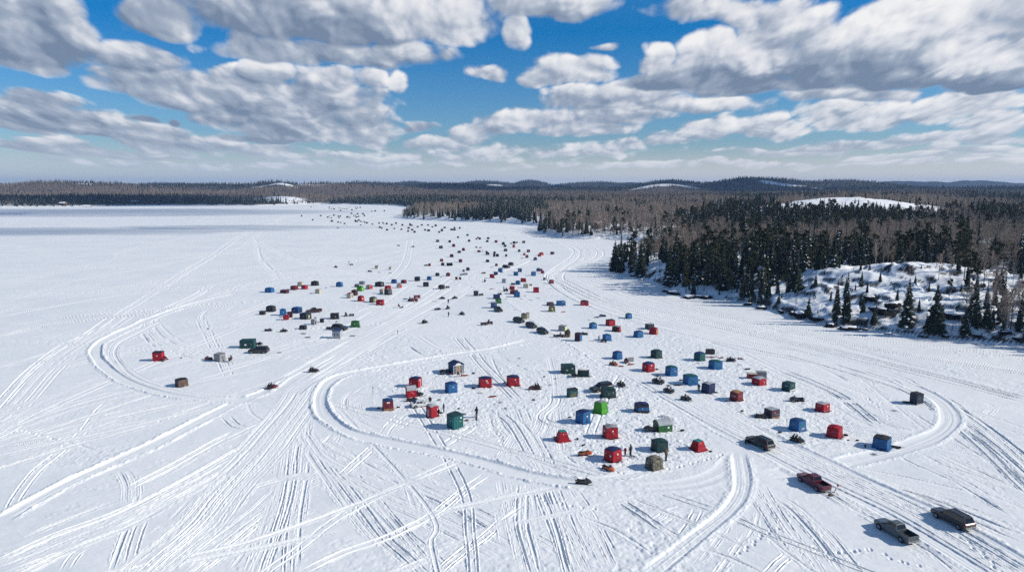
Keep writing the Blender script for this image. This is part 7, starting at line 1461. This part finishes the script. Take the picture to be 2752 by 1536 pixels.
for a in (('k', 'N', 2315, 490, 20, 'round black bundle right of the red turquoise topped tent on the right', .9), ('k', 'N', 1925, 205, 0, 'black bundle right of the green round roofed shelter', 1.1), ('k', 'N', 555, 405, 30, 'black bundle above the orange and black snowmobile', .9), ('k', 'N', 475, 315, 90, 'black upright bundle right of the left red turquoise topped tent', .9), ('r', 'N', 160, 290, 0, 'dark bundle at the left foot of the red turquoise topped tent', .6),
 ('k', 'L', 1400, 880, 0, 'round black bundle above the teal shelter', .8), ('n', 'L', 1520, 1055, 20, 'brown bundle right of the teal shelter', 1.0), ('y', 'L', 1485, 965, 0, 'grey bundle behind the teal shelter', 1.0), ('y', 'L', 1110, 750, 20, 'grey bundle in the middle of the left camp', 1.0), ('n', 'L', 1620, 350, -40, 'tan bundle right of the blue gabled cabin', 1.1), ('k', 'L', 2080, 490, 10, 'black bundle left of the right red navy roofed shelter', .9), ('k', 'L', 1620, 575, 0, 'black bag in the shadow of the left red navy roofed shelter', 1.2), ('y', 'L', 2095, 880, 0, 'slate bundle alone right of the left camp', .8), ('k', 'L', 500, 865, 0, 'dark bundle at the right foot of the maroon cabin', .9), ('k', 'L', 210, 870, 0, 'dark bundle at the left foot of the maroon cabin', .9), ('y', 'L', 2015, 785, 0, 'flat slate bag below the long orange red sled', .8),
 ('n', 'Q', 270, 925, 5, 'brown black bag on the trampled snow left of the blue badge shelter', 1.0), ('k', 'Q', 1045, 1310, 10, 'black bag left of the deep blue badge shelter', .9), ('k', 'Q', 1860, 992, 0, 'small black bag right of the lime green tent', .5), ('k', 'Q', 740, 460, 0, 'small black bundle right of a like one below the ringed green box', .7), ('k', 'Q', 500, 430, 0, 'small black bundle below the ringed green box, left one', .8),
 ('n', 'J', 405, 630, 0, 'rusty brown bundle below the maroon tan roofed shelter', .9), ('k', 'J', 840, 870, 0, 'black bundle left of the printed blue shelter', 1.0), ('k', 'J', 1600, 905, -20, 'black bag at the right of the all red shelter', 1.1), ('k', 'J', 1735, 965, 0, 'slate bag between the all red shelter and the rightmost blue tent', .8), ('k', 'J', 1630, 960, 0, 'small black bag below the all red shelter', .6), ('k', 'J', 105, 415, 0, 'black bag beside the navy crossed shelter', 1.0), ('k', 'J', 225, 512, 0, 'dark bag in the shadow of the maroon tan roofed shelter', .8),
 ('k', 'I', 1345, 660, 0, 'round black bundle left of the blue striped tent', 1.1), ('y', 'I', 1665, 660, 0, 'grey bundle right of the blue striped tent', 1.0), ('k', 'I', 930, 475, 10, 'dark bag right of the red blue roofed shelter', 1.1), ('y', 'I', 795, 265, 0, 'grey round bundle left of the dark green peaked shelter', 1.2), ('Y', 'I', 915, 262, 0, 'yellow topped bundle before the dark green peaked shelter', .8), ('k', 'H', 1250, 1030, 0, 'dark barrel bundle before the bright blue shelter', 1.0),
 ('n', 'P', 942, 356, 0, 'brown bundle right of the beige shelter on the left', 1.0), ('k', 'P', 805, 738, 0, 'round black bundle right of the yellow doored shelter', 1.1), ('k', 'P', 1075, 785, 0, 'dark bundle below the badge shelter of the left camp', .9), ('k', 'E', 1022, 276, 0, 'low dark bundle between the tan shelters', 1.0), ('k', 'E', 1552, 1082, 80, 'big dark tub beside the person in brown', 1.8), ('k', 'O', 305, 938, 0, 'small dark bundle right of the leftmost red shelter', .8), ('k', 'O', 465, 925, 0, 'dark bundle alone right of the leftmost red shelter', .8), ('B', 'O', 780, 580, 0, 'dark blue bundle alone inside the left curved track', .9), ('k', 'C', 1950, 196, 0, 'lone dark bundle near the bay mouth', 1.2), ('k', 'C', 250, 1232, 0, 'low dark bundle between two small shelters', 1.0), ('y', 'F', 2240, 815, 0, 'pale blue bundle right of the bright blue box', .9), ('O', 'H', 410, 262, 0, 'orange bundle at the foot of the long blue shelter', .8)):
    BG(*a)
for a in (('J', 1825, 1035, 0, 'green bucket left of the rightmost blue tent', 'g'), ('L', 1660, 1042, 0, 'small dark bucket at the feet of the person by the teal shelter', 'k'), ('N', 1135, 470, 0, 'red bucket beside the small person in red', 'r'), ('L', 1290, 372, 0, 'red can at the left foot of the blue gabled cabin', 'r'), ('L', 1440, 385, 0, 'red can at the doors of the blue gabled cabin', 'r')):
    T(bucket_proto, a[5], a[0], a[1], a[2], a[3], a[4], 'bucket', 'buckets on the ice', 1.3)
o = T(auger_proto, None, 'K', 605, 402, 0, 'ice auger leaning over right behind the wine red pickup', 'ice auger', 'ice augers', .95); o.rotation_euler = (0, R(48), R(35)); BG('n', 'K', 570, 432, 10, 'torn brown sack lying behind the wine red pickup', 1.1)
o = T(auger_proto, None, 'L', 1650, 1000, 0, 'ice auger held before the person by the teal shelter', 'ice auger', 'ice augers', .9); T(trailer_proto, 'k', 'P', 982, 884, 8, 'loaded black trailer behind the long black car', 'trailer', 'trailers', .7); T(trailer_proto, 'k', 'M', 512, 440, -10, 'dark loaded cart left of the open topped green shelter', 'trailer', 'trailers', .6)
T(chair_proto, 'B', 'L', 1405, 395, 40, 'dark folding chair in front of the blue gabled cabin', 'chair', 'folding chairs', 1.2); T(chair_proto, 'k', 'L', 1130, 985, 30, 'dark folding chair between the metal doored red shelter and a person', 'chair', 'folding chairs', 1.3); T(chair_proto, 'k', 'O', 1040, 970, 0, 'dark folding chair under the person in brown on the left', 'chair', 'folding chairs', 1.1)
b = MB(); b.box((0, 0, .55), (1.5, .06, 1.0)); b.box((-.6, .2, .25), (.06, .4, .5)); b.box((.6, .2, .25), (.06, .4, .5)); o = b.build('board', plain('y')); x, y = gp(*zz('I', 485, 330)); o.location = (x, y, 0); o.rotation_euler = (-.15, 0, R(14)); tag(o, 'upright grey board behind the red and white snowmobile', 'board')
m = MB(); m.disc_y((0, 0, .33), .33, .25, 16, smooth=True); o = m.build('spare_wheel', M_TYRE); x, y = gp(*zz('J', 447, 990)); o.location = (x, y, 0); o.rotation_euler = (0, 0, R(60)); tag(o, 'dark wheel standing before the black covered pickup', 'wheel')
m = MB(); m.tube([(0, 0, 0), (0, 0, 1.1)], .04, 5); m.box((0, 0, 1.15), (.25, .04, .30)); o = m.build('marker_post', M_BLACK); x, y = gp(*zz('P', 1862, 955)); o.location = (x, y, 0); tag(o, 'lone marker post beside the wide packed way', 'post')
m = MB(); m.tube([(0, 0, 0), (0, 0, 1.4)], .035, 5); m.box((0, 0, 1.4), (.16, .16, .25)); o = m.build('marker_post', M_BLACK); x, y = gp(*zz('L', 125, 660)); o.location = (x, y, 0); tag(o, 'thin marker post inside the left bend of the packed loop', 'post')
m = MB(); rg = random.Random(4)
for k in range(46):
    a, r_ = rg.uniform(-1, 1), rg.uniform(-.5, .5); m.box((a * 5.2, a * -1.2 + r_ * 1.6, .06), (rg.uniform(.2, .8), rg.uniform(.06, .2), .12), rz=rg.uniform(0, 3), mi=k % 3)
o = m.build('brush_litter', [mat('pink_scrap', (.28, .12, .11), .8), mat('straw', (.30, .20, .12), .9), mat('twig_brown', (.08, .05, .04), .9)]); x, y = gp(*zz('I', 2040, 262)); o.location = (x, y, 0); tag(o, kind='stuff')
for i, (r, x, y, s) in enumerate((('L', 2295, 128, 1), ('J', 375, 87, 1), ('I', 1640, 362, 1), ('I', 2360, 386, 1), ('I', 1860, 575, .9), ('I', 1040, 1285, 1.3), ('Q', 1020, 440, 1), ('Q', 605, 590, 1.1), ('F', 160, 936, 1.5), ('F', 1790, 886, 1.4), ('F', 2370, 905, 1.4), ('G', 1600, 350, 1.5), ('G', 1890, 130, 1.3), ('L', 1440, 770, .7), ('L', 2280, 235, .8), ('J', 40, 212, .8), ('I', 1340, 168, .9), ('L', 1720, 640, 1.0), ('H', 975, 548, 1.0), ('H', 1030, 262, 1.0), ('F', 2160, 880, 1.3), ('J', 2160, 615, 1.1), ('J', 1925, 1105, 1.1), ('N', 1240, 552, 1.1), ('N', 1700, 8, 1.2), ('G', 1065, 610, 1.2), ('L', 2300, 560, .8), ('M', 92, 560, 1.0))):
    T(hole_proto, None, r, x, y, 0, 'round slushy fishing hole with a low grey rim on the open snow', 'fishing hole', 'fishing holes drilled in the ice', s)
# ------------------------------------------------------------------ shore boulders with snow caps
M_ROCK = mat('dark_rock', (.012, .012, .015), .95, spec=.1, var=.5, scale=2.0, bump=.6, bscale=3)
def boulder_mesh(seed, cap=False):
    rg = random.Random(seed); bm = bmesh.new(); bmesh.ops.create_icosphere(bm, subdivisions=3, radius=1.0)
    for v in bm.verts:
        p = v.co.normalized(); n = mnoise.noise(p * 1.3 + Vector((seed, 0, 0))) * .5 + mnoise.noise(p * 3.1 + Vector((0, seed, 0))) * .18
        v.co = p * (1 + n); v.co.z *= .75; v.co.x *= 1.25
        if cap:
            v.co = Vector((v.co.x * .96, v.co.y * .96, v.co.z * 1.02 + .13))
    if cap: bmesh.ops.delete(bm, geom=[v for v in bm.verts if v.co.z < .50], context='VERTS')
    me = bpy.data.meshes.new('boulder'); bm.to_mesh(me); bm.free(); me.materials.append(M_SNOW if cap else M_ROCK); me.shade_smooth(); return me
BM = [(boulder_mesh(i), boulder_mesh(i, True)) for i in range(4)]
ROCKS = [(2286, 888, 2.6), (2150, 850, 2.4), (2197, 862, 2.0), (2232, 878, 2.0), (2365, 838, 2.6), (2400, 822, 2.2), (2340, 805, 2.2), (2320, 886, 1.2), (2130, 842, 1.4), (2560, 852, 2.2), (2640, 872, 2.4), (2600, 852, 1.2), (2665, 868, 1.6), (2540, 905, 1.2), (2480, 905, 1.0), (2390, 898, 1.3), (2350, 895, 1.0), (2050, 828, 1.8), (1850, 803, 3.0), (1880, 800, 2.2), (1900, 801, 2.6), (1812, 790, 2.6), (1795, 783, 2.0), (1700, 741, 1.8), (1665, 730, 1.6), (1725, 752, 1.4), (1670, 726, 2.0), (2010, 818, 1.6), (2100, 838, 1.2), (2700, 900, 1.4), (2735, 915, 1.5), (2620, 905, 1.0)]
for i, (px, py, r) in enumerate(ROCKS):
    x, y, z = on_land(px, py + 3, 120, 500); a, c = BM[i % 4]; e = empty('boulder', (x, y, z + r * .22), i * 1.3); e.scale = (r * .95, r * .72, r * .52)
    new_obj('rock', a, e); new_obj('snow_cap', c, e)
    tag(e, 'black snow capped boulder %s' % ('at the foot of the snowy knoll' if px > 2050 else 'on the shore of the near peninsula'), 'boulder', 'snow capped boulders %s' % ('at the foot of the snowy knoll' if px > 2050 else 'on the shore of the near peninsula'))
# ------------------------------------------------------------------ cottages in the wood across the bay
def cottage(px, py, D, w, d, h, yaw, label):
    x, y, z = at_dist(px, py, D); z, _ = land_h(np.array([x]), np.array([y])); z = float(z[0]); e = empty('cottage', (x, y, z - .2), R(yaw)); tag(e, label, 'cottage', 'cottages in the woods by the lake')
    m = MB(); m.box((0, 0, h * .35), (w, d, h * .7)); m.add([(-w / 2, -d / 2, h * .7), (-w / 2, d / 2, h * .7), (-w / 2, 0, h)], [(0, 1, 2)]); m.add([(w / 2, -d / 2, h * .7), (w / 2, d / 2, h * .7), (w / 2, 0, h)], [(0, 1, 2)]); m.build('wall', mat('cottage_wood', (.09, .06, .045), .85), e)
    m = MB()
    for s in (-1, 1):
        a = [Vector((-w / 2 - .5, s * (d / 2 + .6), h * .62)), Vector((w / 2 + .5, s * (d / 2 + .6), h * .62)), Vector((w / 2 + .5, 0, h + .05)), Vector((-w / 2 - .5, 0, h + .05))]; m.add(a + [p + Vector((0, 0, .4)) for p in a], [(0, 1, 2, 3), (4, 5, 6, 7), (0, 1, 5, 4), (1, 2, 6, 5), (2, 3, 7, 6), (3, 0, 4, 7)])
    rf = m.build('roof', M_SNOW, e); m = MB(); m.box((w * .25, d * .15, h + .3), (.7, .7, 1.5)); m.build('chimney', mat('brick', (.16, .07, .05), .9), rf)
    for k in (-1, 0, 1): m = MB(); m.box((k * w * .28, -d / 2 - .03, h * .36), (1.2, .06, 1.2)); m.build('window' if k else 'door', M_GLASS if k else mat('door_wood', (.05, .03, .02), .8), e)
cottage(1604, 606, 575, 7.5, 7, 6.0, 12, 'small cottage with a peaked snowy roof in the wood across the bay'); cottage(1660, 612, 560, 11, 7, 4.5, -6, 'long low cottage with a snowy roof right of the peaked one across the bay')
cottage(235, 553, 1385, 13, 9, 6, 10, 'snow roofed cottage on the distant left shore, middle one of three'); cottage(170, 553, 1380, 11, 9, 6, -8, 'snow roofed cottage on the distant left shore, leftmost of three'); cottage(362, 549, 1490, 14, 9, 6, 5, 'snow roofed cottage on the distant left shore, rightmost of three')
# ------------------------------------------------------------------ clouds overhead, above the frame, between the sun and the lake
def cloud(x, y, z, rx, ry, rz, seed, dens=.02):
    """the shadow is wanted round (x, y) on the ground; the cloud hangs up-sun of it"""
    cx_, cy_ = x + sd.x / sd.z * z, y + sd.y / sd.z * z; rg = random.Random(seed); bm = bmesh.new()
    bmesh.ops.create_icosphere(bm, subdivisions=4, radius=1.0)
    for v in bm.verts:
        p = v.co.copy(); n = 1 + .38 * mnoise.noise(p * 1.7 + Vector((seed * 3.1, 0, 0))) + .22 * mnoise.noise(p * 4.1 + Vector((0, seed, 0)))
        v.co = Vector((p.x * rx * n, p.y * ry * n, (p.z * n if p.z > 0 else p.z * .35) * rz))
    me = bpy.data.meshes.new('cloud'); bm.to_mesh(me); bm.free()
    k = 'cloud_%g' % dens
    if k not in MATS:
        m = bpy.data.materials.new('cloud_vapour'); m.use_nodes = True; N = m.node_tree.nodes; N.clear(); v = N.new('ShaderNodeVolumePrincipled'); v.inputs['Color'].default_value = (1, 1, 1, 1); v.inputs['Density'].default_value = dens; v.inputs['Anisotropy'].default_value = .4
        o = N.new('ShaderNodeOutputMaterial'); m.node_tree.links.new(v.outputs[0], o.inputs['Volume']); MATS[k] = m
    me.materials.append(MATS[k]); o = new_obj('cloud', me); o.location = (cx_, cy_, z); tag(o, kind='structure')
cloud(-650, 1090, 620, 430, 170, 90, 1, .0038); cloud(-980, 1010, 640, 260, 130, 80, 2, .004)
cloud(-430, 625, 480, 210, 62, 60, 3, .006); cloud(-250, 690, 470, 130, 40, 50, 4, .0045)
cloud(-1000, 1560, 900, 430, 190, 120, 5, .02); cloud(500, 3300, 1600, 900, 450, 200, 7, .012); cloud(1300, 2700, 1300, 800, 300, 200, 8, .012); cloud(2400, 4200, 1900, 1300, 500, 260, 10, .012)
# ------------------------------------------------------------------ air: one closed box of thin haze round everything
def build_haze(dens=6.2e-5):
    me = bpy.data.meshes.new('haze'); a, y0, y1, z0, z1 = 14000.0, -3000.0, 15500.0, -4.5, 190.0
    me.from_pydata([(-a, y0, z0), (a, y0, z0), (a, y1, z0), (-a, y1, z0), (-a, y0, z1), (a, y0, z1), (a, y1, z1), (-a, y1, z1)], [], [(3, 2, 1, 0), (4, 5, 6, 7), (0, 1, 5, 4), (1, 2, 6, 5), (2, 3, 7, 6), (3, 0, 4, 7)])
    m = bpy.data.materials.new('haze'); m.use_nodes = True; N = m.node_tree.nodes; N.clear()
    v = N.new('ShaderNodeVolumePrincipled'); v.inputs['Color'].default_value = (.36, .55, .90, 1); v.inputs['Density'].default_value = dens; v.inputs['Anisotropy'].default_value = .15
    o = N.new('ShaderNodeOutputMaterial'); m.node_tree.links.new(v.outputs[0], o.inputs['Volume']); me.materials.append(m)
    try: m.cycles.homogeneous_volume = True
    except Exception: pass
    tag(new_obj('haze', me), kind='stuff')
build_haze()
build_lake()
